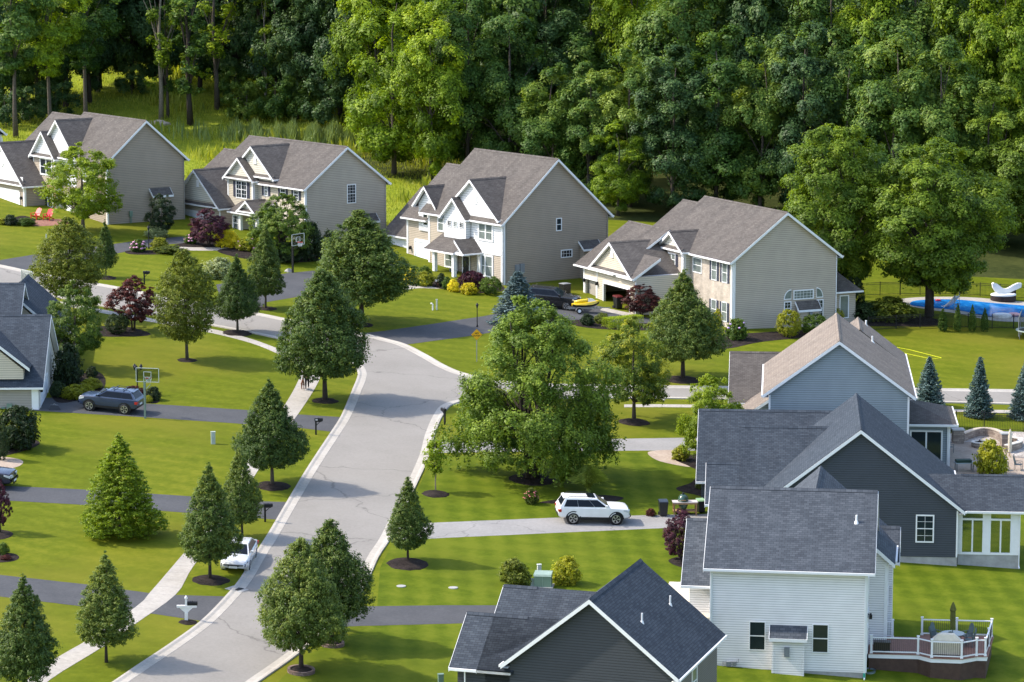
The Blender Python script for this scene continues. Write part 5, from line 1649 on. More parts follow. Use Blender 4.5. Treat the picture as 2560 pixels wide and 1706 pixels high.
ptree('broad1', 'mid green tree on the verge between the two upper driveways', 681, 1214, 950, 190, L_LIND, group=ST, rz=.7)
ptree('lightconifer', 'feathery light green tree with branches to the ground on the left lawn', 302, 1340, 1086, 214, L_LIME, name='conifer')
ptree('narrow0', 'tall dark tree hiding half of the white sedan', 525, 1450, 1158, 150, L_LIND, BARKD, group=ST)
ptree('narrow1', 'dark narrow tree just behind the one by the white sedan', 606, 1345, 1118, 106, L_LIND, BARKD, group=ST, rz=2.0)
ptree('narrow2', 'dark tree beside the sidewalk left of the white mailbox', 266, 1656, 1382, 146, L_LIND, BARKD, group=ST)
ptree('narrow0', 'tall dark tree in the bottom left corner, its foot cut off', 62, 1750, 1432, 172, L_LIND, BARKD, group=ST, rz=3.0)
ptree('broad0', 'rounded tree in the nearer brick ring beside the road', 753, 1676, 1340, 222, L_LIND, BARKD, group=ST, rz=4.0)
ptree('broad2', 'rounded tree in the farther brick ring beside the road', 830, 1608, 1294, 200, L_LIND, BARKD, group=ST, rz=.3)
ptree('narrow1', 'neat dark tree in a grey mulch mound beside the worn driveway', 1020, 1404, 1190, 110, L_LIND, BARKD, group=ST, rz=4.0)
ptree('sapling', 'young yellow green sapling with a thin pale trunk by the kerb', 1089, 1230, 1087, 64, L_LIME, BARKL, name='sapling')
ptree('birch', 'big many stemmed birch with drooping skirt in the middle of the photo', 1331, 1197, 742, 438, L_BIRCH, BARKD, name='birch_tree', rz=.5)
ptree('ymaple', 'maple with yellow tips right of the big birch', 1585, 1052, 792, 206, L_YMAP, name='maple_tree')
ptree('broad1', 'dark linden before the brick front of the fourth house', 1707, 947, 678, 214, L_LIND, BARKD, group=ST, rz=5.0)
ptree('oval1', 'bright yellow green leafy tree left of the light blue house', 1776, 1180, 936, 175, L_LIME, rz=2.5)
ptree('pool1', 'large round tree behind the fourth house, left of the pool tree', 2085, 770, 322, 310, L_POOL, BARKD, name='large_tree')
ptree('pool0', 'large double trunk tree standing beside the swimming pool', 2323, 792, 360, 400, L_POOL, BARKD, name='large_tree', rz=1.3)
ptree('ymaple', 'sunny yellow green tree in front of the farthest taupe house', 208, 582, 362, 200, L_LIME, rz=1)
ptree('dogwood', 'spreading dogwood before the tan gable wall of the second house', 706, 652, 486, 160, L_GREEN, BARKD, name='dogwood_tree')
ptree('dogwood', 'purple leaved round tree before the garage of the second house', 523, 616, 522, 100, L_PURP, BARKD, rz=1)
ptree('oval1', 'dense dark evergreen between the first and second houses', 404, 592, 486, 74, L_DARK, name='evergreen', rz=2.9)
ptree('dogwood', 'burgundy round tree beside the open garage', 1603, 790, 712, 96, L_RED, BARKD, rz=2)
ptree('dogwood', 'purple leaved tree at the left corner of the white house', 1702, 1398, 1270, 92, L_PURP, BARKD, rz=4)
ptree('jmaple', 'purple plum tree cut by the left edge', 0, 1332, 1196, 66, L_PURP, BARKD)
ptree('spruce0', 'pale blue spruce beside the drive of the open garage', 1295, 812, 680, 138, L_SILV, name='blue_spruce')
SPR = 'blue spruces behind the iron fence'
ptree('spruce1', 'blue green spruce nearest the light blue house, behind the fence', 2323, 1016, 893, 78, L_BLUE, name='blue_spruce', group=SPR)
ptree('spruce0', 'blue green spruce in the middle of the row of three behind the fence', 2447, 1043, 893, 78, L_BLUE, name='blue_spruce', group=SPR, rz=1)
ptree('spruce1', 'blue green spruce cut by the right edge, behind the fence', 2562, 1047, 900, 86, L_BLUE, name='blue_spruce', group=SPR, rz=2)

def shrub(label, px, py, wpx, hpx, leaf=L_GREEN, key=None, name='shrub', cat='shrub', group=None):
    g = gp(px, py)
    s = pxm(g.y)
    key = key or 'shrub%d' % (len(label) % 3)
    _, me, h0, r0 = PROTO[key]
    o = bpy.data.objects.new(name, me)
    COL.objects.link(o)
    set_mat(o, leaf)
    o.location = g
    o.rotation_euler = (0, 0, _rt.uniform(0, 6.28))
    o.scale = (wpx / s / 2 / r0, wpx / s / 2 / r0, hpx / s / h0)
    return tag(o, label, cat, group)
SH = [
 ('low yellow green shrub at the left edge before the first house', 6, 562, 26, 17, L_YGRN),
 ('dark blue green juniper before the first garage door', 26, 563, 36, 26, L_DARK),
 ('low rounded green shrub left of the red chairs', 65, 563, 52, 18, L_GREEN),
 ('pale variegated shrub beside the dark evergreen', 391, 594, 62, 30, L_PALE),
 ('green hydrangea with pink heads by the lamp post', 347, 629, 42, 31, L_GREEN),
 ('yellow green shrub right of the thin lamp post', 400, 622, 48, 28, L_YGRN),
 ('low mixed shrubs along the bed by the second drive', 424, 632, 84, 18, L_OLIVE),
 ('small hydrangea with pink heads beside the garage of the second house', 478, 609, 34, 27, L_GREEN),
 ('golden yellow barberry before the second house porch', 569, 618, 64, 44, L_YELL),
 ('leafy shrub with pink blooms right of the golden barberry', 622, 627, 60, 36, L_YGRN),
 ('mounded pale ornamental shrub on the lawn by the third drive', 548, 695, 86, 52, L_PALE),
 ('tall dark evergreen mass right of the dogwood', 778, 650, 70, 96, L_DARK),
 ('dark evergreen shrub against the tan gable wall', 822, 648, 50, 74, L_DARK),
 ('dark shrub under the dogwood behind the basketball hoop', 712, 655, 90, 50, L_DARK),
 ('yellow shrub beside the white garage door of the third house', 1027, 710, 36, 38, L_YELL),
 ('green mounded shrub left of the porch post', 1060, 714, 54, 36, L_YGRN),
 ('round green shrub behind the yellow ones by the stone strip', 1062, 694, 38, 30, L_GREEN),
 ('small green shrub right of the porch steps', 1118, 724, 28, 32, L_GREEN),
 ('yellow green round shrub left of the purple weeping maple', 1133, 729, 32, 30, L_YELL),
 ('golden shrub in front of the purple weeping maple', 1173, 735, 46, 28, L_YELL),
 ('dark clump of leaves beside the porch post', 1103, 716, 26, 34, L_DARK),
 ('dark low shrub at the bed left of the clipped hedge', 1468, 813, 38, 30, L_DARK),
 ('grey green spreading shrub at the drive edge', 1506, 808, 44, 26, L_OLIVE),
 ('bright green shrub peeping out behind the dark linden', 1797, 812, 40, 40, L_YGRN),
 ('green hydrangea with lilac heads at the brick corner', 1842, 848, 58, 52, L_GREEN),
 ('dense shrubs in the shade under the pool tree', 2225, 800, 130, 58, L_OLIVE),
 ('leafy shrub left of the pool in the shade', 2160, 802, 80, 50, L_DARK),
 ('green shrub where the paver path meets the worn drive', 1702, 1150, 50, 38, L_YGRN),
 ('small shrub with pink flowers on the lawn left of the white SUV', 1328, 1260, 40, 42, L_OLIVE),
 ('tiny reddish shrub left of the black bin', 1627, 1290, 27, 19, L_RED),
 ('left one of the two brownish green shrubs beside the green transformer box', 1285, 1462, 82, 70, L_OLIVE),
 ('right one of the two brownish green shrubs beside the green transformer box', 1418, 1459, 76, 72, L_YGRN),
 ('hydrangea with pale yellow heads at the white house corner', 1742, 1518, 54, 42, L_YGRN),
 ('large dark yew against the left edge house', 172, 966, 76, 110, L_DARK),
 ('small dark round shrub on the lawn side of the yew', 230, 944, 32, 30, L_DARK),
 ('yellow green spreading juniper left of the blue SUV', 186, 996, 62, 36, L_YGRN),
 ('olive mounded shrub above the spreading juniper', 228, 973, 58, 30, L_YGRN),
 ('small golden shrub between the juniper and the mounded shrub', 214, 984, 42, 26, L_YGRN),
 ('dark shrub at the garage corner left of the juniper', 145, 992, 44, 40, L_DARK),
 ('dark reddish shrub behind the blue SUV', 336, 994, 66, 30, L_RED),
 ('dark shrub just right of the tail of the blue SUV', 384, 1000, 40, 34, L_DARK),
 ('little yellow green plant by the hoop post behind the blue SUV', 371, 1006, 24, 18, L_YGRN),
 ('small green shrub in the mulch at the left edge', 8, 1386, 32, 32, L_GREEN),
 ('small shrub with reddish flowers in the lower left mulch bed', 16, 1399, 30, 12, L_RED),
 ('light green bushy shrub on the patio', 2476, 1188, 84, 92, L_YGRN),
 ('dark shrub against the corner of the light blue house by the fence', 2376, 1078, 34, 42, L_DARK),
 ('dark plant in the mulch bed left of the dark slate house', 1750, 1222, 26, 22, L_OLIVE),
]
SHO = [shrub(a, b_, c_, d_, e_, f_) for a, b_, c_, d_, e_, f_ in SH]
shrub('dark blue green globe shrub beside the japanese maple', 293, 834, 62, 50, L_DARK, 'globe')
shrub('dark clipped dome shrub at the right corner of the white gable', 1227, 736, 58, 44, L_GREEN, 'globe')
shrub('large round clipped shrub left of the little shed bay', 1972, 842, 64, 68, L_YGRN, 'globe')
shrub('wide clipped shrub under the arched windows', 2036, 838, 70, 52, L_GREEN, 'globe')
shrub('low clipped shrub at the back corner of the fourth house', 2080, 806, 64, 38, L_YGRN, 'globe')
shrub('purple weeping maple before the front window of the third house', 1180, 722, 72, 44, L_PURP, 'weeper')
shrub('tall dark clipped evergreen at the back corner of the fourth house', 2135, 792, 52, 100, L_DARK, 'globe', 'evergreen')
g = gp(48, 1124)
o = shrub('weeping evergreen mound at the left edge', 46, 1122, 122, 108, L_DARK, 'weeper')
shrub('small clipped evergreen cut by the left edge below the weeping one', 4, 1150, 40, 92, L_DARK, 'globe', 'evergreen')
ARB = 'row of four clipped evergreens by the pool fence'
for (x, t_, w_, lb_) in ((2357, 770, 24, 'leftmost, broadest of the four clipped cone evergreens by the pool fence'), (2393, 758, 20, 'second of the four clipped cone evergreens by the pool, tallest of the row'),
                         (2430, 761, 20, 'third of the four clipped cone evergreens by the pool fence'), (2461, 770, 20, 'rightmost of the four clipped cone evergreens, nearest the trampoline')):
    if 'arb' not in PROTO:
        rg = np.random.default_rng(3)
        P, Nn, var, C = crown_pts(rg, [(0, .8), (.2, 1), (.5, .85), (.75, .5), (.92, .2), (1, .04)], 1.0, .22, 260, 34, .05, lump=.04, shell=.15)
        PROTO['arb'] = (None, leaf_mesh('shrub', P, Nn, .035 * rg.uniform(.6, 1.3, len(P)), var), 1.0, .22)
    o = shrub(lb_, x, 829, w_, 829 - t_, L_YGRN if 0 else L_GREEN, 'arb', 'evergreen', 'evergreen', ARB)
# clipped box hedge
rg = np.random.default_rng(9)
A, B = gp(1512, 821), gp(1600, 812)
n = 9000
u = rg.uniform(0, 1, n); v = rg.uniform(-.5, .5, n); z = rg.uniform(0, .85, n)
f = rg.integers(0, 3, n)
z[f == 0] = .85 + rg.normal(0, .03, (f == 0).sum()); v[f == 1] = np.sign(v[f == 1]) * .5 + rg.normal(0, .03, (f == 1).sum())
d = (B - A)
nrm = Vector((-d.y, d.x, 0)).normalized()
P = np.stack([A.x + d.x * u + nrm.x * v * 1.1, A.y + d.y * u + nrm.y * v * 1.1, A.z + d.z * u + z], 1)
o = bpy.data.objects.new('hedge', leaf_mesh('hedge', P, rg.normal(size=(n, 3)) + np.array([0, -.3, .6]), .08 * rg.uniform(.6, 1.2, n), rg.normal(.6, .15, n)))
COL.objects.link(o); set_mat(o, L_LIME); tag(o, 'bright clipped box hedge before the open garage', 'hedge')
# ornamental grass: arching blades
def grass_clump(name, label, px, py, wpx, hpx, leaf, seed, cat='ornamental grass', n=1500):
    g = gp(px, py); s = pxm(g.y)
    w_, h_ = wpx / s / 2, hpx / s
    rg = np.random.default_rng(seed)
    P, A, Nn, Vv = [], [], [], []
    for i in range(n):
        a = rg.uniform(0, 2 * PI); r = w_ * rg.uniform(.15, 1.0); hh = h_ * rg.uniform(.75, 1.05) * (1 - .35 * (r / w_) ** 2)
        vv = rg.normal(.5, .18)
        for k in range(5):
            t = (k + .5) / 5
            rr = r * t ** 1.6
            P.append((math.cos(a) * rr, math.sin(a) * rr, hh * math.sin(min(1.0, t * 1.15) * PI / 2) * (1 - .18 * t * (r / w_))))
            A.append((math.cos(a) * r * 1.6 * t ** .6, math.sin(a) * r * 1.6 * t ** .6, hh * 1.2 * math.cos(t * 1.15 * PI / 2)))
            Nn.append((-math.sin(a) + rg.normal(0, .3), math.cos(a) + rg.normal(0, .3), .5))
            Vv.append(vv + .1 * t)
    P, A, Nn, Vv = map(np.array, (P, A, Nn, Vv))
    me = leaf_mesh(name, P, Nn, np.full(len(P), h_ * .36), Vv, .07, A)
    o = bpy.data.objects.new(name, me); COL.objects.link(o); set_mat(o, leaf); o.location = g
    return tag(o, label, cat)
grass_clump('ornamental_grass', 'arching fountain grass clump behind the white SUV', 1470, 1232, 104, 68, L_GRAS, 1)
grass_clump('ornamental_grass', 'darker grass clump between the birch trunk and the fountain grass', 1405, 1218, 64, 56, L_BIRCH, 2)
# flower heads on their shrubs
def blossoms(host, m, n, size, seed):
    rg = random.Random(seed)
    me = host.data
    h0, r0 = 1.0, .62
    b = MB()
    for i in range(n):
        a = rg.uniform(0, 6.28); t = rg.uniform(.25, .9)
        r = r0 * (1 - (t - .3) ** 2 * 1.5) * rg.uniform(.85, 1.05)
        c = (math.cos(a) * r, math.sin(a) * r, t * h0)
        sx = size / host.scale[0]; sz = size / host.scale[2]
        b.lathe([(sx * .3, c[2] - sz * .6), (sx, c[2] - sz * .2), (sx * .9, c[2] + sz * .3), (sx * .3, c[2] + sz * .62)], (c[0], c[1], 0), 7)
    o = b.build('blossom', m, host, smooth=True)
    return o
PINK = mat('pink_petals', (.62, .32, .46), .8, .2, 9); LILAC = mat('lilac_petals', (.50, .34, .66), .8, .2, 9); CREAMF = mat('cream_petals', (.75, .74, .35), .8, .15, 9); ROSE = mat('rose_petals', (.6, .18, .2), .8, .2, 9)
for i, m_, n_, s_ in ((4, PINK, 26, .13), (7, PINK, 20, .13), (9, PINK, 18, .12), (24, LILAC, 14, .12), (28, ROSE, 30, .06), (32, CREAMF, 34, .13)):
    blossoms(SHO[i], m_, n_, s_, i)
# ------------------------------------------------------------ forest, meadow
def tp(px, py):
    d = ray(px, py)
    t = 150.0
    while t < 700:
        q = d * t + Vector((0, 0, H))
        if q.z < tz(q.x, q.y):
            break
        t += .25
    q.z = tz(q.x, q.y)
    return q
FA = [(0, .45), (.1, .75), (.3, 1.0), (.55, .95), (.78, .72), (.92, .42), (1, .12)]
FB = [(0, .3), (.15, .65), (.4, 1.0), (.65, .92), (.85, .6), (1, .15)]
for i in range(3):
    proto('edge%d' % i, FA, 18.5, 4.6, 1250, 36, .72, .27, 1.6, .24, 81 + i, lump=.36, shell=.45, limbs=10, bough=52, rb=.36, jit=.27, bw=.8)
for i in range(2):
    proto('tall%d' % i, FB, 15.0, 4.2, 900, 34, .7, .27, 8.0, .26, 86 + i, lump=.36, shell=.5, limbs=11, zf=.45, bough=40, rb=.38, jit=.27, bw=.8)
for i in range(2):
    proto('thin%d' % i, [(0, .5), (.2, .8), (.5, 1), (.8, .8), (1, .3)], 20.0, 2.6, 240, 30, .55, .25, 4.0, .24, 91 + i, lump=.5, shell=.6, limbs=12, zf=.2, bough=26, rb=.5)
proto('under0', RO, 4.2, 2.2, 300, 34, .36, .19, .2, .06, 95, lump=.3, bough=26)
EDGE = 'trees along the forest edge'
def ftree(key, label, px, base, ht, wd, leaf, bark=BARK, rz=None, name='forest_tree'):
    p = tp(px, base)
    return tree(key, label, None, ht, wd, leaf, bark, name, 'tree', EDGE, loc=p, rz=rz)
# the clearing on the left: tall bare trunks with scattered leaves
ftree('tall1', 'leafy tree behind the farthest taupe house ridge, first at the left edge', 40, 345, 22, 9.5, L_FOR)
ftree('tall0', 'leafy yellowish tree behind the farthest taupe house, second from the left edge', 128, 338, 20, 9, L_FORY)
ftree('tall0', 'leafy dark tree behind the farthest taupe house, third from the left edge', 215, 325, 21, 9, L_FOR, rz=2)
ftree('thin0', 'tall bare trunk leaning over the sunny clearing, by the pale boulders', 403, 300, 25, 6, L_FORY, BARKL)
ftree('thin1', 'slim trunk just right of the one by the pale boulders', 420, 296, 19, 4, L_FOR)
ftree('thin1', 'dark trunk thick with leaves in the middle of the clearing', 476, 314, 23, 7.5, L_FOR, BARKD, rz=1)
ftree('thin0', 'brown trunk at the back of the clearing', 543, 276, 25, 7, L_FORY, rz=2.5)
ftree('thin1', 'long dark bare trunk at the right side of the clearing', 648, 262, 26, 6, L_FORD, BARKD, rz=4)
ftree('thin0', 'slender pale trunk right of the long dark one', 664, 275, 15, 4, L_FORY, BARKL, rz=5)
ftree('tall1', 'leafy tree with pale trunk at the left end of the clearing', 243, 232, 23, 9, L_FOR, BARKL, rz=3)
for i, (px, by, ht, lb, lf) in enumerate((
    (618, 305, 5, 'bright bush at the right foot of the clearing, left of the others', L_GREEN), (690, 303, 5.5, 'bush under the dark pines, second along the reeds', L_FOR),
    (745, 300, 5, 'bush under the dark pines, third along the reeds', L_GREEN), (820, 318, 6, 'dark bush at the right end of the reeds', L_FORD), (330, 238, 4, 'dark bush at the back left of the clearing', L_FORD), (590, 268, 5, 'bush at the back of the clearing', L_FOR), (15, 318, 4.5, 'dark bush at the left edge below the tall trees', L_FORD), (75, 306, 4.5, 'dark bush between the first and second tall trees', L_FORD), (140, 292, 4.5, 'dark bush between the second and third tall trees', L_FORD))):
    ftree('under0', lb, px, by, ht, ht * 1.15, lf, name='bush')
# the darker stand behind the clearing
_fr = random.Random(77)
names = ['first', 'second', 'third', 'fourth', 'fifth', 'sixth', 'seventh', 'eighth', 'ninth', 'tenth', 'eleventh', 'twelfth', 'thirteenth', 'fourteenth', 'fifteenth', 'sixteenth', 'seventeenth', 'eighteenth', 'nineteenth', 'twentieth']
for i, (px, by) in enumerate(((60, 252), (150, 246), (250, 222), (330, 226), (410, 222), (500, 228), (590, 240), (690, 262), (770, 285), (850, 305), (900, 322), (-20, 296), (30, 282), (95, 276), (165, 268), (225, 262), (-45, 262), (5, 256), (58, 262), (110, 250))):
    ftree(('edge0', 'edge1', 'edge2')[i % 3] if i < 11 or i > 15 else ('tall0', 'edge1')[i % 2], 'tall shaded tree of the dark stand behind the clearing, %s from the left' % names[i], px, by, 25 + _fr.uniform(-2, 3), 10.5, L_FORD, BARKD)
# the sunny mass from the middle to the right
row = [(985, 440, 22, 11.5, L_FORY), (1075, 462, 21, 9.5, L_FORY), (1170, 452, 23, 10, L_FOR), (1275, 462, 22, 10, L_FOR), (1380, 492, 14.5, 8.5, L_FOR), (1470, 505, 15, 8.0, L_FOR), (1545, 540, 10, 6.0, L_FORY),
       (1575, 520, 17, 8.5, L_FOR), (1680, 540, 18, 9.5, L_FORD), (1790, 540, 20, 10, L_FOR), (1900, 550, 19, 9, L_FOR), (2010, 560, 21, 10, L_FORD), (2120, 570, 19, 9.5, L_FOR), (2235, 590, 22, 10.5, L_FOR),
       (2350, 610, 21, 9.5, L_FOR), (2470, 620, 17, 9.5, L_BIRCH), (2570, 640, 15.5, 9.5, L_BIRCH)]
for i, (px, by, ht, wd, lf) in enumerate(row):
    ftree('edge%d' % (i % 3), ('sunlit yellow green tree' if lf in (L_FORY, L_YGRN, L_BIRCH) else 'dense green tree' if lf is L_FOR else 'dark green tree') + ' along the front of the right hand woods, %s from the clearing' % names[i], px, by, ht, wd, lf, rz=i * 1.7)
# second rank, showing above the front one
for i in range(17):
    px = 960 + i * 103 + _fr.uniform(-22, 22)
    by = 372 + max(0, px - 1000) * .085 + _fr.uniform(-12, 12)
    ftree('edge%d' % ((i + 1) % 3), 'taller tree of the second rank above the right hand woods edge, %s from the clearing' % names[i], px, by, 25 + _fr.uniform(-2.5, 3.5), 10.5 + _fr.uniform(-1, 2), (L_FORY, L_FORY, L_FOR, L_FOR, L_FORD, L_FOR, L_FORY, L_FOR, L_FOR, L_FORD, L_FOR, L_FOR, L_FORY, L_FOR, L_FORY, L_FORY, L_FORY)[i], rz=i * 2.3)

def far_wood():
    """the rest of the wood: one mass of trees up the slope"""
    rg = np.random.default_rng(500)
    Ps, Ns, Vs = [], [], []
    b = MB()
    spots = []
    for r_ in range(5):
        for k in range(22):
            x = -62 + k * 7.4 + rg.uniform(-2.5, 2.5)
            y0 = 372 - .62 * x if x < -18 else 366 - .72 * x
            y = y0 + 6 + r_ * 10 + rg.uniform(-3.5, 3.5)
            spots.append((x, y, r_))
    for (x, y, r_) in spots:
        P, Nn, var, C = crown_pts(rg, FA, 21 + rg.uniform(-3, 3), 5.0, 110, 34, 1.3, z0=3.0, lump=.35, shell=.36)
        P[:, 0] += x; P[:, 1] += y; P[:, 2] += tz(x, y)
        Ps.append(P); Ns.append(Nn); Vs.append(var + rg.normal(0, .1))
        if r_ < 3:
            P, Nn, var, C = crown_pts(rg, RO, 6.5, 4.0, 70, 30, 1.0, z0=.2, lump=.3)
            P[:, 0] += x + 3; P[:, 1] += y - 4; P[:, 2] += tz(x + 3, y - 4)
            Ps.append(P); Ns.append(Nn); Vs.append(var - .12)
        zz = tz(x, y)
        b.tube([(x, y, zz - .3), (x + rg.normal(0, .3), y, zz + 9), (x + rg.normal(0, .6), y, zz + 19)], [.28, .22, .08], 6)
    P, Nn, var = map(np.concatenate, (Ps, Ns, Vs))
    me = leaf_mesh('forest', P, Nn, .62 * rg.uniform(.6, 1.3, len(P)), var, .7)
    me.materials.clear(); me.materials.append(L_FORD)
    o = bpy.data.objects.new('forest', me); COL.objects.link(o)
    tag(o, 'deep wood rising behind the front trees', 'forest', kind='stuff')
    t = b.build('forest_trunks', BARKD, o)
far_wood()

ROWH = (h1, h2, h3)
def meadow():
    rg = np.random.default_rng(8)
    P, A, Nn, sz, Vv = [], [], [], [], []
    def blades(n, x0, x1, y0, y1, h0, h1, v, patch):
        for i in range(n):
            x = rg.uniform(x0, x1); y = rg.uniform(y0, y1)
            s = y - (338 - .72 * x)
            if s < -34 or s > 40 or x > -3: continue
            if any(-1.5 < hh_.loc((x, y, 0))[0] < 13.5 and -1 < hh_.loc((x, y, 0))[1] < 22 for hh_ in ROWH): continue
            m = math.sin(x * .55 + 1.3 * math.sin(y * .31)) + math.sin(y * .42 + x * .2)
            if m < patch: continue
            hh = rg.uniform(h0, h1) * (1 + .18 * m)
            P.append((x, y, tz(x, y) + hh * .45)); A.append((rg.normal(0, .18), rg.normal(0, .18), 1)); Nn.append((rg.normal(), rg.normal() - .6, .15)); sz.append(hh); Vv.append(rg.normal(v + .06 * m, .13))
    blades(110000, -62, 2, 300, 430, .22, .55, .62, -9)
    blades(12000, -45, 0, 312, 400, .8, 1.5, .5, .85)
    P, A, Nn, sz, Vv = map(np.array, (P, A, Nn, sz, Vv))
    me = leaf_mesh('meadow_grass', P, Nn, sz, Vv, .16, A)
    me.materials.clear(); me.materials.append(leaf_mat('meadow_grass_blades', (.10, .15, .016), (.25, .30, .03), (.44, .44, .085), .45))
    o = bpy.data.objects.new('meadow_grass', me); COL.objects.link(o)
    tag(o, 'tall rough grass of the sunny clearing', 'grass', kind='stuff')
    # a band of reeds behind the second house
    P, A, Nn, sz, Vv = [], [], [], [], []
    for i in range(11000):
        px = rg.normal(770, 110); py = 350 + (px - 585) * .03 + rg.normal(0, 7) + 4 * math.sin(px * .05)
        if math.sin(px * .09) + .6 * math.sin(px * .031 + 1) + rg.normal(0, .5) < -.5 or px > 960: continue
        q = tp(px, py); hh = rg.uniform(.9, 2.1) * (1 + .25 * math.sin(px * .13))
        P.append((q.x, q.y, q.z + hh * .47)); A.append((rg.normal(0, .1), rg.normal(0, .1), 1)); Nn.append((rg.normal(), rg.normal() - .6, .1)); sz.append(hh); Vv.append(rg.normal(.5, .14))
    P, A, Nn, sz, Vv = map(np.array, (P, A, Nn, sz, Vv))
    me = leaf_mesh('reeds', P, Nn, sz, Vv, .07, A)
    me.materials.clear(); me.materials.append(leaf_mat('reed_blades', (.09, .14, .045), (.22, .29, .09), (.38, .44, .16), .35))
    o = bpy.data.objects.new('reeds', me); COL.objects.link(o)
    tag(o, 'band of tall green reeds across the wet ground behind the second house', 'reeds', kind='stuff')
meadow()
ROCK = mat('pale_boulder', (.42, .36, .29), .9, .3, 3, bump=.5)
def boulder(label, p, sx, sy, sz_, seed, m=ROCK, name='boulder', group=None):
    rg = random.Random(seed)
    bm = bmesh.new()
    bmesh.ops.create_icosphere(bm, subdivisions=3, radius=1)
    ks = [(Vector((rg.uniform(-1, 1), rg.uniform(-1, 1), rg.uniform(-1, 1))).normalized(), rg.uniform(.55, .9)) for _ in range(7)]
    for v in bm.verts:
        for n_, d_ in ks:
            e = v.co.dot(n_) - d_
            if e > 0: v.co -= n_ * e
        v.co = Vector((v.co.x * sx, v.co.y * sy, max(-.3, v.co.z) * sz_))
    me = bpy.data.meshes.new(name); bm.to_mesh(me); bm.free()
    me.materials.append(m)
    o = bpy.data.objects.new(name, me); COL.objects.link(o); o.location = p; o.rotation_euler = (0, 0, rg.uniform(0, 6))
    return tag(o, label, 'boulder', group)
for i, (px, py, s_, lb) in enumerate(((388, 312, 1.3, 'largest pale boulder behind the first house'), (402, 309, 1.1, 'flat pale boulder in the middle of the pile behind the first house'), (414, 314, .9, 'pale boulder at the right end of the pile behind the first house'), (397, 316, .9, 'low pale boulder at the front of the pile'))):
    boulder(lb, tp(px, py), s_, s_ * .7, s_ * .45, i, group='pale boulders by the clearing')
boulder('grey boulder at the foot of the basketball hoop of the second house', gp(722, 680), .45, .35, .38, 9, mat('grey_rock', (.3, .29, .28), .9, .4, 4, bump=.5))
boulder('flat pale boulder behind the curved seat wall', gp(2445, 1082), .7, .45, .3, 10)
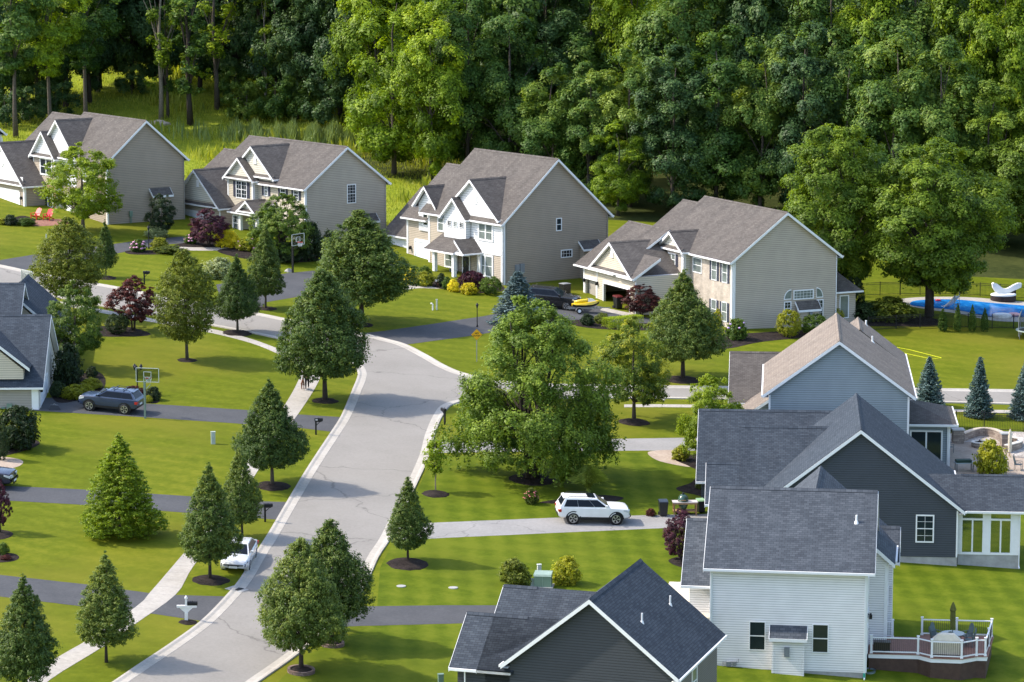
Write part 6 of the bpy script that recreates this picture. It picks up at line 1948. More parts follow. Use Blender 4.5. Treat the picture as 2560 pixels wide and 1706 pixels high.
# ------------------------------------------------------------ vehicles
def paint(name, col, rough=.25, metal=.0):
    m, t, b = nodes(name)
    tc = N(t, 'ShaderNodeTexCoord'); nz = N(t, 'ShaderNodeTexNoise', i_Scale=2.0, i_Detail=3.0)
    t.links.new(tc.outputs['Object'], nz.inputs['Vector'])
    rp = ramp(t, [(.3, mul(col, .95)), (.7, mul(col, 1.05))]); t.links.new(nz.outputs[0], rp.inputs[0]); t.links.new(rp.outputs[0], b.inputs['Base Color'])
    b.inputs['Roughness'].default_value = rough; b.inputs['Metallic'].default_value = metal
    b.inputs['Coat Weight'].default_value = .6; b.inputs['Coat Roughness'].default_value = .08
    return m
def vehicle(name, label, cat, loc, rz, st, cab, col, wr=.37, axles=(-1.35, 1.45), hw=.92, rails=True, clad=True, sun_roof=False, pillars=(.36, .70), spokes=5):
    """st: stations (x, half width, z bottom, z shoulder, z top); cab: (x rear base, x front base, x rear roof, x front roof, z belt, z roof, half width base, half width roof)"""
    t = thing(name, label, cat, loc, rz)
    # resample the stations for round hood and tail lines
    b = MB()
    xs = np.linspace(st[0][0], st[-1][0], 30)
    S_ = [[float(np.interp(x, [q[0] for q in st], [q[k] for q in st])) for k in range(5)] for x in xs]
    rows = []
    for x, w_, zb, zs, zt in S_:
        x = float(x)
        half = [(w_ * .80, zb), (w_ * .97, zb + .10), (w_, zb + .22), (w_ * 1.0, zb + (zs - zb) * .62), (w_ * .965, zs - .03), (w_ * .90, zs + .02), (w_ * .55, zt), (0, zt + .012)]
        rows.append([(x, -p[0], p[1]) for p in half] + [(x, p[0], p[1]) for p in half[-2::-1]])
    for i in range(len(rows) - 1):
        for k in range(len(rows[0]) - 1):
            b.poly([rows[i][k], rows[i][k + 1], rows[i + 1][k + 1], rows[i + 1][k]])
        b.poly([rows[i][0], rows[i + 1][0], rows[i + 1][-1], rows[i][-1]])
    b.poly(rows[0]); b.poly(rows[-1][::-1])
    xb0, xb1, xr0, xr1, zb, zr, wb, wr_ = cab
    zm = zr - .05
    base = [(xb0, -wb), (xb1, -wb), (xb1, wb), (xb0, wb)]
    top = [(xr0, -wr_), (xr1, -wr_), (xr1, wr_), (xr0, wr_)]
    P = lambda q, z: (q[0], q[1], z)
    for i in range(4):
        j = (i + 1) % 4
        b.poly([P(base[i], zb - .04), P(base[j], zb - .04), P(top[j], zm), P(top[i], zm)])
    n = 6
    for i in range(n):            # slightly crowned roof
        for k in range(n):
            def rp_(u, v):
                x = xr0 + (xr1 - xr0) * u; y = -wr_ + 2 * wr_ * v
                return (x, y, zm + .06 * (1 - (2 * u - 1) ** 2) ** .5 * (1 - (2 * v - 1) ** 4) if 0 < u < 1 else zm)
            b.poly([rp_(i / n, k / n), rp_((i + 1) / n, k / n), rp_((i + 1) / n, (k + 1) / n), rp_(i / n, (k + 1) / n)])
    body = b.build('body', col, t, smooth=True)
    mod = body.modifiers.new('edge', 'EDGE_SPLIT'); mod.split_angle = R(32)
    def pane(i, u0, u1, v0, v1, nm):
        j = (i + 1) % 4
        a, c, d, e = [Vector(P(base[i], zb - .04)), Vector(P(base[j], zb - .04)), Vector(P(top[j], zm)), Vector(P(top[i], zm))]
        q = lambda u, v: (a.lerp(c, u)).lerp(e.lerp(d, u), v)
        nn = (c - a).cross(e - a).normalized() * .012
        pts = [q(u0, v0) + nn, q(u1, v0) + nn, q(u1, v1) + nn, q(u0, v1) + nn]
        w_ = MB(); w_.hexa([p - nn * 1.5 for p in pts] + pts)
        w_.build(nm, CARGLASS, t)
    for i, f in ((0, lambda u: u), (2, lambda u: 1 - u)):
        prev = .06
        for pl in list(pillars) + [.95]:
            u0, u1 = f(prev + .003), f(pl - .003)
            pane(i, min(u0, u1), max(u0, u1), .14, .87, 'window'); prev = pl
    pane(1, .06, .94, .10, .93, 'windscreen'); pane(3, .08, .92, .2, .9, 'rear_window')
    for ax in axles:
        for sy in (-1, 1):
            a = MB(); a.lathe([(wr * 1.16, -.12), (wr * 1.16, .006)], (ax, sy * hw, wr + .02), 20, ax='y') if 0 else None
            for k in range(18):
                t0, t1 = PI * k / 18, PI * (k + 1) / 18
                r0, r1 = wr * 1.12, wr * 1.30
                pts = [(ax + math.cos(t0) * r0, wr + math.sin(t0) * r0), (ax + math.cos(t0) * r1, wr + math.sin(t0) * r1), (ax + math.cos(t1) * r1, wr + math.sin(t1) * r1), (ax + math.cos(t1) * r0, wr + math.sin(t1) * r0)]
                ys = sorted((sy * (hw - .02), sy * (hw + .018)))
                a.hexa([(p[0], ys[0], p[1]) for p in pts] + [(p[0], ys[1], p[1]) for p in pts])
            ys = sorted((sy * (hw - .3), sy * (hw + .004)))
            a.lathe([(wr * 1.16, ys[0]), (wr * 1.16, ys[1])], (ax, 0, wr + .01), 18, ax='y')
            a.build('wheel_arch', BLACK if clad else col, t)
            w_ = MB()
            y0 = sy * (hw - .19); y1 = sy * (hw + .022)
            w_.lathe([(wr * .62, min(y0, y1)), (wr * .97, min(y0, y1)), (wr, (y0 + y1) / 2), (wr * .97, max(y0, y1)), (wr * .66, max(y0, y1))], (ax, 0, wr), 22, ax='y')
            wh = w_.build('wheel', RUBBER, t, smooth=True)
            r_ = MB()
            yo = sy * (hw + .026)
            for k in range(spokes):
                an = 2 * PI * k / spokes
                for dd in (-.13, .13):
                    r_.bar((ax + math.cos(an) * .05, yo, wr + math.sin(an) * .05), (ax + math.cos(an + dd) * wr * .66, yo, wr + math.sin(an + dd) * wr * .66), .05, .025, up=(0, 1, 0))
            for k in range(24):
                t0, t1 = 2 * PI * k / 24, 2 * PI * (k + 1) / 24
                r_.bar((ax + math.cos(t0) * wr * .67, yo, wr + math.sin(t0) * wr * .67), (ax + math.cos(t1) * wr * .67, yo, wr + math.sin(t1) * wr * .67), .03, .03, up=(0, 1, 0))
            r_.build('rim', CHROME, wh)
    xf, xr = st[-1][0], st[0][0]
    zs = st[-1][3]
    for sy in (-1, 1):
        wf = lambda x: float(np.interp(x, [q[0] for q in st], [q[1] for q in st])); zf = lambda x: float(np.interp(x, [q[0] for q in st], [q[3] for q in st]))
        xa, xm = xf - .50, xf - .10
        hl = MB(); hl.hexa([(xa, sy * (wf(xa) - .1), zf(xa) - .17), (xa, sy * (wf(xa) + .006), zf(xa) - .16), (xm, sy * (wf(xm) + .006), zf(xm) - .22), (xf + .012, sy * wf(xf) * .45, zf(xm) - .22), (xa, sy * (wf(xa) - .1), zf(xa) - .04), (xa, sy * (wf(xa) + .006), zf(xa) - .05), (xm, sy * (wf(xm) + .004), zf(xm) - .06), (xf - .02, sy * wf(xf) * .45, zf(xm) - .07)])
        hl.build('headlight', LENS if clad else mat('smoky_lens', (.10, .11, .17), .12, .2, spec=.7), t)
        tl = MB(); z_ = st[0][3]
        tl.box(xr - .012, xr + .18, *sorted((sy * hw * .62, sy * (hw + .008))), z_ - .2, z_ - .02); tl.build('tail_light', REDM, t)
        mr = MB(); mr.box(xb1 - .42, xb1 - .26, *sorted((sy * (wb + .02), sy * (wb + .22))), zb + .06, zb + .2); mr.build('mirror', col, t)
        if rails:
            rr = MB(); rr.tube([(xr0 + .15, sy * wr_ * .86, zr - .02), (xr0 + .3, sy * wr_ * .86, zr + .065), (xr1 - .5, sy * wr_ * .86, zr + .065), (xr1 - .3, sy * wr_ * .86, zr - .0)], .02, 6); rr.build('roof_rail', BLACK, t)
    gr = MB(); gr.box(xf - .02, xf + .02, -hw * .38, hw * .38, *((zs - .3, zs - .08) if clad else (zs - .10, zs - .01))); gr.build('grille', BLACK, t)
    bp = MB()
    if clad: bp.box(xf - .1, xf + .03, -hw * .8, hw * .8, st[-1][2] + .02, st[-1][2] + .16)
    bp.box(xr - .03, xr + .1, -hw * .8, hw * .8, st[0][2] + .02, st[0][2] + .16); bp.build('bumper', BLACK if clad else col, t)
    np_ = MB(); np_.box(xr - .022, xr, -.26, .26, st[0][3] - .36, st[0][3] - .22); np_.box(xf + .02, xf + .04, -.26, .26, st[-1][2] - .02, st[-1][2] + .12); np_.build('number_plate', WHITE, t)
    if clad:
        for sy in (-1, 1):
            cl = MB(); cl.box(axles[0] + wr, axles[1] - wr, *sorted((sy * (hw - .06), sy * (hw + .012))), st[2][2] - .01, st[2][2] + .16)
            cl.build('side_skirt', BLACK, t)
    if rails:
        sp_ = MB(); sp_.hexa([(xr0 - .14, -wr_ * .9, zr - .07), (xr0 + .05, -wr_ * .9, zr - .06), (xr0 + .05, wr_ * .9, zr - .06), (xr0 - .14, wr_ * .9, zr - .07), (xr0 - .12, -wr_ * .88, zr - .03), (xr0 + .05, -wr_ * .9, zr), (xr0 + .05, wr_ * .9, zr), (xr0 - .12, wr_ * .88, zr - .03)]); sp_.build('spoiler', col, t)
    if sun_roof:
        sr_ = MB(); sr_.box(xr1 - .62, xr1 - .12, -wr_ * .7, wr_ * .7, zr - .02, zr + .022); sr_.build('sunroof', CARGLASS, t)
    for o in (t,): pass
    return t
def seat_on(t, px, py, rz):
    """stand on the sloping ground at the pixel under the vehicle's middle"""
    g = gp(px, py, .0)
    t.location = (g.x, g.y, g.z + .012)
    f = Vector((math.cos(rz), math.sin(rz), 0)); f.z = gz(g.x + f.x, g.y + f.y) - g.z
    l = Vector((-math.sin(rz), math.cos(rz), 0)); l.z = gz(g.x + l.x, g.y + l.y) - g.z
    f.normalize(); u = f.cross(l).normalized(); l = u.cross(f)
    M = Matrix((f, l, u)).transposed().to_euler()
    t.rotation_euler = M
W_PAINT, B_PAINT = paint('white_paint', (.80, .80, .80)), paint('blue_grey_paint', (.028, .045, .095), .22, .1)
S_PAINT, K_PAINT, D_PAINT = paint('silver_white_paint', (.68, .69, .70), .25, .15), paint('black_paint', (.012, .012, .014)), paint('dark_navy_paint', (.03, .033, .06), .22, .3)
SUV = [(-2.42, .86, .52, 1.04, 1.06), (-2.36, .93, .42, 1.13, 1.17), (-1.2, .96, .36, 1.15, 1.19), (.8, .96, .36, 1.14, 1.19), (1.05, .955, .36, 1.13, 1.19), (1.9, .93, .38, 1.10, 1.16), (2.2, .90, .40, 1.07, 1.12), (2.36, .86, .42, 1.02, 1.05), (2.43, .82, .46, .9, .92), (2.46, .78, .5, .62, .64)]
v = vehicle('parked_suv', 'white SUV with black roof rails parked on the worn driveway', 'car', (0, 0, 0), 0, SUV, (-2.34, 1.12, -1.98, .16, 1.15, 1.77, .91, .70), W_PAINT, .40, (-1.42, 1.48), .94, sun_roof=True)
seat_on(v, 1480, 1303, R(7))
RAV = [(q[0] * .96, q[1] * .97, q[2], q[3], q[4]) for q in SUV]
v = vehicle('parked_suv', 'blue grey SUV parked beside the basketball hoop on the dark driveway', 'car', (0, 0, 0), 0, RAV, (-2.26, 1.08, -1.82, .14, 1.15, 1.71, .89, .68), B_PAINT, .395, (-1.36, 1.40), .92)
seat_on(v, 278, 1026, PI - R(13))
for x in (-1.1, -.35):
    b = MB(); b.bar((x, -.62, 1.79), (x, .62, 1.79), .07, .035); b.build('roof_bar', BLACK, v)
SED = [(-2.4, .72, .42, .86, .88), (-2.3, .84, .32, .94, .97), (-1.5, .9, .27, .93, .99), (.7, .905, .26, .90, .96), (1.2, .9, .28, .87, .94), (1.9, .87, .29, .80, .86), (2.2, .82, .30, .74, .78), (2.36, .74, .33, .67, .70), (2.45, .62, .38, .56, .58)]
v = vehicle('parked_sedan', 'white sedan parked half hidden behind a dark tree, nose toward the camera', 'car', (0, 0, 0), 0, SED, (-2.12, 1.30, -1.15, .28, .92, 1.42, .83, .58), S_PAINT, .33, (-1.38, 1.42), .885, rails=False, clad=False, pillars=(.5,))
seat_on(v, 597, 1408, math.atan2(gp(560, 1480).y - gp(622, 1366).y, gp(560, 1480).x - gp(622, 1366).x))
v = vehicle('parked_suv', 'dark navy car cut by the left edge, only its nose showing', 'car', (0, 0, 0), 0, RAV, (-2.26, 1.08, -1.82, .14, 1.15, 1.71, .89, .68), D_PAINT, .37, (-1.36, 1.38), .92)
seat_on(v, -48, 1212, -R(8))
v = vehicle('parked_suv', 'black SUV parked behind the blue spruce near the open garage', 'car', (0, 0, 0), 0, SUV, (-2.34, 1.12, -1.98, .16, 1.15, 1.77, .91, .70), K_PAINT, .385, (-1.42, 1.46), .94)
seat_on(v, 1382, 768, -R(14))
# personal watercraft on its trailer
YEL, YDK = paint('yellow_gelcoat', (.72, .50, .01), .25), mat('black_hull', (.015, .015, .016), .35)
g = gp(1462, 782)
t = thing('jet_ski', 'yellow and black jet ski on a small trailer before the open garage', 'jet ski', (g.x, g.y, g.z + .5), R(8), None, .86)
b = MB()
rows = []
for x, w_, zb, zt in ((-1.35, .42, .12, .35), (-1.0, .52, .04, .42), (0, .56, .0, .48), (.7, .48, .03, .56), (1.2, .26, .14, .62), (1.5, .05, .34, .6)):
    rows.append([(x, 0, zb), (x, -w_ * .7, zb + .08), (x, -w_, zb + .26), (x, -w_ * .8, zt), (x, 0, zt + .06), (x, w_ * .8, zt), (x, w_, zb + .26), (x, w_ * .7, zb + .08)])
for i in range(5):
    for k in range(8):
        q = (k + 1) % 8
        b.poly([rows[i][k], rows[i][q], rows[i + 1][q], rows[i + 1][k]], mi=1 if k in (0, 1, 6, 7) else 0)
b.poly(rows[0]); b.poly(rows[-1])
b.build('hull', [YEL, YDK], t)
b = MB(); b.tube([(-1.1, 0, .5), (-.5, 0, .62), (.1, 0, .66), (.35, 0, .78)], [.17, .2, .19, .16], 10); b.build('seat', YEL, t, smooth=True)
b = MB(); b.hexa([(.3, -.2, .55), (1.2, -.16, .6), (1.2, .16, .6), (.3, .2, .55), (.35, -.15, .9), (.85, -.1, .84), (.85, .1, .84), (.35, .15, .9)]); b.build('cowl', mat('white_gelcoat', (.75, .75, .75), .3), t)
b = MB(); b.tube([(.32, -.38, .98), (.42, 0, .92), (.32, .38, .98)], .03, 6); b.build('handlebar', BLACK, t)
tr = thing('boat_trailer', 'galvanised trailer under the yellow jet ski', 'trailer', (g.x, g.y, g.z), R(8))
b = MB()
for y in (-.3, .3): b.bar((-1.5, y, .42), (1.3, y * .6, .42), .07, .09)
b.bar((1.2, 0, .42), (2.3, 0, .4), .07, .08); b.bar((-.6, -.75, .3), (-.6, .75, .3), .06, .06)
for y in (-.28, .28): b.bar((-1.4, y, .5), (.9, y, .5), .12, .05)
b.build('frame', CHROME, tr)
for y in (-.72, .72):
    b = MB(); b.lathe([(.16, y - .07), (.26, y - .07), (.27, y), (.26, y + .07), (.16, y + .07)], (-.6, 0, .26), 16, ax='y'); wh = b.build('wheel', RUBBER, tr)
    b = MB(); b.lathe([(.02, y - .075), (.15, y - .075), (.15, y + .075), (.02, y + .075)], (-.6, 0, .26), 12, ax='y'); b.build('rim', WHITE, wh)
    b = MB()
    for k in range(8):
        a0, a1 = PI * k / 8, PI * (k + 1) / 8
        b.bar((-.6 + math.cos(a0) * .33, y, .26 + math.sin(a0) * .33), (-.6 + math.cos(a1) * .33, y, .26 + math.sin(a1) * .33), .2, .02, up=(math.cos(a0), 0, math.sin(a0)))
    b.build('fender', CHROME, tr)
# ------------------------------------------------------------ street and garden things
def at(px, py): return gp(px, py)
def face(dx, dy): return math.atan2(dy, dx)
GREYM = mat('galvanised_grey', (.3, .31, .32), .5, .1)
# mailboxes: local -y faces the viewer side of the box's length along x
def mailbox(label, px, py, kind, rz=0.0, group='mailboxes along the street'):
    t = thing('mailbox', label, 'mailbox', at(px, py), rz, group)
    col = WHITE if kind == 'white' else BLACK
    b = MB(); b.box(-.06, .06, -.06, .06, -.1, 1.35 if kind == 'white' else 1.0)
    if kind == 'white':
        b.box(-.09, .09, -.09, .09, 1.35, 1.4); b.lathe([(.06, 1.4), (.075, 1.46), (.01, 1.54)], (0, 0, 0), 8); b.box(-.55, .62, -.08, .08, .82, .95); b.box(-.09, .09, -.09, .09, -.1, .5)
        for s_ in (-1, 1): b.prism([(s_ * .06, .5), (s_ * .4, .82), (s_ * .06, .82)], -.05, .05, 'y')
    else:
        b.bar((0, 0, .98), (.42, 0, .98), .08, .06); b.bar((.02, 0, .7), (.3, 0, .96), .05, .05)
    b.build('post', col, t)
    b = MB()
    n = 9
    x0, x1, z0 = (.08, .66, .96) if kind == 'white' else (-.1, .5, 1.01)
    pr = [(-.1, z0), (.1, z0)] + [(math.cos(PI * k / n) * .1, z0 + .13 + math.sin(PI * k / n) * .1) for k in range(n + 1)]
    b.prism(pr, x0, x1, 'x')
    bx = b.build('box', BLACK, t)
    b = MB(); b.box(x1, x1 + .015, -.09, .09, z0 + .02, z0 + .2); b.build('door', BLACK, bx)
    b = MB(); b.box(x0 + .3, x0 + .33, -.125, -.1, z0 + .05, z0 + .28); b.build('flag', mat('red_flag', (.5, .05, .03)) if kind == 'flag' else BLACK, bx)
    if kind == 'plate':
        b = MB(); b.box(-.02, .14, -.112, -.101, z0 + .06, z0 + .16); b.build('number_plate', mat('pale_numbers', (.5, .5, .5)), bx)
    return t
mailbox('white post mailbox with black box on the verge', 466, 1553, 'white')
mailbox('black mailbox on a thin post beside the drive with the blue SUV', 790, 1087, 'plate')
mailbox('thick black mailbox on the verge by the second left driveway', 663, 1305, 'black')
mailbox('black mailbox at the kerb left of the big birch', 1112, 1062, 'plate', PI / 2 + .5)
mailbox('black mailbox beyond the far road above the japanese maple', 361, 712, 'black')
mailbox('white post cut off by the tree in the farther brick ring', 849, 1577, 'white', 2.5)

hoopg, ht_, hb_ = nodes('acrylic_board'); hx_ = N(ht_, 'ShaderNodeMixShader', i_0=.04); hp_ = N(ht_, 'ShaderNodeBsdfTransparent'); hg_ = N(ht_, 'ShaderNodeBsdfGlossy', i_Roughness=.05)
hp_.inputs[0].default_value = (.8, .85, .85, 1)
ht_.links.new(hp_.outputs[0], hx_.inputs[1]); ht_.links.new(hg_.outputs[0], hx_.inputs[2]); ht_.links.new(hx_.outputs[0], ht_.nodes['Material Output'].inputs[0])
def hoop(label, px, py, hgt, rz, kind, group='basketball hoops on the driveways'):
    t = thing('basketball_hoop', label, 'basketball hoop', at(px, py), rz, group)
    col = mat('green_grey_pole', (.13, .19, .17), .5) if kind == 'green' else BLACK
    b = MB(); b.box(-.07, .07, -.07, .07, -.2, hgt - .3); b.build('pole', col, t)
    b = MB()
    for z in (hgt - .35, hgt - .9):
        for y in (-.25, .25): b.bar((.0, y * .3, z), (.62, y, z + .3), .04, .04)
    b.build('arm', col, t)
    fr = MB()
    w_, h0, h1 = .9, hgt - .45, hgt + .62
    for (y0, y1, z0, z1) in ((-w_, w_, h0, h0 + .04), (-w_, w_, h1 - .04, h1), (-w_, -w_ + .04, h0, h1), (w_ - .04, w_, h0, h1), (-.3, .3, hgt - .1, hgt - .06), (-.3, .3, hgt + .3, hgt + .34), (-.3, -.26, hgt - .06, hgt + .3), (.26, .3, hgt - .06, hgt + .3)):
        fr.box(.66, .70, y0, y1, z0, z1)
    bb = fr.build('backboard', mat('pale_frame', (.42, .47, .45), .5), t)
    b = MB(); b.box(.675, .685, -w_ + .05, w_ - .05, h0 + .05, h1 - .05); b.build('pane', hoopg, bb)
    rm = MB()
    for k in range(16):
        a0, a1 = 2 * PI * k / 16, 2 * PI * (k + 1) / 16
        rm.bar((.93 + math.cos(a0) * .23, math.sin(a0) * .23, hgt - .15), (.93 + math.cos(a1) * .23, math.sin(a1) * .23, hgt - .15), .03, .03)
    rm.bar((.68, 0, hgt - .15), (.72, 0, hgt - .15), .2, .1)
    ri = rm.build('rim', mat('red_rim', (.6, .08, .05), .5), t)
    ne = MB()
    for k in range(10):
        a0 = 2 * PI * k / 10
        for d_ in (.31, -.31):
            ne.bar((.93 + math.cos(a0) * .23, math.sin(a0) * .23, hgt - .15), (.93 + math.cos(a0 + d_) * .15, math.sin(a0 + d_) * .15, hgt - .55), .018, .018)
    ne.build('net', mat('white_net', (.75, .75, .75), .9), ri)
hoop('green grey basketball hoop beside the blue SUV', 363, 1046, 3.05, R(78), 'green')
hoop('black basketball hoop with red rim before the second house', 732, 682, 3.05, -R(36), 'black')
hoop('basketball hoop at the left edge, only its backboard over the roofs', 52, 785, 3.05, R(40), 'black')

# pedestals, pipes, transformer
def pedestal(label, px, py, w_, ht, m, rz=.2, name='utility_box'):
    t = thing(name, label, 'utility box', at(px, py), rz)
    b = MB(); b.box(-w_ / 2, w_ / 2, -w_ * .4, w_ * .4, -.1, ht); b.build('cabinet', m, t)
    b = MB(); b.box(-w_ / 2 - .02, w_ / 2 + .02, -w_ * .4 - .02, w_ * .4 + .02, ht, ht + .05); b.box(-w_ * .3, w_ * .3, -w_ * .4 - .012, -w_ * .4, ht * .25, ht * .8); b.build('lid', m, t)
    return t
PG = mat('pale_grey_green', (.40, .46, .42), .5)
pedestal('pale green utility pedestal standing alone on the left lawn', 533, 1110, .3, .85, PG)
pedestal('small pale green pedestal left of the transformer box', 1331, 1466, .2, .45, PG)
pedestal('slim white pedestal behind the transformer box', 1348, 1436, .24, .6, mat('white_grey', (.6, .62, .6)))
pedestal('green pedestal cut by the bottom edge', 1102, 1722, .3, .8, GREENBOX)
pedestal('white marker post in the lawn of the third house', 1092, 775, .12, .9, mat('white_grey', (.6, .62, .6)))
pedestal('thin pale marker post in the first lawn', 116, 606, .12, .8, mat('white_grey', (.6, .62, .6)))
b = MB(); b.tube([(0, 0, -.1), (0, 0, .5), (.08, 0, .6), (.2, 0, .58)], .07, 8)
o = b.build('vent_pipe', WHITE, loc=at(1082, 776)); tag(o, 'white bent pipe in the lawn of the third house', 'pipe'); o.rotation_euler = (0, 0, 2.8)
t = thing('transformer_box', 'green electrical transformer box on the striped lawn', 'transformer', at(1358, 1466), -.12)
b = MB(); b.box(-.65, .65, -.6, .6, -.1, .05); b.build('pad', CONC, t)
b = MB(); b.box(-.53, .53, -.45, .45, .05, .72); b.build('cabinet', GREENBOX, t)
b = MB(); b.hexa([(-.55, -.5, .72), (.55, -.5, .72), (.55, .47, .72), (-.55, .47, .72), (-.55, -.44, .84), (.55, -.44, .84), (.55, .47, .9), (-.55, .47, .9)]); b.box(-.012, .012, -.475, -.45, .08, .72); b.build('lid', mat('pale_green_top', (.27, .36, .31), .5), t)
for (px, py, lb) in ((1003, 1466, 'round concrete cover in the striped lawn, nearer the road'), (1133, 1470, 'round concrete cover in the striped lawn, nearer the charcoal house')):
    b = MB(); b.lathe([(.30, -.05), (.30, .03), (.26, .04)], (0, 0, 0), 20); o = b.build('access_cover', CONC, loc=at(px, py)); tag(o, lb, 'cover')
t = thing('storm_drain', 'iron storm drain in the kerb by the white sedan', 'drain', at(592, 1474), R(-35))
g_ = at(592, 474 + 1000); f_ = lambda x, y: gz(g_.x + x * math.cos(R(-35)) - y * math.sin(R(-35)), g_.y + x * math.sin(R(-35)) + y * math.cos(R(-35))) - g_.z
b = MB(); b.hexa([(x, y, f_(x, y) - .1) for x, y in ((-.6, -.42), (.6, -.42), (.6, .42), (-.6, .42))] + [(x, y, f_(x, y) + .028) for x, y in ((-.6, -.42), (.6, -.42), (.6, .42), (-.6, .42))]); b.build('apron', CONC, t)
b = MB()
for k in range(7): b.box(-.3, .3, -.24 + k * .07, -.20 + k * .07, .028, .05)
b.box(-.32, .32, -.27, -.24, .028, .055); b.box(-.32, .32, .26, .29, .028, .055)
b.build('grate', BLACK, t)

# warning sign
def letters(txt, size, m, parent, loc, name='lettering'):
    cu = bpy.data.curves.new(name, 'FONT'); cu.body = txt; cu.size = size; cu.align_x = 'CENTER'; cu.align_y = 'CENTER'; cu.extrude = .002; cu.offset = .006
    o = bpy.data.objects.new(name, cu)
    me = bpy.data.meshes.new_from_object(o)
    bpy.data.objects.remove(o)
    me.materials.clear(); me.materials.append(m)
    o = bpy.data.objects.new(name, me); COL.objects.link(o); o.parent = parent; o.location = loc; o.rotation_euler = (PI / 2, 0, 0)
    return o
g = at(1192, 905)
q = ray(1192, 837); yy = g.y; zz = H + q.z * (yy / q.y)
t = thing('warning_sign', 'yellow diamond road sign lettered NO OUTLET above the birch', 'road sign', (g.x, g.y, g.z), R(6))
zc = zz - g.z
b = MB(); b.box(-.03, .03, .012, .05, -.3, zc + .3); b.build('post', GREYM, t)
s_ = .46
b = MB(); b.prism([(0, zc - s_), (s_, zc), (0, zc + s_), (-s_, zc)], -.004, .006, 'y'); pl = b.build('sign_plate', mat('sign_yellow', (.80, .42, .01), .5, .04), t)
b = MB()
for r0, r1 in (((0, zc - .42), (.42, zc)), ((.42, zc), (0, zc + .42)), ((0, zc + .42), (-.42, zc)), ((-.42, zc), (0, zc - .42))): b.bar((r0[0], -.007, r0[1]), (r1[0], -.007, r1[1]), .004, .016, up=(0, 1, 0))
b.build('border', BLACK, pl)
letters('NO', .2, BLACK, pl, (0, -.0075, zc + .1)); letters('OUTLET', .155, BLACK, pl, (0, -.0075, zc - .1))

# lamp posts
def lamp_post(label, px, py, ht, heads=1, group=None):
    t = thing('lamp_post', label, 'lamp post', at(px, py), .3, group)
    b = MB(); b.lathe([(.09, -.1), (.09, .12), (.045, .25), (.035, ht - .35), (.06, ht - .32)], (0, 0, 0), 10)
    if heads > 1:
        for k in range(heads): b.bar((0, 0, ht - .5), (math.cos(2.1 * k) * .3, math.sin(2.1 * k) * .3, ht - .36), .03, .03)
    b.build('post', BLACK, t)
    for k in range(heads):
        x, y = (0, 0) if heads == 1 else (math.cos(2.1 * k) * .3, math.sin(2.1 * k) * .3)
        b = MB(); b.lathe([(.06, ht - .34), (.12, ht - .1), (.11, ht - .08)], (x, y, 0), 6); l_ = b.build('lantern', GLASS, t)
        b = MB(); b.lathe([(.15, ht - .08), (.06, ht + .05), (.015, ht + .12)], (x, y, 0), 8); b.build('cap', BLACK, l_)
lamp_post('black lamp post at the bend of the dark driveway', 1193, 818, 2.0)
lamp_post('black lamp post with three heads behind the blue SUV', 344, 985, 2.2, 3)
lamp_post('thin dark lamp post among the hydrangeas of the second house', 372, 622, 2.1)

# brick tree rings
RINGB = bricks('edging_brick', (.16, .10, .08), (.26, .18, .15), (.07, .06, .05), .24, .1)
def ring(label, px, py, r):
    b = MB(); g_ = at(px, py)
    n = 30
    for k in range(n):
        a0, a1 = 2 * PI * k / n, 2 * PI * (k + .93) / n
        for L_ in (0, 1):
            o_ = .5 * L_ * 2 * PI / n
            pts = [(math.cos(a + o_) * rr, math.sin(a + o_) * rr) for a, rr in ((a0, r), (a1, r), (a1, r - .16), (a0, r - .16))]
            f_ = lambda p: gz(g_.x + p[0], g_.y + p[1]) - g_.z
            b.hexa([(p[0], p[1], f_(p) - .04 + .12 * L_) for p in pts] + [(p[0], p[1], f_(p) + .07 + .12 * L_) for p in pts])
    t = thing('tree_ring', label, 'brick ring', g_)
    b.build('brick_edging', RINGB, t)
    b = MB(); b.lathe([(r - .12, .1), (r * .6, .2), (.1, .24)], (0, 0, 0), 24); b.build('mulch', MULCH, t, smooth=True)
ring('nearer brick ring with mulch round the rounded tree by the road', 753, 1680, .78)
ring('farther brick ring with mulch round the second rounded tree by the road', 830, 1612, .72)

# waste bins, kamado grill table, cart
def bin_(label, px, py, m, rz=0., sc=1.0, lid=None):
    t = thing('waste_bin', label, 'bin', at(px, py), rz, None, sc)
    b = MB(); b.hexa([(-.24, -.26, .06), (.24, -.26, .06), (.24, .26, .06), (-.24, .26, .06), (-.3, -.33, .95), (.3, -.33, .95), (.3, .35, 1.0), (-.3, .35, 1.0)]); b.build('bin_body', m, t)
    b = MB(); b.hexa([(-.32, -.36, .95), (.32, -.36, .95), (.32, .37, 1.0), (-.32, .37, 1.0), (-.3, -.3, 1.03), (.3, -.3, 1.03), (.3, .37, 1.1), (-.3, .37, 1.1)]); b.build('lid', lid or m, t)
    b = MB(); b.tube([(-.27, .42, .96), (.27, .42, .96)], .025, 6); b.build('handle', m, t)
    for x in (-.27, .27):
        b = MB(); b.lathe([(.13, x - .03), (.13, x + .03)], (0, .3, .13), 12, ax='x'); b.build('wheel', RUBBER, t)
BINK = mat('black_plastic', (.012, .013, .016), .35, .1, spec=.5)
bin_('black wheeled bin at the end of the worn driveway', 1658, 1290, BINK, .1)
bin_('dark bin inside the open garage', 1545, 772, BINK, .5, 1.1, mat('dark_red_lid', (.10, .01, .01)))
CED = mat('cedar_wood', (.36, .21, .10), .7, .2, 5)
t = thing('grill_table', 'cedar table with pale top beside the black bin', 'table', at(1712, 1285), .05)
b = MB(); b.box(-.85, .85, -.4, .4, .82, .88); b.build('tabletop', mat('pale_stone_top', (.6, .53, .5), .5), t)
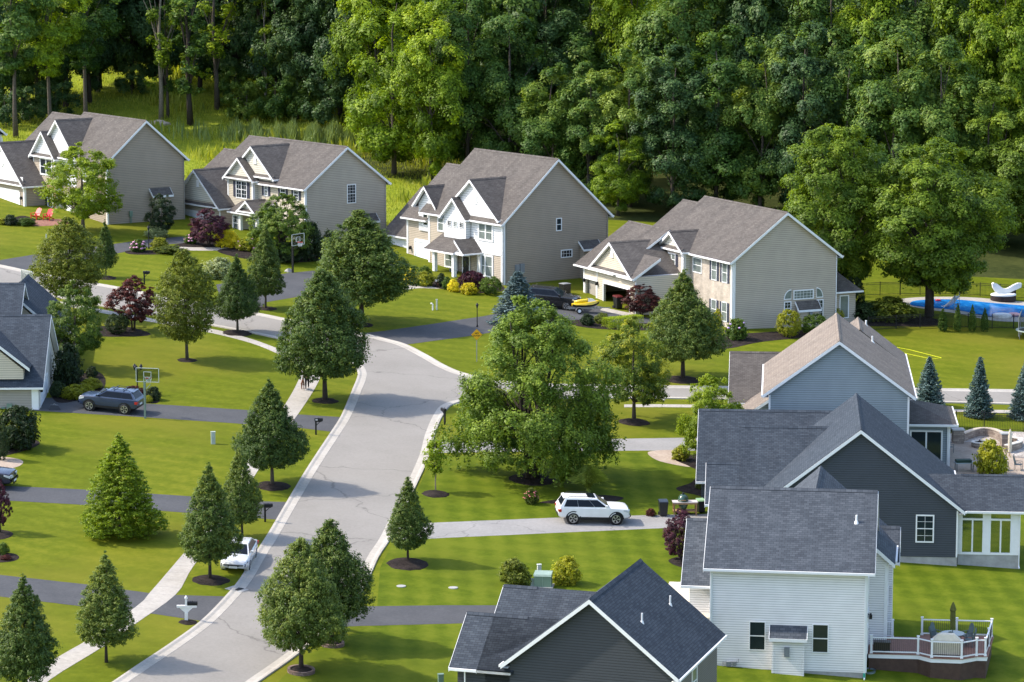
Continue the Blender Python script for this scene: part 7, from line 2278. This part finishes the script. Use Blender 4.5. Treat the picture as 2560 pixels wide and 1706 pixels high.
for x in (-.75, .75):
    for y in (-.33, .33):
        b = MB(); b.box(x - .045, x + .045, y - .045, y + .045, -.05, .82); b.build('leg', CED, t)
b = MB(); b.box(-.8, .8, -.36, .36, .22, .27); b.build('shelf', CED, t); b = MB(); b.box(-.8, .8, -.38, -.34, .72, .82); b.box(-.8, .8, .34, .38, .72, .82); b.build('apron', CED, t)
g = at(1712, 1285)
t = thing('ceramic_grill', 'shiny green egg shaped grill set into the cedar table', 'grill', (g.x - .12, g.y, g.z), 0)
EGG = paint('green_ceramic', (.03, .075, .05), .2)
b = MB(); b.lathe([(.16, .29), (.26, .42), (.33, .62), (.36, .9), (.37, .95)], (0, 0, 0), 20); b.build('base', EGG, t, smooth=True)
b = MB(); b.lathe([(.37, .96), (.365, 1.05), (.31, 1.2), (.2, 1.31), (.08, 1.36)], (0, 0, 0), 20); ld = b.build('lid', EGG, t, smooth=True)
b = MB(); b.lathe([(.08, 1.35), (.09, 1.4), (.07, 1.46), (.03, 1.48)], (0, 0, 0), 12); b.build('cap', BLACK, ld)
b = MB(); b.tube([(-.15, -.44, 1.02), (.15, -.44, 1.02)], .02, 6); b.bar((-.13, -.36, 1.02), (-.13, -.44, 1.02), .02, .02); b.bar((.13, -.36, 1.02), (.13, -.44, 1.02), .02, .02); b.build('handle', CED, ld)
bin_('dark bin with a pale green lid beside the cedar table', 1752, 1281, BINK, .3, .85, mat('pale_green_lid', (.25, .40, .22)))

# air conditioner by the third house; dark bag by the left garage
q = gp(1412, 735)
t = thing('air_conditioner', 'dark air conditioner unit at the foot of the taupe wall', 'air conditioner', q, R(36.5))
b = MB(); b.box(-.45, .45, -.45, .45, -.15, .03); b.build('pad', CONC, t)
b = MB()
for k in range(9): b.box(-.4, .4, -.4, .4, .05 + k * .1, .12 + k * .1)
b.box(-.37, .37, -.37, .37, .03, .95); b.build('cabinet', BINK, t)
b = MB(); b.lathe([(.34, .95), (.34, 1.0)], (0, 0, 0), 20); b.box(-.41, .41, -.41, .41, .94, .97); b.build('fan_cover', GREYM, t)
t = thing('garden_bag', 'black folded bag lying on the driveway by the left garage', 'bag', at(136, 1024), .2)
b = MB(); b.hexa([(-.45, -.25, 0), (.45, -.3, 0), (.4, .25, 0), (-.4, .25, 0), (-.3, -.12, .34), (.3, -.14, .3), (.26, .1, .36), (-.26, .1, .38)]); bb = b.build('bag_body', BINK, t); bb.modifiers.new('s', 'BEVEL').width = .08
b = MB(); b.tube([(-.1, 0, .36), (0, 0, .44), (.14, 0, .33)], .02, 6); b.build('handle', GREYM, t)

# red garden chairs
REDP = mat('red_plastic', (.62, .015, .03), .4, .05)
def adirondack(label, px, py, rz):
    t = thing('garden_chair', label, 'chair', at(px, py), rz, 'red chairs before the first house')
    b = MB()
    for k in range(6): b.bar((-.02 + .0 * k, -.29 + k * .115, .36), (-.50, -.22 + k * .09, 1.08 - abs(k - 2.5) * .035), .1, .02, up=(1, 0, 0))
    b.build('backrest', REDP, t)
    b = MB()
    for k in range(6): b.bar((.5 - k * .095, -.29, .40 - k * .02), (.5 - k * .095, .29, .40 - k * .02), .085, .02)
    b.build('seat', REDP, t)
    for y in (-.36, .36):
        b = MB(); b.bar((-.35, y, .6), (.55, y, .6), .13, .025); b.build('armrest', REDP, t)
        b = MB(); b.bar((.48, y * .95, 0), (.48, y * .95, .59), .08, .04); b.build('leg', REDP, t)
        b = MB(); b.bar((.45, y * .85, .36), (-.5, y * .85, .05), .03, .1); b.build('leg', REDP, t)
adirondack('red garden chair nearer the garage of the first house', 92, 548, -R(120))
adirondack('red garden chair farther from the garage, behind the leafy tree', 122, 550, -R(110))

# ------------------------------------------------------------ on the deck
def deckp(x, y, z=FL): return nw.out(x, y, z)
DGRY = mat('grey_patio_metal', (.10, .12, .13), .45, .1)
t = thing('patio_table', 'round grey patio table on the deck', 'table', deckp(4.9, 4.4), 0)
b = MB(); b.lathe([(.70, .69), (.72, .705), (.70, .72)], (0, 0, 0), 26); b.build('tabletop', mat('grey_glass_top', (.17, .19, .20), .15, .1, spec=.6), t)
for k in range(4):
    a = PI / 4 + k * PI / 2
    b = MB(); b.bar((math.cos(a) * .5, math.sin(a) * .5, 0), (math.cos(a) * .42, math.sin(a) * .42, .69), .04, .04); b.build('leg', DGRY, t)
t = thing('parasol', 'closed olive green parasol through the round patio table', 'parasol', deckp(4.9, 4.4), 0)
b = MB(); b.tube([(0, 0, .02), (0, 0, 2.5)], .024, 8); b.build('pole', DGRY, t)
b = MB(); b.lathe([(.10, .95), (.15, 1.15), (.165, 1.6), (.15, 2.0), (.2, 2.12), (.11, 2.4), (.03, 2.58)], (0, 0, 0), 12); b.build('canopy', mat('olive_canvas', (.10, .105, .025), .9, .25, 5), t)
b = MB(); b.lathe([(.28, .0), (.27, .05), (.06, .1)], (0, 0, 0), 16); b.build('base', DGRY, t)
def pchair(label, p, rz, m, group):
    t = thing('patio_chair', label, 'chair', p, rz, group)
    b = MB(); b.box(-.25, .25, -.24, .24, .42, .46); b.build('seat', m, t)
    b = MB(); b.hexa([(-.25, .22, .46), (.25, .22, .46), (.25, .26, .46), (-.25, .26, .46), (-.22, .36, .98), (.22, .36, .98), (.22, .39, .98), (-.22, .39, .98)]); b.lathe([(.2, .365), (.2, .385)], (0, 0, .98), 12, ax='y'); b.build('backrest', m, t)
    for x in (-.25, .25):
        b = MB(); b.bar((x, -.22, .64), (x, .27, .68), .045, .03); b.build('armrest', DGRY, t)
        for y in (-.22, .24):
            b = MB(); b.bar((x, y * 1.1, 0), (x, y, .64), .03, .03); b.build('leg', DGRY, t)
SLING = mat('grey_green_sling', (.11, .15, .15), .7)
for i, (a, lb) in enumerate(((150, 'patio chair at the back left of the deck table'), (35, 'patio chair at the back right of the deck table'), (195, 'patio chair at the left of the deck table, beside the gap in the railing'), (265, 'patio chair behind the covered grill, front of the deck table'), (345, 'patio chair at the right end of the deck table'))):
    a = R(a)
    pchair(lb, deckp(4.9 + math.cos(a) * 1.0, 4.4 + math.sin(a) * 1.05), nw.th + a - PI / 2, SLING, 'patio chairs on the deck')
CAN = mat('beige_canvas', (.62, .57, .46), .85, .08, 4)
t = thing('covered_grill', 'gas grill under a beige canvas cover on the deck', 'grill', deckp(4.55, 1.95), nw.th)
b = MB(); b.hexa([(-.78, -.3, .12), (.78, -.3, .12), (.78, .3, .12), (-.78, .3, .12), (-.8, -.33, .95), (.8, -.33, .95), (.8, .33, .95), (-.8, .33, .95)])
b.hexa([(-.8, -.33, .95), (.8, -.33, .95), (.8, .33, .95), (-.8, .33, .95), (-.42, -.22, 1.28), (.42, -.22, 1.28), (.42, .22, 1.28), (-.42, .22, 1.28)])
cv = b.build('cover', CAN, t); cv.modifiers.new('s', 'BEVEL').width = .05
for x in (-.6, .6):
    for y in (-.22, .22):
        b = MB(); b.lathe([(.05, x - .02), (.05, x + .02)], (0, y, .06), 10, ax='x'); b.build('caster', RUBBER, t)
t = thing('deck_box', 'black storage box against the deck rail by the house', 'storage box', deckp(.85, 2.3), nw.th)
b = MB(); b.box(-.48, .48, -.3, .3, .02, .55); b.build('box_body', BINK, t)
b = MB(); b.box(-.5, .5, -.32, .32, .55, .62); b.build('lid', BINK, t)

# ------------------------------------------------------------ pool side
DKW = mat('dark_wicker', (.035, .022, .022), .7, .3, 9)
SNOW = mat('white_vinyl', (.80, .80, .80), .5, .03)
g = at(2508, 752)
t = thing('pool_daybed', 'white winged daybed on a round dark wicker base beside the pool', 'daybed', g, R(10))
b = MB(); b.lathe([(1.15, -.1), (1.22, .1), (1.22, .42), (1.15, .46)], (0, 0, 0), 28, sy=.8); b.box(.55, 1.3, .1, .7, -.1, .95); b.build('base', DKW, t)
b = MB(); b.lathe([(1.1, .46), (1.22, .52), (1.22, .62), (1.1, .68)], (0, 0, 0), 28, sy=.8); b.build('cushion', SNOW, t, smooth=True)
b = MB()
b.prism([(-.45, .62), (.45, .62), (1.0, .9), (1.75, 1.2), (1.8, 1.6), (1.45, 1.62), (1.0, 1.45), (.6, 1.22), (.3, 1.1), (0, 1.14), (-.3, 1.35), (-.6, 1.6), (-.95, 1.72), (-1.1, 1.6), (-1.0, 1.2), (-.75, .85)], .0, .32, 'y')
b.build('wing', SNOW, t)
t = thing('pool_slide', 'small white pool slide at the pool edge', 'slide', at(2392, 777), R(120))
b = MB()
for k in range(10):
    u0, u1 = k / 10, (k + 1) / 10
    z = lambda u: 1.25 * (1 - u) ** 1.6 + .12
    for y0, y1, dz in ((-.25, .25, 0), (-.28, -.25, .12), (.25, .28, .12)):
        b.hexa([(u0 * 1.9, y0, z(u0) - .05), (u1 * 1.9, y0, z(u1) - .05), (u1 * 1.9, y1, z(u1) - .05), (u0 * 1.9, y1, z(u0) - .05), (u0 * 1.9, y0, z(u0) + dz), (u1 * 1.9, y0, z(u1) + dz), (u1 * 1.9, y1, z(u1) + dz), (u0 * 1.9, y1, z(u0) + dz)])
b.build('chute', SNOW, t)
b = MB(); b.tube([(0, -.25, 0), (0, -.25, 1.9)], .03, 6); b.tube([(0, .25, 0), (0, .25, 1.9)], .03, 6)
for k in range(4): b.tube([(0, -.25, .3 + k * .28), (0, .25, .3 + k * .28)], .02, 6)
b.build('ladder', GREYM, t)
for i, (px, py, s_, m_, lb) in enumerate(((2345, 754, .28, mat('red_float', (.6, .03, .08), .4), 'small red float on the pool'), (2505, 793, .9, SNOW, 'white float drifting at the near edge of the pool'), (2535, 790, .6, mat('pink_float', (.7, .4, .4), .4), 'pale pink float beside the white one'))):
    b = MB()
    n, m = 18, 8
    rr = [[((s_ * .75 + s_ * .25 * math.cos(2 * PI * j / m)) * math.cos(2 * PI * i_ / n), (s_ * .75 + s_ * .25 * math.cos(2 * PI * j / m)) * math.sin(2 * PI * i_ / n), s_ * .22 * math.sin(2 * PI * j / m)) for j in range(m)] for i_ in range(n)]
    for a in range(n):
        for c_ in range(m):
            b.poly([rr[a][c_], rr[(a + 1) % n][c_], rr[(a + 1) % n][(c_ + 1) % m], rr[a][(c_ + 1) % m]])
    p = at(px, py)
    o = b.build('pool_float', m_, smooth=True, loc=(p.x, p.y, p.z + .12)); tag(o, lb, 'pool float')

def fence(label, pts, ht=1.25, group=None):
    P = [gp(*p) for p in pts]
    t = thing('iron_fence', label, 'fence', P[0])
    o0 = P[0]
    rl, pk = MB(), MB()
    for i in range(len(P) - 1):
        a, c_ = P[i] - o0, P[i + 1] - o0
        L_ = (c_ - a).length
        for z in (.12, ht - .18, ht - .02): rl.bar(a + Vector((0, 0, z)), c_ + Vector((0, 0, z)), .03, .035)
        n = max(1, int(L_ / .125))
        for k in range(n):
            q_ = a.lerp(c_, k / n); pk.bar(q_ + Vector((0, 0, .04)), q_ + Vector((0, 0, ht)), .018, .018)
        m = max(1, round(L_ / 2.2))
        for k in range(m + (i == len(P) - 2)):
            q_ = a.lerp(c_, k / m); b = MB(); b.box(q_.x - .035, q_.x + .035, q_.y - .035, q_.y + .035, q_.z - .2, q_.z + ht + .06); b.build('post', BLACK, t)
    rl.build('rail', BLACK, t); pk.build('pickets', BLACK, t)
    return t
fence('black iron fence along the near side of the pool garden', [(2170, 828), (2240, 823), (2300, 820), (2420, 820), (2480, 822), (2640, 822)])
fence('black iron fence beyond the pool under the large trees', [(2140, 742), (2200, 739), (2300, 737), (2400, 738), (2500, 744), (2640, 752)])
fence('black iron fence between the patio and the blue spruces', [(2390, 1074), (2460, 1076), (2560, 1080), (2660, 1084)], 1.4)

# trampoline
t = thing('trampoline', 'trampoline with a net, cut by the right edge', 'trampoline', at(2600, 848), 0)
b = MB()
n = 28; r_ = 2.0
for k in range(n):
    a0, a1 = 2 * PI * k / n, 2 * PI * (k + 1) / n
    b.bar((math.cos(a0) * r_, math.sin(a0) * r_, .8), (math.cos(a1) * r_, math.sin(a1) * r_, .8), .3, .05)
b.build('pad', mat('pale_green_pad', (.35, .42, .38), .6), t)
b = MB(); b.lathe([(1.86, .77), (1.86, .79)], (0, 0, 0), n); b.build('mat', BLACK, t)
for k in range(6):
    a = 2 * PI * k / 6 + .3
    b = MB(); b.tube([(math.cos(a) * r_, math.sin(a) * r_, -.1), (math.cos(a) * r_, math.sin(a) * r_, .8)], .03, 6); b.build('leg', GREYM, t)
    b = MB(); b.tube([(math.cos(a) * (r_ + .1), math.sin(a) * (r_ + .1), .3), (math.cos(a) * (r_ + .12), math.sin(a) * (r_ + .12), 2.0), (math.cos(a) * (r_ - .1), math.sin(a) * (r_ - .1), 2.55)], .028, 6); b.build('pole', GREYM, t)
nm, nt_, nb_ = nodes('dark_net'); mx_ = N(nt_, 'ShaderNodeMixShader', i_0=.28); tp_ = N(nt_, 'ShaderNodeBsdfTransparent')
nb_.inputs['Base Color'].default_value = (.03, .04, .05, 1)
nt_.links.new(tp_.outputs[0], mx_.inputs[1]); nt_.links.new(nb_.outputs[0], mx_.inputs[2]); nt_.links.new(mx_.outputs[0], nt_.nodes['Material Output'].inputs[0])
b = MB()
for k in range(n):
    a0, a1 = 2 * PI * k / n, 2 * PI * (k + 1) / n
    b.poly([(math.cos(a0) * 1.9, math.sin(a0) * 1.9, .82), (math.cos(a1) * 1.9, math.sin(a1) * 1.9, .82), (math.cos(a1) * 1.85, math.sin(a1) * 1.85, 2.45), (math.cos(a0) * 1.85, math.sin(a0) * 1.85, 2.45)])
b.build('net', nm, t)
# yellow court tape on the lawn
b = MB()
P = [gp(*p) for p in ((2160, 854), (2276, 876), (2354, 896), (2330, 899), (2270, 886), (2160, 862))]
for i in range(len(P) - 1):
    b.bar(P[i] + Vector((0, 0, .03)), P[i + 1] + Vector((0, 0, .03)), .06, .02)
o = b.build('court_tape', mat('yellow_tape', (.75, .78, .03), .6)); tag(o, 'yellow court tape laid out on the right hand lawn', 'tape')

# ------------------------------------------------------------ patio
CAPS = mat('grey_cap_stone', (.36, .37, .36), .8, .15, 2)
PAVW = bricks('patio_wall_stone', (.22, .17, .14), (.36, .30, .25), (.13, .11, .1), .35, .15)
def pillar(label, px, py, w_, ht):
    t = thing('stone_pillar', label, 'pillar', at(px, py), .05, 'stone pillars of the patio')
    b = MB(); b.box(-w_, w_, -w_, w_, -.2, ht); b.build('shaft', PAVW, t)
    b = MB(); b.box(-w_ - .07, w_ + .07, -w_ - .07, w_ + .07, ht, ht + .1); b.build('cap', CAPS, t)
pillar('stone pillar with grey cap at the left end of the seat wall', 2394, 1106, .40, .95)
pillar('stone pillar with grey cap at the right end of the seat wall', 2514, 1116, .36, .95)
t = thing('seat_wall', 'curved stone seat wall behind the fire pit', 'wall', at(2450, 1106), 0)
A, M_, B = at(2406, 1104), at(2455, 1089), at(2508, 1108)
P = smooth_line([(A.x, A.y), (at(2430, 1094).x, at(2430, 1094).y), (M_.x, M_.y), (at(2484, 1094).x, at(2484, 1094).y), (B.x, B.y)], 4)
o0 = at(2450, 1106)
w1_, w2_ = MB(), MB()
for i in range(len(P) - 1):
    a, c_ = Vector((P[i][0] - o0.x, P[i][1] - o0.y, .2)), Vector((P[i + 1][0] - o0.x, P[i + 1][1] - o0.y, .2))
    w1_.bar(a, c_, .3, .9); w2_.bar(a + Vector((0, 0, .49)), c_ + Vector((0, 0, .49)), .4, .07)
w1_.build('wall', PAVW, t); w2_.build('cap', mat('tan_cap_stone', (.50, .43, .35), .8, .1), t)
t = thing('fire_pit', 'round stone fire pit on the paver patio', 'fire pit', at(2449, 1118), 0)
b = MB(); b.lathe([(.62, -.1), (.62, .36), (.44, .36), (.44, .05)], (0, 0, 0), 24); b.build('stone_ring', PAVW, t)
b = MB()
for k in range(20):
    a0, a1 = 2 * PI * k / 20, 2 * PI * (k + .94) / 20
    pts = [(math.cos(a) * r, math.sin(a) * r) for a, r in ((a0, .66), (a1, .66), (a1, .42), (a0, .42))]
    b.hexa([(p[0], p[1], .362) for p in pts] + [(p[0], p[1], .43) for p in pts])
b.build('rim', mat('pale_cap_stone', (.60, .57, .52), .8, .1), t)
b = MB()
for k in range(4): b.tube([(math.cos(k * 1.6) * .3, math.sin(k * 1.6) * .3, .2), (0, 0, .52)], .05, 6)
b.build('logs', BARKD, t)
t = thing('parasol', 'closed beige parasol by the seat wall at the right edge', 'parasol', at(2524, 1142), 0)
b = MB(); b.tube([(0, 0, 0), (0, 0, 2.2)], .025, 8); b.build('pole', CED, t)
b = MB(); b.lathe([(.12, .35), (.15, .8), (.15, 1.5), (.1, 1.9), (.02, 2.1)], (0, 0, 0), 10); b.build('canopy', CAN, t)
t = thing('seat_wall', 'low pale stone wall at the right edge of the patio', 'wall', at(2545, 1130), 0)
o0 = at(2545, 1130); P = [at(2515, 1132), at(2548, 1122), at(2552, 1112), at(2530, 1106)]
w1_, w2_ = MB(), MB()
for i in range(3):
    a, c_ = P[i] - o0, P[i + 1] - o0
    a.z = c_.z = .2
    w1_.bar(a, c_, .3, .7); w2_.bar(a + Vector((0, 0, .38)), c_ + Vector((0, 0, .38)), .4, .07)
w1_.build('wall', PAVW, t); w2_.build('cap', mat('pale_cap_stone', (.60, .57, .52), .8, .1), t)
for i, (px, py, lb) in enumerate(((2510, 1176, 'dark patio chair right of the light green shrub'), (2546, 1176, 'dark patio chair at the right edge of the patio'), (2372, 1132, 'thin dark patio chair by the light blue house'))):
    pchair(lb, at(px, py), .2 + i, DGRY, 'chairs on the paver patio')
t = thing('patio_table', 'small table with a dark folded cover at the foot of the light blue house', 'table', at(2410, 1178), .1)
b = MB(); b.box(-.7, .7, -.35, .35, .6, .66); b.build('tabletop', mat('pale_blue_top', (.35, .42, .45)), t)
for x in (-.6, .6):
    for y in (-.28, .28):
        b = MB(); b.box(x - .03, x + .03, y - .03, y + .03, 0, .6); b.build('leg', DGRY, t)
b = MB(); b.box(-.62, .5, -.3, .32, .66, .86); b.build('cover', mat('dark_green_cover', (.02, .05, .04)), t)
# white lamp post plant pots at the porch
for i, (px, py, lb) in enumerate(((1096, 716, 'white flowers in a pot beside the porch steps'),)):
    t = thing('flower_pot', lb, 'flower pot', at(px, py), 0)
    b = MB(); b.lathe([(.12, 0), (.2, .3), (.21, .34)], (0, 0, 0), 12); b.build('pot', mat('clay_pot', (.3, .14, .09)), t)
    b = MB(); rg = random.Random(4)
    for k in range(26):
        c_ = (rg.uniform(-.25, .25), rg.uniform(-.25, .25), .42 + rg.uniform(0, .2)); b.lathe([(.02, c_[2] - .05), (.08, c_[2]), (.03, c_[2] + .06)], (c_[0], c_[1], 0), 6)
    b.build('blossom', mat('white_petals', (.8, .78, .78), .8), t)
# porch bench by the third house
t = thing('porch_bench', 'dark porch bench behind the white posts', 'bench', h3.out(-1.0, 6.9, .05), h3.th - PI / 2)
b = MB(); b.box(-.6, .6, -.22, .22, .4, .45); b.build('seat', DGRY, t)
b = MB(); b.box(-.6, .6, .2, .25, .45, .9); b.build('backrest', DGRY, t)
for x in (-.55, .55):
    b = MB(); b.box(x - .03, x + .03, -.2, .22, 0, .4); b.build('leg', DGRY, t)

# ------------------------------------------------------------ person and dog on the sidewalk
def skin(name, V, E, Rd, m, parent=None, sub=2, root=0):
    me = bpy.data.meshes.new(name); me.from_pydata(V, E, []); me.materials.append(m)
    o = bpy.data.objects.new(name, me); COL.objects.link(o)
    if parent: o.parent = parent
    md = o.modifiers.new('skin', 'SKIN'); md.use_smooth_shade = True
    for i, r in enumerate(Rd): me.skin_vertices[0].data[i].radius = (r, r) if not isinstance(r, tuple) else r
    me.skin_vertices[0].data[root].use_root = True
    o.modifiers.new('sub', 'SUBSURF').levels = sub; o.modifiers['sub'].render_levels = sub
    return o
SKINM = mat('skin', (.45, .27, .19), .6, .08); NAVYC = mat('navy_cloth', (.015, .018, .035), .9, .2); DKC = mat('dark_leggings', (.02, .018, .03), .9, .2)
g = at(768, 975)
t = thing('person', 'person in dark leggings and white shoes walking the brown dog under the linden', 'person', g, 0.15)
V = [(0, 0, .95), (0, .01, 1.15), (0, .02, 1.38), (0, .01, 1.48), (0, -.01, 1.58), (0, -.02, 1.68),
     (-.10, 0, .88), (-.11, -.08, .48), (-.11, -.10, .08), (.10, 0, .88), (.11, .06, .5), (.12, .20, .12),
     (-.19, .02, 1.38), (-.25, .03, 1.1), (-.30, -.10, .90), (.19, .02, 1.38), (.24, .05, 1.1), (.25, .02, .85)]
E_ = [(0, 1), (1, 2), (2, 3), (3, 4), (4, 5), (0, 6), (6, 7), (7, 8), (0, 9), (9, 10), (10, 11), (2, 12), (12, 13), (13, 14), (2, 15), (15, 16), (16, 17)]
Rd = [.15, .13, .15, .055, .095, .08, .095, .06, .04, .095, .06, .04, .06, .045, .032, .06, .045, .032]
for wr_, sx_ in ((14, -1), (17, 1)):       # palm, four fingers and a thumb each
    w0 = Vector(V[wr_]); V.append(tuple(w0 + Vector((0, -.02, -.07)))); Rd.append(.032); pi_ = len(V) - 1; E_.append((wr_, pi_))
    for k in range(4):
        a = Vector(V[pi_]) + Vector(((k - 1.5) * .019, -.01, -.05)); V.append(tuple(a)); Rd.append(.009); E_.append((pi_, len(V) - 1))
        V.append(tuple(a + Vector((0, -.025, -.03 + .004 * abs(k - 1.5))))); Rd.append(.008); E_.append((len(V) - 2, len(V) - 1))
    V.append(tuple(w0 + Vector((-.035 * sx_, -.04, -.07)))); Rd.append(.010); E_.append((pi_, len(V) - 1))
skin('body', V, E_, Rd, SKINM, t)
skin('top', [(0, .005, .98), (0, .01, 1.15), (0, .02, 1.36), (-.19, .02, 1.39), (-.25, .03, 1.12), (.19, .02, 1.39), (.24, .05, 1.12)], [(0, 1), (1, 2), (2, 3), (3, 4), (2, 5), (5, 6)], [.17, .15, .165, .075, .06, .075, .06], NAVYC, t)
skin('leggings', [(0, 0, .96), (-.10, 0, .88), (-.11, -.08, .48), (-.11, -.10, .14), (.10, 0, .88), (.11, .06, .5), (.12, .19, .17)], [(0, 1), (1, 2), (2, 3), (0, 4), (4, 5), (5, 6)], [.165, .105, .072, .05, .105, .072, .05], DKC, t)
for (x, y, z) in ((-.11, -.15, .04), (.12, .16, .07)):
    skin('shoe', [(x, y + .08, z), (x, y, z), (x, y - .1, z - .005)], [(0, 1), (1, 2)], [.048, .046, .038], SNOW, t)
skin('hair', [(0, .0, 1.71), (0, .05, 1.66), (0, .09, 1.55)], [(0, 1), (1, 2)], [.085, .08, .035], mat('brown_hair', (.07, .04, .025), .7), t)
b = MB()
for x in (-.035, .035): b.lathe([(.004, -.012), (.012, 0), (.004, .012)], (x, -.108, 1.635), 8)
b.build('eye', BLACK, t)
g = at(757, 974)
t = thing('dog', 'brown dog with a white chest walking beside the person', 'dog', g, .1)
FUR = mat('brown_fur', (.13, .05, .03), .9, .3, 9)
V = [(0, .34, .56), (0, .0, .54), (0, -.24, .56), (0, -.36, .72), (0, -.46, .82), (0, -.58, .78),
     (-.08, -.24, .44), (-.08, -.22, .24), (-.08, -.24, .03), (.08, -.24, .44), (.08, -.30, .26), (.08, -.33, .05),
     (-.08, .32, .44), (-.09, .26, .32), (-.09, .38, .2), (-.09, .34, .03), (.08, .32, .44), (.09, .22, .32), (.09, .32, .2), (.09, .26, .03),
     (0, .44, .6), (0, .58, .70), (-.055, -.44, .90), (.055, -.44, .90)]
E_ = [(0, 1), (1, 2), (2, 3), (3, 4), (4, 5), (2, 6), (6, 7), (7, 8), (2, 9), (9, 10), (10, 11), (0, 12), (12, 13), (13, 14), (14, 15), (0, 16), (16, 17), (17, 18), (18, 19), (0, 20), (20, 21), (4, 22), (4, 23)]
skin('body', V, E_, [.12, .125, .15, .09, .09, .045, .07, .035, .03, .07, .035, .03, .075, .05, .028, .03, .075, .05, .028, .03, .03, .015, .03, .03], FUR, t, root=1)
skin('chest_patch', [(0, -.33, .62), (0, -.33, .50)], [(0, 1)], [.075, .06], SNOW, t)
